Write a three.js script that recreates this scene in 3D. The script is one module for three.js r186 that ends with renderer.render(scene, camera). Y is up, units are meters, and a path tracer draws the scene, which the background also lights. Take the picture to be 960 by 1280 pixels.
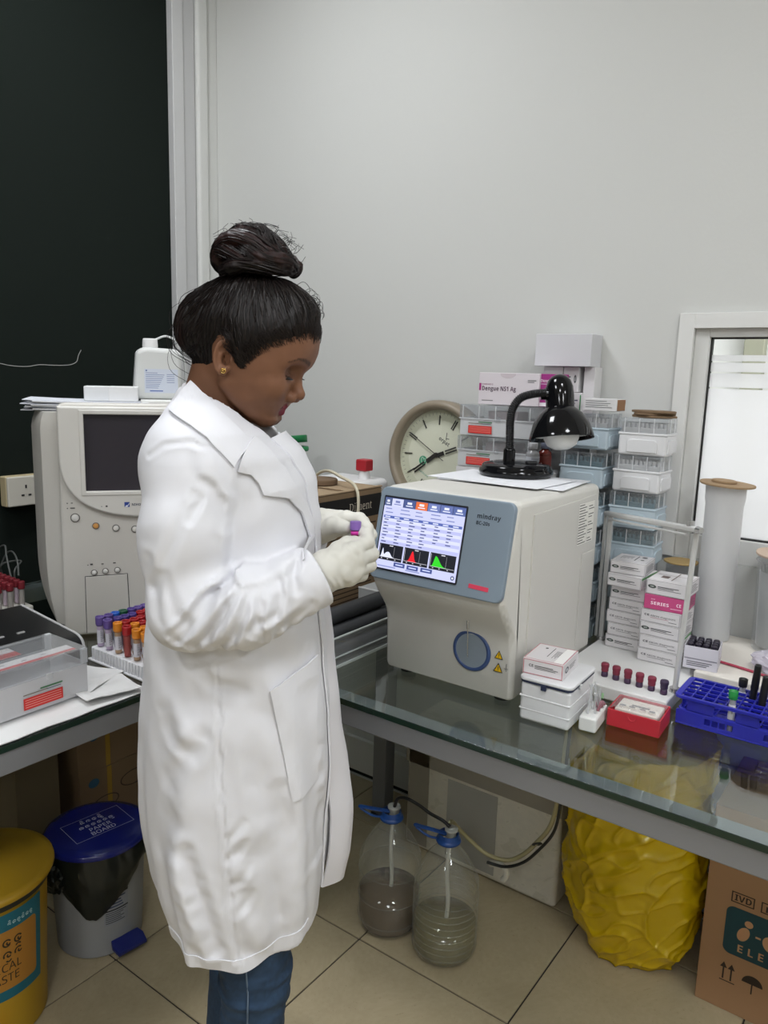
import * as THREE from 'three';
import { RoundedBoxGeometry } from 'three/addons/geometries/RoundedBoxGeometry.js';
import { mergeGeometries, mergeVertices, toCreasedNormals } from 'three/addons/utils/BufferGeometryUtils.js';
import { RectAreaLightUniformsLib } from 'three/addons/lights/RectAreaLightUniformsLib.js';
import { ImprovedNoise } from 'three/addons/math/ImprovedNoise.js';

// ---------------------------------------------------------------- camera, light, exposure
const scene = new THREE.Scene();
scene.background = new THREE.Color(0x0a0a0a);
const YAW = 0.6297;
const camera = new THREE.PerspectiveCamera(67.51, 0.75, 0.05, 30);
camera.position.set(0, 1.4, 0);
camera.rotation.set(-0.17584, YAW, 0.02897, 'YXZ');
const renderer = new THREE.WebGLRenderer({ antialias: true });
renderer.toneMapping = THREE.LinearToneMapping;
renderer.toneMappingExposure = 1.5;
renderer.shadowMap.enabled = true;
RectAreaLightUniformsLib.init();

const CEIL = 2.95;
// recessed ceiling panels of the room: [x, z, side]
const PANELS = [[-1.55, -1.0], [0.45, -0.6], [2.25, -0.6], [-1.35, 0.8], [0.45, 0.8], [2.25, 0.8], [0.45, 2.6]];
const PANEL_SIZE = 0.45, PANEL_NITS = 17;

// ---------------------------------------------------------------- helpers
const V = (x, y, z) => new THREE.Vector3(x, y, z);
let seed = 7;
const rnd = () => { seed = (seed * 1664525 + 1013904223) >>> 0; return seed / 4294967296; };
const rr = (a, b) => a + (b - a) * rnd();
const noise = new ImprovedNoise();
const fbm = (x, y, z, n = 4) => { let s = 0, a = 1, t = 0; for (let i = 0; i < n; i++) { s += a * noise.noise(x, y, z); t += a; a *= 0.5; x *= 2.03; y *= 2.03; z *= 2.03; } return s / t; };
const clamp = (x, a, b) => x < a ? a : x > b ? b : x;
const mix = (a, b, t) => a + (b - a) * t;
const sst = (a, b, x) => { const t = clamp((x - a) / (b - a), 0, 1); return t * t * (3 - 2 * t); };

const used = {};
const numbered = n => { const k = used[n] = (used[n] ?? -1) + 1; return k ? n + '_' + String(k).padStart(3, '0') : n; };
function thing(name, label, category, pos = [0, 0, 0], turn = 0, group) {
  const g = new THREE.Group(); g.name = numbered(name); scene.add(g);
  g.position.set(...pos); g.rotation.y = turn; g.userData = { label, category };
  if (group) g.userData.group = group;
  return g;
}
function part(parent, name, geo, mat, p = [0, 0, 0], r = [0, 0, 0]) {
  const m = new THREE.Mesh(geo, mat); m.name = name; m.castShadow = m.receiveShadow = true;
  m.position.set(...p); m.rotation.set(...r); parent.add(m); return m;
}
function single(name, label, category, geo, mat, p = [0, 0, 0], r = [0, 0, 0], group) {
  const m = part(scene, numbered(name), geo, mat, p, r); m.userData = { label, category };
  if (group) m.userData.group = group;
  return m;
}
function struct(name, geo, mat, p, r) { const m = part(scene, name, geo, mat, p, r); m.userData.kind = 'structure'; return m; }
function dup(o, pos, turn, label) {
  const c = o.clone(); c.name = numbered(o.name.replace(/_\d{3}$/, '')); scene.add(c); c.position.set(...pos); c.rotation.y = turn;
  c.userData = { ...o.userData }; if (label) c.userData.label = label; return c;
}
const lin = (r, g, b) => new THREE.Color().setRGB(r, g, b);
const mat = (c, rough = 0.6, o = {}) => new THREE.MeshStandardMaterial({ color: c, roughness: rough, ...o });
const phys = (c, rough, o = {}) => new THREE.MeshPhysicalMaterial({ color: c, roughness: rough, ...o });
const box = (w, h, d, r = 0.002, seg = 2) => r > 0 ? new RoundedBoxGeometry(w, h, d, seg, Math.min(r, w / 2.01, h / 2.01, d / 2.01)) : new THREE.BoxGeometry(w, h, d);
const bx = (w, h, d, x, y, z, r = 0) => box(w, h, d, r).translate(x, y, z);
const cyl = (r0, r1, h, n = 24, open = false) => new THREE.CylinderGeometry(r0, r1, h, n, 1, open);
const lathe = (pts, n = 40) => new THREE.LatheGeometry(pts.map(p => new THREE.Vector2(p[0], p[1])), n);
const merge = gs => mergeGeometries(gs.map(g => { const q = g.index ? g.toNonIndexed() : g; for (const k of Object.keys(q.attributes)) if (!['position', 'normal', 'uv'].includes(k)) q.deleteAttribute(k); return q; }));
const curve = pts => new THREE.CatmullRomCurve3(pts.map(p => V(...p)));
const tube = (pts, r, seg = 40, n = 8) => new THREE.TubeGeometry(curve(pts), seg, r, n, false);
function rod(a, b, r, n = 10) {
  const A = V(...a), B = V(...b), L = A.distanceTo(B), g = cyl(r, r, L, n);
  g.applyQuaternion(new THREE.Quaternion().setFromUnitVectors(V(0, 1, 0), B.clone().sub(A).normalize()));
  return g.translate(...A.add(B).multiplyScalar(0.5).toArray());
}
function rrect(w, h, r) {
  const s = new THREE.Shape(), x = -w / 2, y = -h / 2;
  s.moveTo(x + r, y); s.lineTo(x + w - r, y); s.absarc(x + w - r, y + r, r, -Math.PI / 2, 0); s.lineTo(x + w, y + h - r); s.absarc(x + w - r, y + h - r, r, 0, Math.PI / 2);
  s.lineTo(x + r, y + h); s.absarc(x + r, y + h - r, r, Math.PI / 2, Math.PI); s.lineTo(x, y + r); s.absarc(x + r, y + r, r, Math.PI, 1.5 * Math.PI);
  return s;
}
const poly = pts => new THREE.Shape(pts.map(p => new THREE.Vector2(p[0], p[1])));
function extrude(shape, depth, bevel = 0, seg = 2, curveSegments = 12) {
  return new THREE.ExtrudeGeometry(shape, { depth: depth - 2 * bevel, bevelEnabled: bevel > 0, bevelSize: bevel, bevelThickness: bevel, bevelOffset: -bevel, bevelSegments: seg, curveSegments }).translate(0, 0, bevel);
}
function canvas(w, h, draw) {
  const c = document.createElement('canvas'); c.width = w; c.height = h; draw(c.getContext('2d'), w, h);
  const t = new THREE.CanvasTexture(c); t.colorSpace = THREE.SRGBColorSpace; t.magFilter = THREE.LinearFilter; t.anisotropy = 4; return t;
}
function dataTex(w, h, fn, color = false, rep) {
  const d = new Uint8Array(w * h * 4);
  for (let j = 0; j < h; j++) for (let i = 0; i < w; i++) {
    const v = fn(i / w, j / h, i, j), k = (j * w + i) * 4;
    if (color) { d[k] = v[0]; d[k + 1] = v[1]; d[k + 2] = v[2]; } else d[k] = d[k + 1] = d[k + 2] = clamp(v, 0, 1) * 255;
    d[k + 3] = 255;
  }
  const t = new THREE.DataTexture(d, w, h); t.magFilter = THREE.LinearFilter; t.minFilter = THREE.LinearMipmapLinearFilter; t.generateMipmaps = true;
  t.wrapS = t.wrapT = THREE.RepeatWrapping; if (color) t.colorSpace = THREE.SRGBColorSpace; if (rep) t.repeat.set(...rep); t.needsUpdate = true; return t;
}
// periodic noise on the unit square
const pn = (u, v, f, s = 0, n = 3) => { const A = Math.PI * 2, R = f / A; return fbm(Math.cos(u * A) * R + s, Math.sin(u * A) * R + Math.cos(v * A) * R * 0.7 + s * 1.7, Math.sin(v * A) * R + Math.cos(v * A) * R * 0.3, n); };
const plane = (w, h) => new THREE.PlaneGeometry(w, h);
const printMat = (tex, rough = 0.6, o = {}) => new THREE.MeshStandardMaterial({ map: tex, roughness: rough, ...o });
const PRINT = { transparent: true };
// ---------------------------------------------------------------- the room
const ZB = -2.006, XL = -2.27, XR = 3.5, ZF = 3.9, TY = 0.74;
const grainTex = dataTex(256, 256, (u, v) => 0.5 + 0.35 * pn(u, v, 60, 3) + 0.15 * pn(u, v, 14, 9), false, [3, 3]);
const wallMat = mat(lin(0.63, 0.634, 0.612), 0.75, { bumpMap: grainTex, bumpScale: 0.0006 });
const whiteTrim = mat(lin(0.74, 0.74, 0.72), 0.5);
const aluMat = mat(lin(0.56, 0.56, 0.56), 0.45, { metalness: 0.15 });
const frameMat = mat(lin(0.68, 0.68, 0.66), 0.4);
const blackWall = phys(lin(0.0075, 0.0115, 0.0092), 0.9, { specularIntensity: 0.35, bumpMap: grainTex, bumpScale: 0.001 });

// floor: slab plus single tiles
const GX = -1.452, GZ = -0.951, TS = 0.4165;
const floor = struct('floor', bx(XR - XL + 0.4, 0.1, ZF - ZB + 0.4, (XR + XL) / 2, -0.0535, (ZF + ZB) / 2), mat(lin(0.035, 0.03, 0.025), 0.9));
const tileTex = dataTex(256, 256, (u, v) => { const n = 0.5 * pn(u, v, 5, 2) + 0.5 * pn(u, v, 40, 5), s = pn(u, v, 90, 11) > 0.42 ? -14 : 0; return [176 + 14 * n + s, 162 + 14 * n + s, 133 + 14 * n + s]; }, true);
const tileMats = [0.95, 1.0, 1.04].map((k, i) => new THREE.MeshPhysicalMaterial({ map: tileTex, color: lin(k, k, k * (0.98 + 0.01 * i)), roughness: 0.34, specularIntensity: 0.6 }));
const tileGeo = box(TS - 0.004, 0.012, TS - 0.004, 0.0015, 1);
for (let i = -3; i <= 12; i++) for (let k = -3; k <= 12; k++) {
  const x = GX + (i + 0.5) * TS, z = GZ + (k + 0.5) * TS;
  if (x - TS / 2 < XL - 0.3 || x > XR + 0.2 || z - TS / 2 < ZB - 0.3 || z > ZF + 0.2) continue;
  if (x < XL - 0.02 || z < ZB - 0.02) continue;
  part(floor, 'tile', tileGeo, tileMats[(i * 7 + k * 3 + 30) % 3], [x, -0.006, z]);
}
// walls with thickness
const WX0 = -0.532, WX1 = 0.62, WY0 = 0.965, WY1 = 1.536;
struct('wall_back', merge([bx(WX0 - XL + 0.1, CEIL, 0.1, (WX0 + XL - 0.1) / 2, CEIL / 2, ZB - 0.05), bx(XR - WX1 + 0.1, CEIL, 0.1, (WX1 + XR + 0.1) / 2, CEIL / 2, ZB - 0.05),
  bx(WX1 - WX0, CEIL - WY1, 0.1, (WX0 + WX1) / 2, (CEIL + WY1) / 2, ZB - 0.05), bx(WX1 - WX0, WY0, 0.1, (WX0 + WX1) / 2, WY0 / 2, ZB - 0.05)]), wallMat);
const wallLeft = struct('wall_left', bx(0.1, CEIL, ZF - ZB + 0.1, XL - 0.05, CEIL / 2, (ZF + ZB) / 2), blackWall);
struct('wall_right', bx(0.1, CEIL, ZF - ZB + 0.2, XR + 0.05, CEIL / 2, (ZF + ZB) / 2), wallMat);
struct('wall_front', bx(XR - XL + 0.2, CEIL, 0.1, (XR + XL) / 2, CEIL / 2, ZF + 0.05), wallMat);
struct('ceiling', bx(XR - XL + 0.4, 0.1, ZF - ZB + 0.4, (XR + XL) / 2, CEIL + 0.05, (ZF + ZB) / 2), mat(lin(0.8, 0.8, 0.79), 0.85));
// scratch in the black coating: bare pale line
{
  const pts = [[-1.17, 1.405], [-1.21, 1.4], [-1.26, 1.398], [-1.3, 1.402], [-1.34, 1.401], [-1.38, 1.404], [-1.405, 1.409], [-1.425, 1.418], [-1.432, 1.435], [-1.442, 1.452]];
  part(wallLeft, 'scratch', new THREE.TubeGeometry(curve(pts.map((p, i) => [XL + 0.0006, p[1] + 0.002 * Math.sin(i * 5), p[0]])), 60, 0.0011, 5), mat(lin(0.4, 0.4, 0.38), 0.8));
}
// frame strips between black panel and corner
struct('trim_1', bx(0.03, CEIL - 0.01, 0.046, XL + 0.015, CEIL / 2, -1.826, 0.003), mat(lin(0.52, 0.52, 0.52), 0.5));
struct('trim_2', bx(0.022, CEIL - 0.01, 0.052, XL + 0.011, CEIL / 2, -1.877, 0.003), mat(lin(0.48, 0.48, 0.48), 0.5));
struct('trim_3', merge([bx(0.035, CEIL - 0.01, 0.05, XL + 0.0175, CEIL / 2, -1.931, 0.012), bx(0.02, CEIL - 0.01, 0.048, XL + 0.01, CEIL / 2, -1.981, 0.002)]), wallMat);
// skirting along the back wall
struct('baseboard_back', merge([bx(WX1 - XL + 1, 0.12, 0.018, (WX1 + XL + 1) / 2, 0.082, ZB + 0.009, 0.002), bx(WX1 - XL + 1, 0.005, 0.016, (WX1 + XL + 1) / 2, 0.0035, ZB + 0.008)]), mat(lin(0.66, 0.66, 0.64), 0.5));
struct('trim_4', bx(WX1 - XL + 1, 0.018, 0.01, (WX1 + XL + 1) / 2, 0.014, ZB + 0.005), mat(lin(0.01, 0.01, 0.01), 0.6));

// window in the back wall: plaster surround, metal frame, pane with frosted film leaving clear slits
{
  const w = new THREE.Group(); w.name = 'window_1'; w.userData.kind = 'structure'; scene.add(w);
  const cx = (WX0 + WX1) / 2, W = WX1 - WX0;
  part(w, 'surround', merge([bx(0.036, WY1 - WY0 + 0.036, 0.012, WX0 - 0.018, (WY0 + WY1) / 2 + 0.018, ZB + 0.0061, 0.001), bx(W, 0.036, 0.012, cx, WY1 + 0.018, ZB + 0.0061, 0.001)]), whiteTrim);
  part(w, 'frame', merge([bx(0.034, WY1 - WY0, 0.05, WX0 + 0.017, (WY0 + WY1) / 2, ZB - 0.03, 0.002), bx(0.034, WY1 - WY0, 0.05, WX1 - 0.017, (WY0 + WY1) / 2, ZB - 0.03, 0.002),
    bx(W - 0.068, 0.02, 0.05, cx, WY1 - 0.01, ZB - 0.03, 0.002), bx(W - 0.068, 0.06, 0.05, cx, WY0 + 0.03, ZB - 0.03, 0.002)]), frameMat);
  part(w, 'gasket', merge([bx(0.004, 0.5, 0.014, WX0 + 0.036, 1.27, ZB - 0.03), bx(W - 0.068, 0.004, 0.014, cx, 1.514, ZB - 0.03), bx(W - 0.068, 0.004, 0.014, cx, 1.027, ZB - 0.03)]), mat(lin(0.012, 0.012, 0.012), 0.6));
  const pane = part(w, 'pane', bx(W - 0.07, 0.49, 0.004, cx, 1.27, ZB - 0.033), phys(0xffffff, 0.02, { transmission: 1, thickness: 0, ior: 1.5 }));
  const film = phys(lin(0.93, 0.92, 0.95), 0.92, { transmission: 0.75, thickness: 0, side: THREE.DoubleSide });
  const ys = [1.474, 1.4595, 1.4555, 1.4335, 1.4295, 1.396, 1.392, 1.03];
  for (let i = 0; i < 8; i += 2) part(pane, 'frosted_film', plane(W - 0.072, ys[i] - ys[i + 1]), film, [cx, (ys[i] + ys[i + 1]) / 2, ZB - 0.029]);
}
// the lit corridor beyond the pane
{
  const cw = mat(lin(0.82, 0.82, 0.8), 0.8), z1 = ZB - 1.25, cx = 0.1;
  struct('wall_corridor', merge([bx(3.6, CEIL, 0.1, cx, CEIL / 2, z1), bx(0.1, CEIL, 1.2, cx - 1.8, CEIL / 2, ZB - 0.7), bx(0.1, CEIL, 1.2, cx + 1.8, CEIL / 2, ZB - 0.7), bx(3.6, 0.1, 1.25, cx, CEIL + 0.05, ZB - 0.72), bx(3.6, 0.1, 1.15, cx, -0.051, ZB - 0.68)]), cw);
  struct('trim_5', merge([bx(0.07, 2.6, 0.06, -0.62, 1.3, z1 + 0.08, 0.004), bx(0.05, 2.6, 0.06, -0.48, 1.3, z1 + 0.08, 0.004)]), mat(lin(0.36, 0.36, 0.27), 0.7));
  struct('trim_6', merge([bx(0.16, 2.6, 0.05, -0.3, 1.3, z1 + 0.08, 0.004), bx(0.1, 2.6, 0.05, -0.12, 1.3, z1 + 0.08, 0.004)]), mat(lin(0.33, 0.38, 0.28), 0.7));
}
function ceilingPanel(x, z, size, nits, label) {
  const t = thing('ceiling_light', label, 'ceiling light', [x, CEIL, z], 0, 'square ceiling light panels');
  part(t, 'frame', merge([bx(size + 0.05, 0.02, 0.025, 0, -0.01, size / 2 + 0.0125), bx(size + 0.05, 0.02, 0.025, 0, -0.01, -size / 2 - 0.0125), bx(0.025, 0.02, size, size / 2 + 0.0125, -0.01, 0), bx(0.025, 0.02, size, -size / 2 - 0.0125, -0.01, 0)]), whiteTrim);
  part(t, 'diffuser', bx(size, 0.008, size, 0, -0.006, 0), mat(0xffffff, 0.6, { emissive: 0xffffff, emissiveIntensity: Math.min(nits * 0.25, 6) }));
  const l = new THREE.RectAreaLight(0xf6faff, nits, size, size); l.position.set(0, -0.012, 0); l.rotation.x = -Math.PI / 2; l.castShadow = true; l.name = 'panel_light'; t.add(l);
}
for (const [x, z] of PANELS) ceilingPanel(x, z, PANEL_SIZE, PANEL_NITS, 'square flush light panel in the room ceiling');
ceilingPanel(0.1, ZB - 0.65, 0.7, 17, 'large square light panel in the corridor ceiling behind the window');
// ---------------------------------------------------------------- tables: glass sheet on square tube frame
const glassTop = phys(0xffffff, 0.015, { transmission: 1, thickness: 0.012, ior: 1.52, attenuationColor: lin(0.16, 0.5, 0.34), attenuationDistance: 0.2 });
const tubeMat = mat(lin(0.24, 0.245, 0.26), 0.45, { metalness: 0.2 });
const FT = 0.045, edgeMat = phys(lin(0.008, 0.026, 0.017), 0.2);
function tableFrame(t, x0, x1, z0, z1, legs) {
  const y = TY - 0.012 - FT / 2 - 0.0008, top = TY - 0.012 - FT - 0.0008;
  part(t, 'glass_top', bx(x1 - x0, 0.012, z1 - z0, (x0 + x1) / 2, TY - 0.006, (z0 + z1) / 2, 0.0012), glassTop);
  part(t, 'glass_edge', bx(x1 - x0, 0.0116, 0.0012, (x0 + x1) / 2, TY - 0.006, z1 + 0.0007, 0.0004), edgeMat); part(t, 'glass_edge', bx(0.0012, 0.0116, z1 - z0, x1 + 0.0007, TY - 0.006, (z0 + z1) / 2, 0.0004), edgeMat);
  for (const z of [z0 + FT / 2, z1 - FT / 2 - 0.004]) part(t, 'rail', bx(x1 - x0 - 0.008, FT, FT, (x0 + x1) / 2, y, z, 0.003), tubeMat);
  for (const x of [x0 + FT / 2 + 0.004, x1 - FT / 2 - 0.004]) part(t, 'rail', bx(FT, FT, z1 - z0 - 2 * FT - 0.006, x, y, (z0 + z1) / 2, 0.003), tubeMat);
  for (const [x, z] of legs) { const l = part(t, 'leg', bx(0.05, top - 0.006, 0.05, x, top / 2 + 0.003, z, 0.003), tubeMat); part(l, 'foot_cap', bx(0.054, 0.006, 0.054, x, 0.003, z, 0.001), mat(lin(0.02, 0.02, 0.02), 0.6)); }
}
const tableR = thing('lab_table', 'long glass-topped steel frame table along the white wall', 'table');
tableFrame(tableR, -1.262, 1.2, ZB + 0.012, -1.162, [[-1.22, -1.2], [1.15, -1.2], [1.15, -1.95], [-1.405, -1.86]].slice(0, 3));
const tableL = thing('lab_table', 'glass-topped steel frame table along the black wall', 'table');
tableFrame(tableL, XL + 0.045, -1.266, ZB + 0.012, 0.35, [[-2.19, 0.3], [-1.3, 0.3], [-2.19, -1.95], [-1.3275, -1.86]]);
// ---------------------------------------------------------------- the grey-faced blood analyser on the right table
const shell = mat(lin(0.66, 0.645, 0.60), 0.42);
const shell2 = mat(lin(0.64, 0.625, 0.585), 0.45);
const darkMat = mat(lin(0.02, 0.02, 0.022), 0.5);
const steel = mat(lin(0.6, 0.6, 0.6), 0.25, { metalness: 0.9 });
{
  const t = thing('blood_analyzer', 'cream blood analyser with grey-blue touchscreen panel on the glass table', 'analyser', [-0.8065, TY, -1.355]);
  // side profile, (z, y)
  const s = new THREE.Shape();
  s.moveTo(-0.402, 0.012); s.lineTo(0.0, 0.012); s.quadraticCurveTo(0.006, 0.012, 0.006, 0.02); s.lineTo(0.012, 0.125); s.bezierCurveTo(0.014, 0.165, 0.05, 0.185, 0.066, 0.222);
  s.quadraticCurveTo(0.071, 0.232, 0.069, 0.24); s.lineTo(0.031, 0.412); s.quadraticCurveTo(0.026, 0.428, 0.008, 0.428); s.lineTo(-0.38, 0.424); s.quadraticCurveTo(-0.402, 0.424, -0.402, 0.402); s.closePath();
  const g = extrude(s, 0.321, 0.014, 5, 10); g.rotateY(-Math.PI / 2); g.translate(0.1605, 0, 0);
  part(t, 'body', toCreasedNormals(g, 0.7), shell);
  for (const [x, z] of [[-0.12, -0.03], [0.12, -0.03], [-0.12, -0.37], [0.12, -0.37]]) part(t, 'foot', cyl(0.016, 0.018, 0.013, 16), darkMat, [x, 0.0065, z]);
  // grey-blue panel with display
  const a = -0.2175, b = new THREE.Group(); b.name = 'touch_panel'; b.position.set(0, 0.33, 0.0525); b.rotation.x = a; t.add(b);
  const bz = mat(lin(0.225, 0.285, 0.345), 0.5);
  part(b, 'bezel', extrude(rrect(0.319, 0.197, 0.016), 0.013, 0.003, 3), bz, [0.0, 0, -0.006]);
  const scr = canvas(512, 384, (c, w, h) => {
    c.fillStyle = '#c9cdf3'; c.fillRect(0, 0, w, h);
    const tabs = ['#5a678f', '#cfd3f5', '#4d5b8c', '#e2703f', '#6f7db5', '#6472ab', '#58689f'];
    c.fillStyle = '#3c476f'; c.fillRect(0, 0, w, 46);
    tabs.forEach((k, i) => { const x = i === 0 ? 2 : 48 + (i - 1) * 78, ww = i === 0 ? 42 : 74; c.fillStyle = k; c.fillRect(x, 4, ww, 42); c.fillStyle = i === 1 ? '#7b83b5' : '#e8ebff'; c.fillRect(x + ww * 0.3, 14, ww * 0.4, 12); c.fillRect(x + ww * 0.2, 32, ww * 0.6, 5); });
    c.fillStyle = '#7d86b8'; for (let r = 0; r < 2; r++) for (let i = 0; i < 5; i++) c.fillRect(14 + i * 98, 58 + r * 20, 40 + (i * 17 + r * 9) % 34, 5);
    c.fillStyle = '#5566ab'; c.fillRect(8, 98, w - 16, 14); c.fillStyle = '#dfe4ff'; for (let i = 0; i < 8; i++) c.fillRect(16 + i * 62, 102, 34, 6);
    for (let r = 0; r < 8; r++) { c.fillStyle = r % 2 ? '#b9bdea' : '#d6daf8'; c.fillRect(8, 113 + r * 17, w - 16, 17); c.fillStyle = '#434b7d'; for (const x of [14, 96, 180, 258, 340, 420]) { if (r > 5 && x > 300) continue; c.fillRect(x, 118 + r * 17, 18 + (x * 7 + r * 13) % 22, 5); } }
    const hist = (x, col, pk) => { c.fillStyle = '#1d1f26'; c.fillRect(x, 252, 156, 86); c.fillStyle = '#d8d8e0'; c.fillRect(x + 4, 322, 148, 2); c.fillRect(x + 4, 258, 2, 66); c.fillRect(x + 100, 262, 1, 60); c.fillRect(x + 60, 328, 8, 4); c.fillRect(x + 110, 328, 8, 4); c.fillRect(x + 20, 328, 8, 4); c.fillRect(x + 66, 257, 24, 5); c.fillStyle = col; c.beginPath(); c.moveTo(x + 8, 322); for (let i = 8; i < 150; i += 2) c.lineTo(x + i, 322 - pk(i)); c.lineTo(x + 150, 322); c.fill(); };
    hist(10, '#dfe3ff', i => 46 * Math.exp(-(((i - 26) / 7) ** 2)) + 28 * Math.exp(-(((i - 66) / 20) ** 2)) + 12 * Math.exp(-(((i - 46) / 12) ** 2)));
    hist(176, '#e6222e', i => 56 * Math.exp(-(((i - 54) / 15) ** 2)));
    hist(342, '#35d42b', i => i < 34 ? 54 * Math.exp(-(((i - 34) / 11) ** 2)) : 54 * Math.exp(-(((i - 34) / 34) ** 2)));
    for (const [x, y] of [[120, 342], [206, 344], [294, 342]]) { c.fillStyle = '#46538d'; c.fillRect(x, y, 72, 22); c.fillStyle = '#cdd5ff'; c.fillRect(x + 12, y + 8, 48, 6); }
    c.fillStyle = '#8d95c8'; c.fillRect(14, 369, 120, 6); c.fillRect(200, 369, 90, 6); c.fillStyle = '#2f3a66'; c.beginPath(); c.arc(492, 364, 11, 0, 7); c.fill(); c.fillStyle = '#e8ecff'; c.beginPath(); c.arc(492, 364, 6, 0, 7); c.fill();
  });
  part(b, 'screen_rim', extrude(rrect(0.205, 0.158, 0.003), 0.002, 0.0005), mat(lin(0.012, 0.014, 0.02), 0.4), [-0.0445, 0.0005, 0.0068]);
  part(b, 'screen', plane(0.199, 0.151), new THREE.MeshStandardMaterial({ color: 0x080808, roughness: 0.25, emissive: 0xffffff, emissiveMap: scr, emissiveIntensity: 0.78 }), [-0.0445, 0.0005, 0.0092]);
  part(b, 'brand_print', plane(0.06, 0.03), printMat(canvas(256, 128, (c) => { c.fillStyle = '#1c2630'; c.font = 'bold 56px sans-serif'; c.fillText('mindray', 6, 52); c.font = 'bold 42px sans-serif'; c.fillText('BC-20s', 6, 106); }), 0.5, PRINT), [0.108, 0.057, 0.0073]);
  part(b, 'red_sticker', extrude(rrect(0.044, 0.0085, 0.001), 0.0008), mat(lin(0.75, 0.06, 0.12), 0.45), [0.107, -0.075, 0.0068], [0, 0, -0.03]);
  // sampling bay: arch, blue ring, grille disc, needle
  const bay = new THREE.Group(); bay.name = 'sampling_bay'; bay.position.set(0.064, 0.102, 0.011); t.add(bay);
  part(bay, 'ring', new THREE.TorusGeometry(0.04, 0.0048, 12, 48), mat(lin(0.045, 0.085, 0.22), 0.3));
  part(bay, 'grille', cyl(0.039, 0.039, 0.006, 40).rotateX(Math.PI / 2), mat(dataTexGrid(), 0.55));
  part(bay, 'needle', merge([rod([-0.003, 0.072, 0.018], [-0.003, -0.012, 0.012], 0.0013), rod([-0.003, 0.08, 0.018], [-0.003, 0.05, 0.0165], 0.0026)]), steel);
  const arch = poly([[-0.05, 0.062], [-0.036, 0.075], [0.036, 0.075], [0.05, 0.062], [0.046, 0.05], [-0.046, 0.05]]);
  part(bay, 'hood', extrude(arch, 0.022, 0.004, 2), shell2, [0, 0.004, -0.012]);
  // warning signs
  const warn = canvas(128, 128, c => { c.fillStyle = '#111'; c.beginPath(); c.moveTo(64, 6); c.lineTo(124, 116); c.lineTo(4, 116); c.fill(); c.fillStyle = '#e8b900'; c.beginPath(); c.moveTo(64, 24); c.lineTo(110, 108); c.lineTo(18, 108); c.fill(); c.fillStyle = '#111'; c.fillRect(59, 48, 10, 34); c.fillRect(59, 88, 10, 10); });
  part(t, 'warning_sign', plane(0.021, 0.021), printMat(warn, 0.5, PRINT), [0.128, 0.108, 0.0128], [-0.06, 0, 0]);
  part(t, 'warning_sign', plane(0.023, 0.023), printMat(warn, 0.5, PRINT), [0.127, 0.08, 0.0112], [-0.06, 0, 0]);
  part(t, 'ground_mark', plane(0.012, 0.022), printMat(canvas(64, 128, c => { c.strokeStyle = '#333'; c.lineWidth = 5; c.beginPath(); c.moveTo(32, 10); c.lineTo(32, 70); c.moveTo(8, 72); c.lineTo(56, 72); c.moveTo(18, 86); c.lineTo(46, 86); c.moveTo(26, 100); c.lineTo(38, 100); c.stroke(); }), 0.5, PRINT), [0.145, 0.083, 0.0114], [-0.06, 0, 0]);
  // side cover plate with seams and rating label
  const sp = extrude(poly([[-0.385, 0.03], [-0.04, 0.03], [-0.04, 0.395], [-0.37, 0.402], [-0.385, 0.385]]), 0.004, 0.001); sp.rotateY(-Math.PI / 2);
  const side = part(t, 'side_cover', sp, shell2, [0.164, 0, 0]);
  const lab = canvas(256, 256, (c, w, h) => { c.fillStyle = '#e9e7e0'; c.fillRect(0, 0, w, h); c.strokeStyle = '#444'; c.strokeRect(3, 3, w - 6, h - 6); c.fillStyle = '#444'; for (let i = 0; i < 15; i++) { c.fillRect(12, 14 + i * 16, 80 + (i * 37) % 60, 5); if (i % 3) c.fillRect(160, 14 + i * 16, 40 + (i * 23) % 48, 5); } c.strokeRect(10, 150, 140, 90); });
  part(side, 'rating_label', plane(0.095, 0.1), printMat(lab, 0.6), [0.0008, 0.342, -0.312], [0, Math.PI / 2, 0]);
  part(side, 'service_hatch', extrude(poly([[-0.37, 0.05], [-0.3, 0.05], [-0.3, 0.27], [-0.37, 0.27]]), 0.002, 0.0006).rotateY(-Math.PI / 2), shell2, [0.0022, 0, 0]);
}
function dataTexGrid() { return lin(0.26, 0.31, 0.36); }

// sheets of paper on the analyser
{
  const sheet = (name, label, w, d, x, z, ry, y) => {
    const g = new THREE.BoxGeometry(w, 0.0012, d, 16, 1, 12), p = g.attributes.position;
    for (let i = 0; i < p.count; i++) p.setY(i, p.getY(i) + 0.0016 * (Math.max(0, fbm(p.getX(i) * 9 + x * 3, 1, p.getZ(i) * 9, 2)) + 4 * Math.max(0, p.getX(i) / w - 0.35) ** 2));
    g.computeVertexNormals();
    single(name, label, 'paper', g, mat(lin(0.78, 0.79, 0.82), 0.8), [x, y, z], [0, ry, 0], 'paper sheets under the desk lamp');
  };
  sheet('paper_sheet', 'white paper sheet under the desk lamp, reaching over the side edge', 0.3, 0.21, -0.805, -1.62, 0.1, TY + 0.4290);
  sheet('paper_sheet', 'white paper sheet under the desk lamp, squared to the analyser top', 0.285, 0.2, -0.828, -1.6, -0.04, TY + 0.4316);
}
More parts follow.
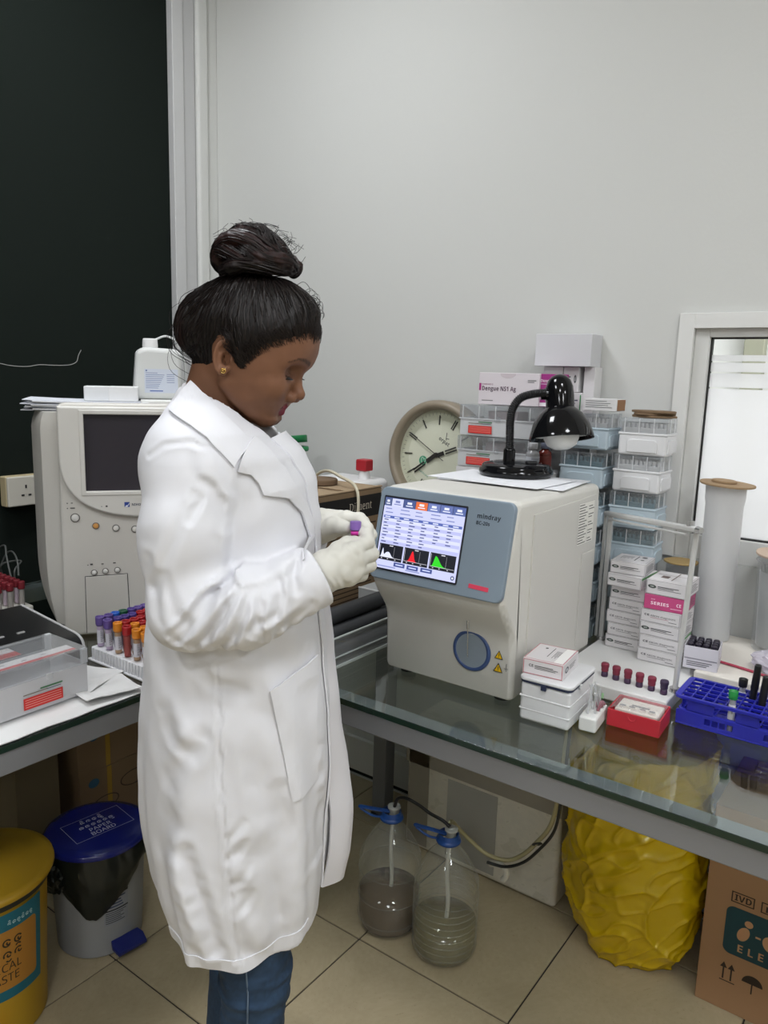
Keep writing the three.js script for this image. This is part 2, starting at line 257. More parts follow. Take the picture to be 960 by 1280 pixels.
// desk lamp
{
  const t = thing('desk_lamp', 'glossy black gooseneck desk lamp on top of the blood analyser', 'lamp', [-0.83, TY + 0.4345, -1.675], YAW);
  const gl = phys(lin(0.005, 0.005, 0.006), 0.09, { specularIntensity: 0.7 });
  part(t, 'base', lathe([[0, 0], [0.086, 0], [0.089, 0.006], [0.088, 0.013], [0.083, 0.017], [0.0825, 0.021], [0.078, 0.026], [0.06, 0.03], [0, 0.031]], 56), gl);
  part(t, 'switch', box(0.026, 0.008, 0.014, 0.003), darkMat, [0.03, 0.033, 0.03], [0, 0.3, 0]);
  part(t, 'neck_socket', lathe([[0.0145, 0], [0.0145, 0.03], [0.012, 0.036], [0, 0.036]], 20), gl, [-0.018, 0.028, 0]);
  // ribbed gooseneck
  const c = curve([[-0.018, 0.06, 0], [-0.0195, 0.1, 0], [-0.02, 0.13, 0], [-0.016, 0.158, 0.002], [0, 0.182, 0.004], [0.028, 0.193, 0.008], [0.062, 0.197, 0.012]]);
  const N = 260, M = 14, fr = c.computeFrenetFrames(N, false), pos = [], idx = [];
  for (let i = 0; i <= N; i++) { const p = c.getPointAt(i / N), r = 0.0098 + 0.0011 * Math.sin(i / N * Math.PI * 2 * 46); for (let j = 0; j < M; j++) { const q = j / M * Math.PI * 2; const v = p.clone().addScaledVector(fr.normals[i], Math.cos(q) * r).addScaledVector(fr.binormals[i], Math.sin(q) * r); pos.push(v.x, v.y, v.z); } }
  for (let i = 0; i < N; i++) for (let j = 0; j < M; j++) { const A = i * M + j, B = i * M + (j + 1) % M; idx.push(A, B, A + M, B, B + M, A + M); }
  const g = new THREE.BufferGeometry(); g.setAttribute('position', new THREE.Float32BufferAttribute(pos, 3)); g.setIndex(idx); g.computeVertexNormals();
  part(t, 'gooseneck', g, mat(lin(0.008, 0.008, 0.009), 0.35));
  const head = new THREE.Group(); head.name = 'lamp_head'; head.position.set(0.094, 0.16, 0.014); head.rotation.set(-0.2, 0, 0.06); t.add(head);
  part(head, 'cap', lathe([[0.033, 0.0], [0.0335, 0.03], [0.032, 0.052], [0.027, 0.067], [0.018, 0.077], [0.008, 0.0815], [0, 0.082]], 40), gl);
  part(head, 'shade', lathe([[0.0705, -0.062], [0.074, -0.068], [0.0755, -0.071], [0.076, -0.069], [0.0735, -0.058], [0.066, -0.036], [0.053, -0.014], [0.042, -0.004], [0.036, 0.001], [0.033, 0.004], [0.0318, 0.003], [0.034, -0.001], [0.04, -0.006], [0.051, -0.016], [0.064, -0.038], [0.0705, -0.062]], 56), gl);
  part(head, 'shade_lining', lathe([[0.0315, 0.001], [0.04, -0.0075], [0.0505, -0.018], [0.0628, -0.039], [0.0695, -0.062]], 48), mat(lin(0.75, 0.75, 0.74), 0.5, { side: THREE.DoubleSide }));
  part(head, 'bulb', lathe([[0.012, 0.0], [0.014, -0.02], [0.028, -0.04], [0.04, -0.058], [0.041, -0.07], [0.034, -0.086], [0.018, -0.0955], [0, -0.097]], 36), phys(lin(0.8, 0.8, 0.78), 0.3));
  part(head, 'knuckle', merge([rod([-0.045, 0.036, -0.002], [-0.028, 0.036, 0], 0.0125, 16), rod([-0.034, 0.036, 0], [-0.03, 0.036, 0], 0.016, 16)]), gl);
}
// ---------------------------------------------------------------- things behind and beside the analyser
const clearPl = phys(lin(0.93, 0.94, 0.95), 0.08, { transmission: 0.92, thickness: 0, ior: 1.46 });
const frostPl = phys(lin(0.86, 0.87, 0.88), 0.75, { transmission: 0.45, thickness: 0 });
const cardMat = mat(dataCard(), 0.85);
function dataCard() { return lin(0.3, 0.19, 0.095); }
const whiteCard = mat(lin(0.7, 0.69, 0.69), 0.7), greyCard = mat(lin(0.62, 0.62, 0.64), 0.7);
const ink = '#3b3c42';
// a carton with its printed faces: faces = {front:[tex], right:[tex], top:[tex]} laid on as print
function carton(name, label, cat, w, h, d, pos, turn, material, prints = {}, group) {
  const t = thing(name, label, cat, pos, turn, group);
  part(t, 'carton_body', box(w, h, d, 0.0015, 1).translate(0, h / 2, 0), material);
  const e = 0.0004;
  if (prints.front) part(t, 'front_print', plane(w - 0.003, h - 0.003), printMat(prints.front, 0.65, PRINT), [0, h / 2, d / 2 + e]);
  if (prints.right) part(t, 'side_print', plane(d - 0.003, h - 0.003), printMat(prints.right, 0.65, PRINT), [w / 2 + e, h / 2, 0], [0, Math.PI / 2, 0]);
  if (prints.top) part(t, 'top_print', plane(w - 0.003, d - 0.003), printMat(prints.top, 0.65, PRINT), [0, h + e, 0], [-Math.PI / 2, 0, 0]);
  return t;
}
// wall clock leaning against the wall
{
  const R = 0.163, t = thing('wall_clock', 'round wall clock with tan rim leaning against the white wall', 'clock', [-1.222, 1.008, ZB + 0.075]);
  const tilt = new THREE.Group(); tilt.name = 'clock_body'; tilt.rotation.set(-0.10, 0, -0.5); tilt.position.set(0, R, -0.012); t.add(tilt);
  part(tilt, 'rim', lathe([[0.135, -0.004], [0.136, 0.028], [0.142, 0.036], [0.152, 0.037], [0.161, 0.028], [0.163, 0.012], [0.163, -0.02], [0.135, -0.02], [0.135, -0.004]], 72).rotateX(Math.PI / 2), mat(lin(0.27, 0.225, 0.165), 0.45));
  const dial = canvas(512, 512, (c) => {
    c.fillStyle = '#dcdeca'; c.fillRect(0, 0, 512, 512); c.translate(256, 256); c.fillStyle = '#cdd0b9'; c.beginPath(); c.arc(0, 0, 252, 0, 7); c.arc(0, 0, 196, 0, 7, true); c.fill();
    c.strokeStyle = '#6c6f62'; for (let i = 0; i < 60; i++) { c.save(); c.rotate(i * Math.PI / 30); c.lineWidth = 2; c.beginPath(); c.moveTo(0, -226); c.lineTo(0, -240); c.stroke(); c.restore(); }
    c.fillStyle = '#63665a'; c.font = '15px sans-serif'; c.textAlign = 'center'; for (let i = 1; i <= 12; i++) { const q = i * Math.PI / 6; c.fillText(String(i * 5), Math.sin(q) * 212, -Math.cos(q) * 212 + 5); }
    c.fillStyle = '#3d4038'; c.font = 'bold 30px sans-serif'; c.fillText('orpat', -6, -76); c.lineWidth = 4; c.strokeStyle = '#3d4038'; c.beginPath(); c.moveTo(-18, -136); c.lineTo(-4, -106); c.lineTo(14, -114); c.moveTo(-4, -106); c.lineTo(2, -98); c.stroke();
    c.fillStyle = '#3f9e76'; c.translate(28, 46); c.beginPath(); c.arc(-92, 32, 26, 0, 7); c.fill(); c.strokeStyle = '#cfe3d2'; c.lineWidth = 4; c.beginPath(); c.moveTo(-92, 46); c.bezierCurveTo(-118, 26, -104, 8, -92, 24); c.bezierCurveTo(-80, 8, -66, 26, -92, 46); c.stroke();
    c.fillStyle = '#4a9077'; c.font = '17px sans-serif'; c.fillText('healthcare', -50, 96);
  });
  part(tilt, 'dial', new THREE.CircleGeometry(0.136, 64), printMat(dial, 0.55), [0, 0, 0.003]);
  for (let i = 0; i < 12; i++) { const q = i * Math.PI / 6, r = 0.104; const g = i % 3 ? bx(0.0035, 0.028, 0.002, 0, r, 0) : merge([bx(0.003, 0.03, 0.002, -0.0035, r, 0), bx(0.003, 0.03, 0.002, 0.0035, r, 0)]); part(tilt, 'hour_mark', g, mat(lin(0.03, 0.03, 0.025), 0.5), [0, 0, 0.0045], [0, 0, -q]); }
  const hm = mat(lin(0.012, 0.012, 0.012), 0.4);
  part(tilt, 'minute_hand', merge([bx(0.005, 0.045, 0.0015, 0.006, 0.07, 0), bx(0.005, 0.045, 0.0015, -0.002, 0.07, 0), bx(0.013, 0.04, 0.0015, 0.002, 0.02, 0, 0)]), hm, [0, 0, 0.0085], [0, 0, 2.72]);
  part(tilt, 'hour_hand', merge([bx(0.004, 0.04, 0.0015, 0.0055, 0.05, 0), bx(0.004, 0.04, 0.0015, -0.0025, 0.05, 0), bx(0.012, 0.03, 0.0015, 0.0015, 0.01, 0)]), hm, [0, 0, 0.0068], [0, 0, -0.7]);
  part(tilt, 'second_hand', merge([bx(0.002, 0.15, 0.001, 0, 0.045, 0), cyl(0.007, 0.007, 0.003, 16).rotateX(Math.PI / 2)]), hm, [0, 0, 0.0105], [0, 0, 1.53]);
  part(tilt, 'clock_glass', new THREE.CircleGeometry(0.1355, 48), phys(0xffffff, 0.03, { transmission: 1, thickness: 0 }), [0, 0, 0.026]);
}
// stack behind the analyser: plain carton below, two clear kit boxes with red labels, white and purple cartons
const redLabel = canvas(256, 128, (c) => { c.fillStyle = '#d82a25'; c.fillRect(6, 52, 244, 70); c.fillStyle = '#f3b9ae'; for (let i = 0; i < 4; i++) c.fillRect(16, 64 + i * 14, 224, 3); c.fillStyle = '#3f7c4b'; c.fillRect(110, 14, 140, 9); c.fillStyle = '#7a6b4c'; c.fillRect(6, 30, 150, 5); c.fillStyle = '#42536b'; c.fillRect(150, 32, 90, 4); });
carton('storage_carton', 'plain white storage carton standing behind the blood analyser', 'carton', 0.262, 0.424, 0.13, [-0.943, TY, -1.868], 0, whiteCard);
function clearKit(label, pos, turn, w, h, d) {
  const t = thing('clear_kit_box', label, 'plastic box', pos, turn, 'clear kit boxes with red labels');
  const hb = h * 0.55, wt = 0.0018, shellBox = (W, H, D, y0, open) => merge([bx(W, H, wt, 0, y0 + H / 2, D / 2), bx(W, H, wt, 0, y0 + H / 2, -D / 2), bx(wt, H, D, -W / 2, y0 + H / 2, 0), bx(wt, H, D, W / 2, y0 + H / 2, 0), bx(W, wt, D, 0, open > 0 ? y0 : y0 + H, 0)]);
  part(t, 'box_base', shellBox(w - 0.004, hb, d - 0.004, 0.001, 1), frostPl);
  const lid = part(t, 'lid', merge([shellBox(w, h - hb, d, hb, -1), bx(w + 0.004, 0.002, d + 0.004, 0, hb, 0)].slice(0, 1)), clearPl);
  const ribs = []; for (let i = 0; i < 5; i++) ribs.push(bx(0.0016, h - hb - 0.004, 0.003, -w / 2 + 0.01 + i * (w - 0.02) / 4, (h + hb) / 2, d / 2 + 0.001));
  part(lid, 'rib', merge(ribs), frostPl);
  part(t, 'rim', merge([bx(w + 0.004, 0.003, 0.003, 0, hb, d / 2), bx(w + 0.004, 0.003, 0.003, 0, hb, -d / 2), bx(0.003, 0.003, d, w / 2, hb, 0), bx(0.003, 0.003, d, -w / 2, hb, 0)]), frostPl);
  part(t, 'latch', merge([bx(0.012, 0.014, 0.003, 0.01, hb + 0.002, d / 2 + 0.003, 0.001)]), clearPl);
  part(t, 'kit_label', plane(0.075, 0.0375), printMat(redLabel, 0.5, PRINT), [-0.045, hb * 0.52, d / 2 + 0.0012]);
  part(t, 'contents', merge([bx(w * 0.86, 0.012, d * 0.8, 0, 0.012, 0, 0.002), bx(w * 0.3, hb * 0.9, d * 0.5, w * 0.22, hb * 0.5, 0, 0.002), bx(w * 0.4, h * 0.72, d * 0.5, -w * 0.02, h * 0.44, -d * 0.1, 0.002)]), mat(lin(0.5, 0.42, 0.42), 0.7));
  return t;
}
clearKit('clear plastic kit box with red label, lower one behind the lamp neck', [-0.963, 1.1655, -1.868], 0.02, 0.218, 0.0815, 0.13);
clearKit('clear plastic kit box with red label under the Dengue carton', [-0.960, 1.2495, -1.868], -0.01, 0.218, 0.0815, 0.13);
carton('test_kit_carton', 'white Dengue NS1 Ag test carton on the clear kit boxes', 'carton', 0.172, 0.083, 0.1, [-0.938, 1.3335, -1.868], 0.03, mat(lin(0.72, 0.66, 0.69), 0.6), {
  front: canvas(512, 256, (c) => { c.fillStyle = '#a8287a'; c.fillRect(0, 84, 18, 60); c.fillStyle = '#a8287a'; c.font = '17px sans-serif'; c.fillText('STANDARD Q', 22, 98); c.fillStyle = '#4b2b45'; c.font = 'bold 50px sans-serif'; c.fillText('Dengue NS1 Ag', 24, 144, 300); c.fillStyle = '#777'; c.fillRect(28, 224, 100, 6); c.fillRect(420, 50, 70, 7); c.fillRect(420, 64, 54, 6); c.fillStyle = '#cfc3c8'; c.beginPath(); c.ellipse(250, 2, 66, 36, 0, 0, Math.PI); c.fill(); }) });
carton('test_kit_carton', 'magenta test carton with white print beside the Dengue carton', 'carton', 0.042, 0.083, 0.08, [-0.832, 1.3335, -1.868], -0.05, mat(lin(0.36, 0.03, 0.22), 0.55), {
  front: canvas(128, 256, (c) => { c.fillStyle = '#f0d7e6'; c.font = 'bold 34px sans-serif'; c.fillText('Dengue', 8, 62, 112); c.fillRect(10, 74, 90, 5); c.fillStyle = '#f6eef3'; c.fillRect(0, 226, 128, 30); }) });
carton('support_carton', 'narrow white carton on which the magenta test carton rests', 'carton', 0.048, 0.084, 0.06, [-0.832, 1.2495, -1.895], 0, whiteCard);
// reagent bottles on the storage carton
{
  const bottle = (label, x, z, liquid, capc, lab) => {
    const t = thing('reagent_bottle', label, 'bottle', [x, 1.1645, z]);
    part(t, 'bottle_body', lathe([[0, 0], [0.016, 0], [0.0172, 0.002], [0.0172, 0.05], [0.015, 0.056], [0.009, 0.06], [0.009, 0.064], [0, 0.064]], 28), phys(liquid, 0.2));
    part(t, 'cap', lathe([[0, 0], [0.0115, 0], [0.0115, 0.014], [0.0105, 0.0155], [0, 0.0155]], 24), capc, [0, 0.0635, 0]);
    part(t, 'paper_label', new THREE.CylinderGeometry(0.01735, 0.01735, 0.03, 28, 1, true), lab, [0, 0.03, 0]);
    return t;
  };
  const lab = printMat(canvas(256, 128, (c) => { c.fillStyle = '#c9cbd2'; c.fillRect(0, 0, 256, 128); c.fillStyle = '#4b4f5c'; for (let i = 0; i < 8; i++) c.fillRect(10, 12 + i * 14, 150 + (i * 47) % 80, 5); }), 0.7);
  bottle('grey labelled reagent bottle behind the lamp base', -0.843, -1.792, lin(0.35, 0.35, 0.36), mat(lin(0.6, 0.6, 0.62), 0.5), lab);
  bottle('dark red reagent bottle with blue-grey cap behind the lamp', -0.8285, -1.832, lin(0.16, 0.02, 0.012), mat(lin(0.2, 0.22, 0.3), 0.5), mat(lin(0.2, 0.03, 0.02), 0.4));
}
// tall stack against the wall
{
  const small = (top) => canvas(256, 128, (c) => { c.fillStyle = '#555'; c.fillRect(10, 46, 110, 7); c.fillRect(10, 62, 80, 5); if (top) { c.beginPath(); c.arc(200, 60, 22, 0, 7); c.fill(); c.fillStyle = '#ddd'; c.font = 'bold 26px sans-serif'; c.fillText('G', 190, 70); } });
  const t1 = small(false), t2 = small(true);
  carton('tall_carton', 'tall plain white carton against the wall behind the lamp', 'carton', 0.12, 0.56, 0.05, [-0.815, TY, -1.976], 0, whiteCard);
  carton('kit_carton', 'small white carton with a green edge under the grey-white carton stack', 'carton', 0.105, 0.07, 0.055, [-0.838, 1.3005, -1.974], 0, whiteCard, { front: canvas(256, 160, (c) => { c.fillStyle = '#3b8a4f'; c.fillRect(244, 10, 8, 140); c.fillStyle = '#556'; c.fillRect(150, 40, 80, 8); c.fillRect(150, 60, 64, 6); }) });
  carton('kit_carton', 'small carton printed with two lines under the grey-white box', 'carton', 0.056, 0.066, 0.055, [-0.872, 1.371, -1.974], 0, whiteCard, { front: t1 });
  carton('kit_carton', 'small carton with a round mark under the grey-white box', 'carton', 0.044, 0.066, 0.055, [-0.82, 1.371, -1.974], 0, whiteCard, { front: t2 });
  carton('upright_carton', 'slim white carton standing upright beside the small printed cartons', 'carton', 0.03, 0.137, 0.05, [-0.771, 1.3005, -1.974], 0, whiteCard);
  carton('grey_box', 'pale grey-white carton on top of the tall carton stack', 'carton', 0.155, 0.083, 0.075, [-0.84, 1.438, -1.962], 0.02, greyCard);
}
// pipette tip boxes: two columns
const tipLid = phys(lin(0.95, 0.96, 0.97), 0.06, { transmission: 0.95, thickness: 0 });
{
  const W = 0.116, D = 0.088, H = 0.0905;
  const arch = new THREE.Shape(); arch.moveTo(-0.036, 0); arch.lineTo(-0.036, 0.02); arch.quadraticCurveTo(-0.036, 0.031, -0.024, 0.031); arch.lineTo(0.024, 0.031); arch.quadraticCurveTo(0.036, 0.031, 0.036, 0.02); arch.lineTo(0.036, 0); arch.closePath();
  const baseG = box(W, 0.052, D, 0.006, 3).translate(0, 0.026, 0), rimG = box(W + 0.003, 0.006, D + 0.003, 0.002, 1).translate(0, 0.052, 0), archG = extrude(arch, 0.005, 0.0012, 2), h2 = H - 0.056;
  const wt = 0.0016, lidG = merge([bx(W - 0.004, h2, wt, 0, 0.055 + h2 / 2, D / 2 - 0.002), bx(W - 0.004, h2, wt, 0, 0.055 + h2 / 2, -D / 2 + 0.002), bx(wt, h2, D - 0.004, -W / 2 + 0.002, 0.055 + h2 / 2, 0), bx(wt, h2, D - 0.004, W / 2 - 0.002, 0.055 + h2 / 2, 0), bx(W - 0.002, wt, D - 0.002, 0, H - 0.001, 0)]);
  const ribG = merge([-0.045, -0.01, 0.025].map(x => bx(0.0015, h2, 0.002, x, 0.055 + h2 / 2, D / 2 - 0.0005)).concat([-0.02, 0.02].map(z => bx(0.002, h2, 0.0015, W / 2 - 0.0005, 0.055 + h2 / 2, z))));
  const tipsG = merge([bx(W - 0.012, 0.012, D - 0.012, 0, 0.0612, 0, 0.001), ...Array.from({ length: 40 }, (_, i) => cyl(0.0042, 0.0042, 0.012, 6).translate(-0.0495 + (i % 10) * 0.011, 0.072, -0.03 + ((i / 10) | 0) * 0.02))]);
  const blue = mat(lin(0.47, 0.56, 0.62), 0.5), white = mat(lin(0.7, 0.7, 0.71), 0.5), teal = mat(lin(0.09, 0.17, 0.2), 0.5), pale = mat(lin(0.5, 0.49, 0.48), 0.6);
  const make = (label, x, y, z, ry, m, tips) => {
    const t = thing('pipette_tip_box', label, 'tip box', [x, y, z], ry, 'stacked pipette tip boxes');
    const b = part(t, 'box_base', baseG, m); part(b, 'base_rim', rimG, m); part(b, 'grip_arch', archG, m, [0, 0.008, D / 2 - 0.0012]);
    part(b, 'side_grip', archG, m, [W / 2 - 0.0012, 0.008, 0], [0, Math.PI / 2, 0]);
    const l = part(t, 'clear_lid', lidG, tipLid); part(l, 'rib', ribG, frostPl);
    const tp = part(t, 'tips', tipsG, tips); tp.userData.kind = 'stuff';
  };
  const ord = ['lowest', 'second', 'third', 'fourth', 'fifth', 'topmost'];
  for (let i = 0; i < 6; i++) make(`${i < 4 ? 'blue' : 'white'} pipette tip box, ${ord[i]} of the column topped by cardboard`, -0.606 + [0.008, -0.004, 0.002, 0.002, 0.006, 0.012][i], 0.771 + i * 0.0912, -1.908, [-0.02, 0.02, 0.05, 0.0, -0.03, 0.03][i], i < 4 ? blue : white, i < 4 ? teal : pale);
  for (let i = 0; i < 6; i++) make(`blue pipette tip box, ${ord[i]} of the column behind the lamp shade`, -0.742 + [0, 0.003, -0.002, 0.002, 0, 0.008][i], TY + 0.0005 + i * 0.0984, -1.906, [0.02, 0, 0.03, -0.02, 0.01, -0.03][i], blue, i === 5 ? pale : teal);
  carton('slide_carton', 'flat printed carton with a brown end on the tip boxes', 'carton', 0.085, 0.03, 0.06, [-0.708, 1.3292, -1.905], 0.0, whiteCard, { front: canvas(256, 96, (c) => { c.fillStyle = '#666'; for (let i = 0; i < 4; i++) c.fillRect(8, 14 + i * 18, 170 + (i * 31) % 50, 5); }), right: canvas(64, 64, (c) => { c.fillStyle = '#9b714e'; c.fillRect(0, 0, 64, 64); }) });
  const disc = (w, d, y, ry, label) => { const s = new THREE.Shape(); for (let i = 0; i < 40; i++) { const q = i / 40 * Math.PI * 2, k = 1 + 0.04 * Math.sin(q * 3 + y * 300) + 0.02 * Math.sin(q * 11); s[i ? 'lineTo' : 'moveTo'](Math.cos(q) * w * k, Math.sin(q) * d * k); } const g = extrude(s, 0.0055, 0.001, 1); g.rotateX(-Math.PI / 2); single('cardboard_disc', label, 'cardboard', g, mat(lin(0.2, 0.13, 0.075), 0.9), [-0.582, y, -1.905], [0, ry, 0], 'cardboard pieces on the tip boxes'); };
  disc(0.052, 0.036, 1.3185, 0.1, 'lower rough cardboard disc on the white tip box'); disc(0.049, 0.035, 1.3243, 0.5, 'middle rough cardboard disc on the white tip box'); disc(0.054, 0.038, 1.3301, -0.2, 'upper rough cardboard disc on the white tip box');
}
// white boards on the glass: base of the tube stand and a thicker slab beside it
{
  const g = box(0.25, 0.03, 0.475, 0.004); single('stand_board', 'white plastic base board of the tube stand with six capped holes', 'board', g, mat(lin(0.72, 0.72, 0.71), 0.5), [-0.512, TY + 0.0151, -1.752]);
  const t = thing('foam_slab', 'cream white foam slab under the tall frosted cylinder', 'foam slab', [-0.085, TY, -1.835]);
  part(t, 'slab', box(0.59, 0.05, 0.31, 0.005).translate(0, 0.0251, 0), mat(lin(0.7, 0.66, 0.6), 0.75));
  single('red_string', 'thin red string lying across the cream foam slab', 'string', tube([[-0.265, 0.0537, 0.07], [-0.2, 0.0537, 0.085], [-0.12, 0.0537, 0.11], [0, 0.0537, 0.125], [0.2, 0.0537, 0.13]], 0.003, 40), mat(lin(0.42, 0.05, 0.09), 0.6), [-0.085, TY, -1.835]);
  // six capped holes
  const capG = lathe([[0, 0], [0.0072, 0], [0.0078, 0.002], [0.0078, 0.009], [0.0088, 0.0105], [0.0088, 0.016], [0.0075, 0.0185], [0, 0.0185]], 18);
  const tubG = lathe([[0, 0], [0.007, 0], [0.0074, 0.004], [0.0068, 0.012], [0, 0.012]], 16);
  for (let i = 0; i < 6; i++) {
    const x = -0.536 + i * 0.0262, s = thing('capped_vial', i < 5 ? 'tiny vial with dark red cap standing on the white board' : 'tiny vial with dark purple cap at the end of the row', 'vial', [x, TY + 0.0302, -1.568 + i * 0.003], 0, i < 5 ? 'red capped vials on the white board' : undefined);
    part(s, 'vial', tubG, mat(lin(0.05, 0.02, 0.06), 0.4)); part(s, 'cap', capG, i < 5 ? mat(lin(0.2, 0.02, 0.045), 0.45) : mat(lin(0.04, 0.025, 0.06), 0.45), [0, 0.0115, 0]);
  }
}
// metal tube stand: two posts and a clamp bar
{
  const A = [-0.632, -1.8], B = [-0.391, -1.582], y0 = TY + 0.0305, t = thing('tube_stand', 'white metal tube stand with two posts and a top bar', 'stand');
  const wm = mat(lin(0.62, 0.62, 0.61), 0.35, { metalness: 0.2 }), L = Math.hypot(B[0] - A[0], B[1] - A[1]), ang = Math.atan2(-(B[1] - A[1]), B[0] - A[0]);
  const bar = new THREE.Group(); bar.name = 'top_bar'; bar.position.set((A[0] + B[0]) / 2, 1.101, (A[1] + B[1]) / 2); bar.rotation.set(0, ang, 0.09); t.add(bar);
  part(bar, 'rail', box(L + 0.05, 0.012, 0.016, 0.004), wm); part(bar, 'lower_rail', box(L - 0.01, 0.005, 0.006, 0.002), wm, [0, -0.012, 0.006]);
  part(bar, 'clamp_knob', merge([cyl(0.008, 0.008, 0.01, 16).translate(L / 2, 0.011, 0), cyl(0.008, 0.006, 0.012, 16).rotateZ(Math.PI / 2).translate(L / 2 + 0.03, 0, 0)]), steel);
  part(t, 'post', bx(0.011, 1.086 - y0, 0.011, A[0], (1.086 + y0) / 2, A[1], 0.002), wm); part(t, 'post', bx(0.008, 1.084 - y0, 0.008, A[0] - 0.018, (1.084 + y0) / 2, A[1] - 0.016, 0.002), wm);
  part(t, 'post', rod([B[0], y0, B[1]], [B[0] + 0.012, 1.115, B[1]], 0.0055, 14), wm);
  for (const P of [A, B]) part(t, 'post_foot', cyl(0.011, 0.012, 0.008, 20), steel, [P[0], y0 + 0.004, P[1]]);
}
// two stacks of small test kits
{
  const front = (kind) => canvas(320, 160, (c) => {
    if (kind === 2) { c.fillStyle = '#c4497f'; c.fillRect(0, 0, 320, 160); c.fillStyle = '#fbe9f2'; c.font = '20px sans-serif'; c.fillText('one', 50, 50); c.font = 'bold 52px sans-serif'; c.fillText('SERIES', 48, 108, 150); c.fillText('CE', 254, 92, 40); c.fillRect(210, 122, 90, 5); return; }
    c.strokeStyle = '#8c8a90'; c.lineWidth = 3; c.strokeRect(1, 1, 318, 158);
    if (kind === 0) { c.fillStyle = '#48504c'; c.beginPath(); c.ellipse(44, 72, 34, 22, 0.1, 0, 7); c.fill(); c.fillStyle = '#cfd4cf'; c.font = 'bold 24px sans-serif'; c.fillText('SD', 30, 80); c.fillStyle = ink; c.fillRect(90, 62, 170, 9); c.fillRect(90, 80, 130, 7); c.fillRect(90, 98, 190, 5); }
    else { c.fillStyle = ink; c.font = 'bold 38px sans-serif'; c.fillText('CE', 26, 86); c.font = '30px sans-serif'; c.fillText('ABON diagnostic', 78, 86, 210); c.fillRect(230, 122, 66, 6); c.fillStyle = kind === 3 ? '#b03a63' : ink; c.fillRect(80, 100, 150, 4); }
  });
  const T = [0, 1, 2, 3].map(front);
  const side = canvas(256, 128, (c) => { c.strokeStyle = '#8c8a90'; c.lineWidth = 3; c.strokeRect(1, 1, 254, 126); c.fillStyle = '#6b6b70'; for (let i = 0; i < 5; i++) c.fillRect(30, 30 + i * 16, 150 + (i * 37) % 60, 5); });
  const green = canvas(256, 128, (c) => { c.fillStyle = '#6ba36f'; c.fillRect(0, 0, 256, 24); c.fillStyle = '#6b6b70'; for (let i = 0; i < 4; i++) c.fillRect(30, 44 + i * 18, 150 + (i * 37) % 60, 5); });
  const top = canvas(256, 256, (c) => { c.strokeStyle = '#8c8a90'; c.lineWidth = 3; c.strokeRect(1, 1, 254, 254); c.fillStyle = '#4a4a50'; c.fillRect(150, 40, 8, 150); for (let i = 0; i < 7; i++) { c.fillRect(40 + i * 13, 60, 4, 110 - (i * 29) % 50); } c.beginPath(); c.arc(200, 60, 20, 0, 7); c.fill(); c.beginPath(); c.arc(205, 150, 14, 0, 7); c.fill(); });
  const top2 = canvas(256, 256, (c) => { c.strokeStyle = '#a08a80'; c.lineWidth = 3; c.strokeRect(1, 1, 254, 254); c.fillStyle = '#7a6a66'; c.fillRect(140, 20, 8, 200); c.fillRect(20, 90, 200, 4); c.fillRect(60, 120, 50, 60); });
  const wm = mat(lin(0.68, 0.66, 0.67), 0.6), pk = mat(lin(0.5, 0.09, 0.22), 0.55);
  const H = 0.0305, grp = 'small test kit cartons stacked by the tube stand', nm = ['lowest', 'second', 'third', 'fourth', 'fifth', 'sixth', 'topmost'];
  let y = TY + 0.0305;
  [[0, 0, 0], [1, 0.002, 0.03], [1, -0.002, 0.01], [1, 0.002, 0.0], [0, 0.003, 0.03], [0, 0.0, -0.04], [0, -0.002, 0.06]].forEach(([k, dx, ry], i) => { carton('test_kit_carton', `small white test kit carton, ${nm[i]} of the taller stack nearer the analyser`, 'kit carton', 0.082, H, i === 5 ? 0.105 : 0.088, [-0.567 + dx, y, -1.805 + (i > 4 ? 0.006 : 0)], ry, wm, { front: T[k], right: i === 5 ? green : side, top: i === 6 ? top : undefined }, grp); y += H + 0.0004; });
  y = TY + 0.0305;
  [[1, 0, 0.0], [1, 0.001, 0.02], [0, 0.001, -0.02], [3, 0.001, -0.03], [2, 0.004, 0.04], [0, 0.007, 0.0]].forEach(([k, dx, ry], i) => { carton('test_kit_carton', k === 2 ? 'pink SERIES test kit carton in the stack behind the stand post' : `small white test kit carton, ${['lowest', 'second', 'third', 'fourth', '', 'topmost'][i]} of the stack holding the pink carton`, 'kit carton', 0.09, i > 3 ? 0.034 : 0.031, 0.1, [-0.471 + dx, y, -1.768], ry, k === 2 ? pk : wm, { front: T[k], right: i === 1 ? green : side, top: i === 5 ? top2 : undefined }, grp); y += (i > 3 ? 0.034 : 0.031) + 0.0004; });
}
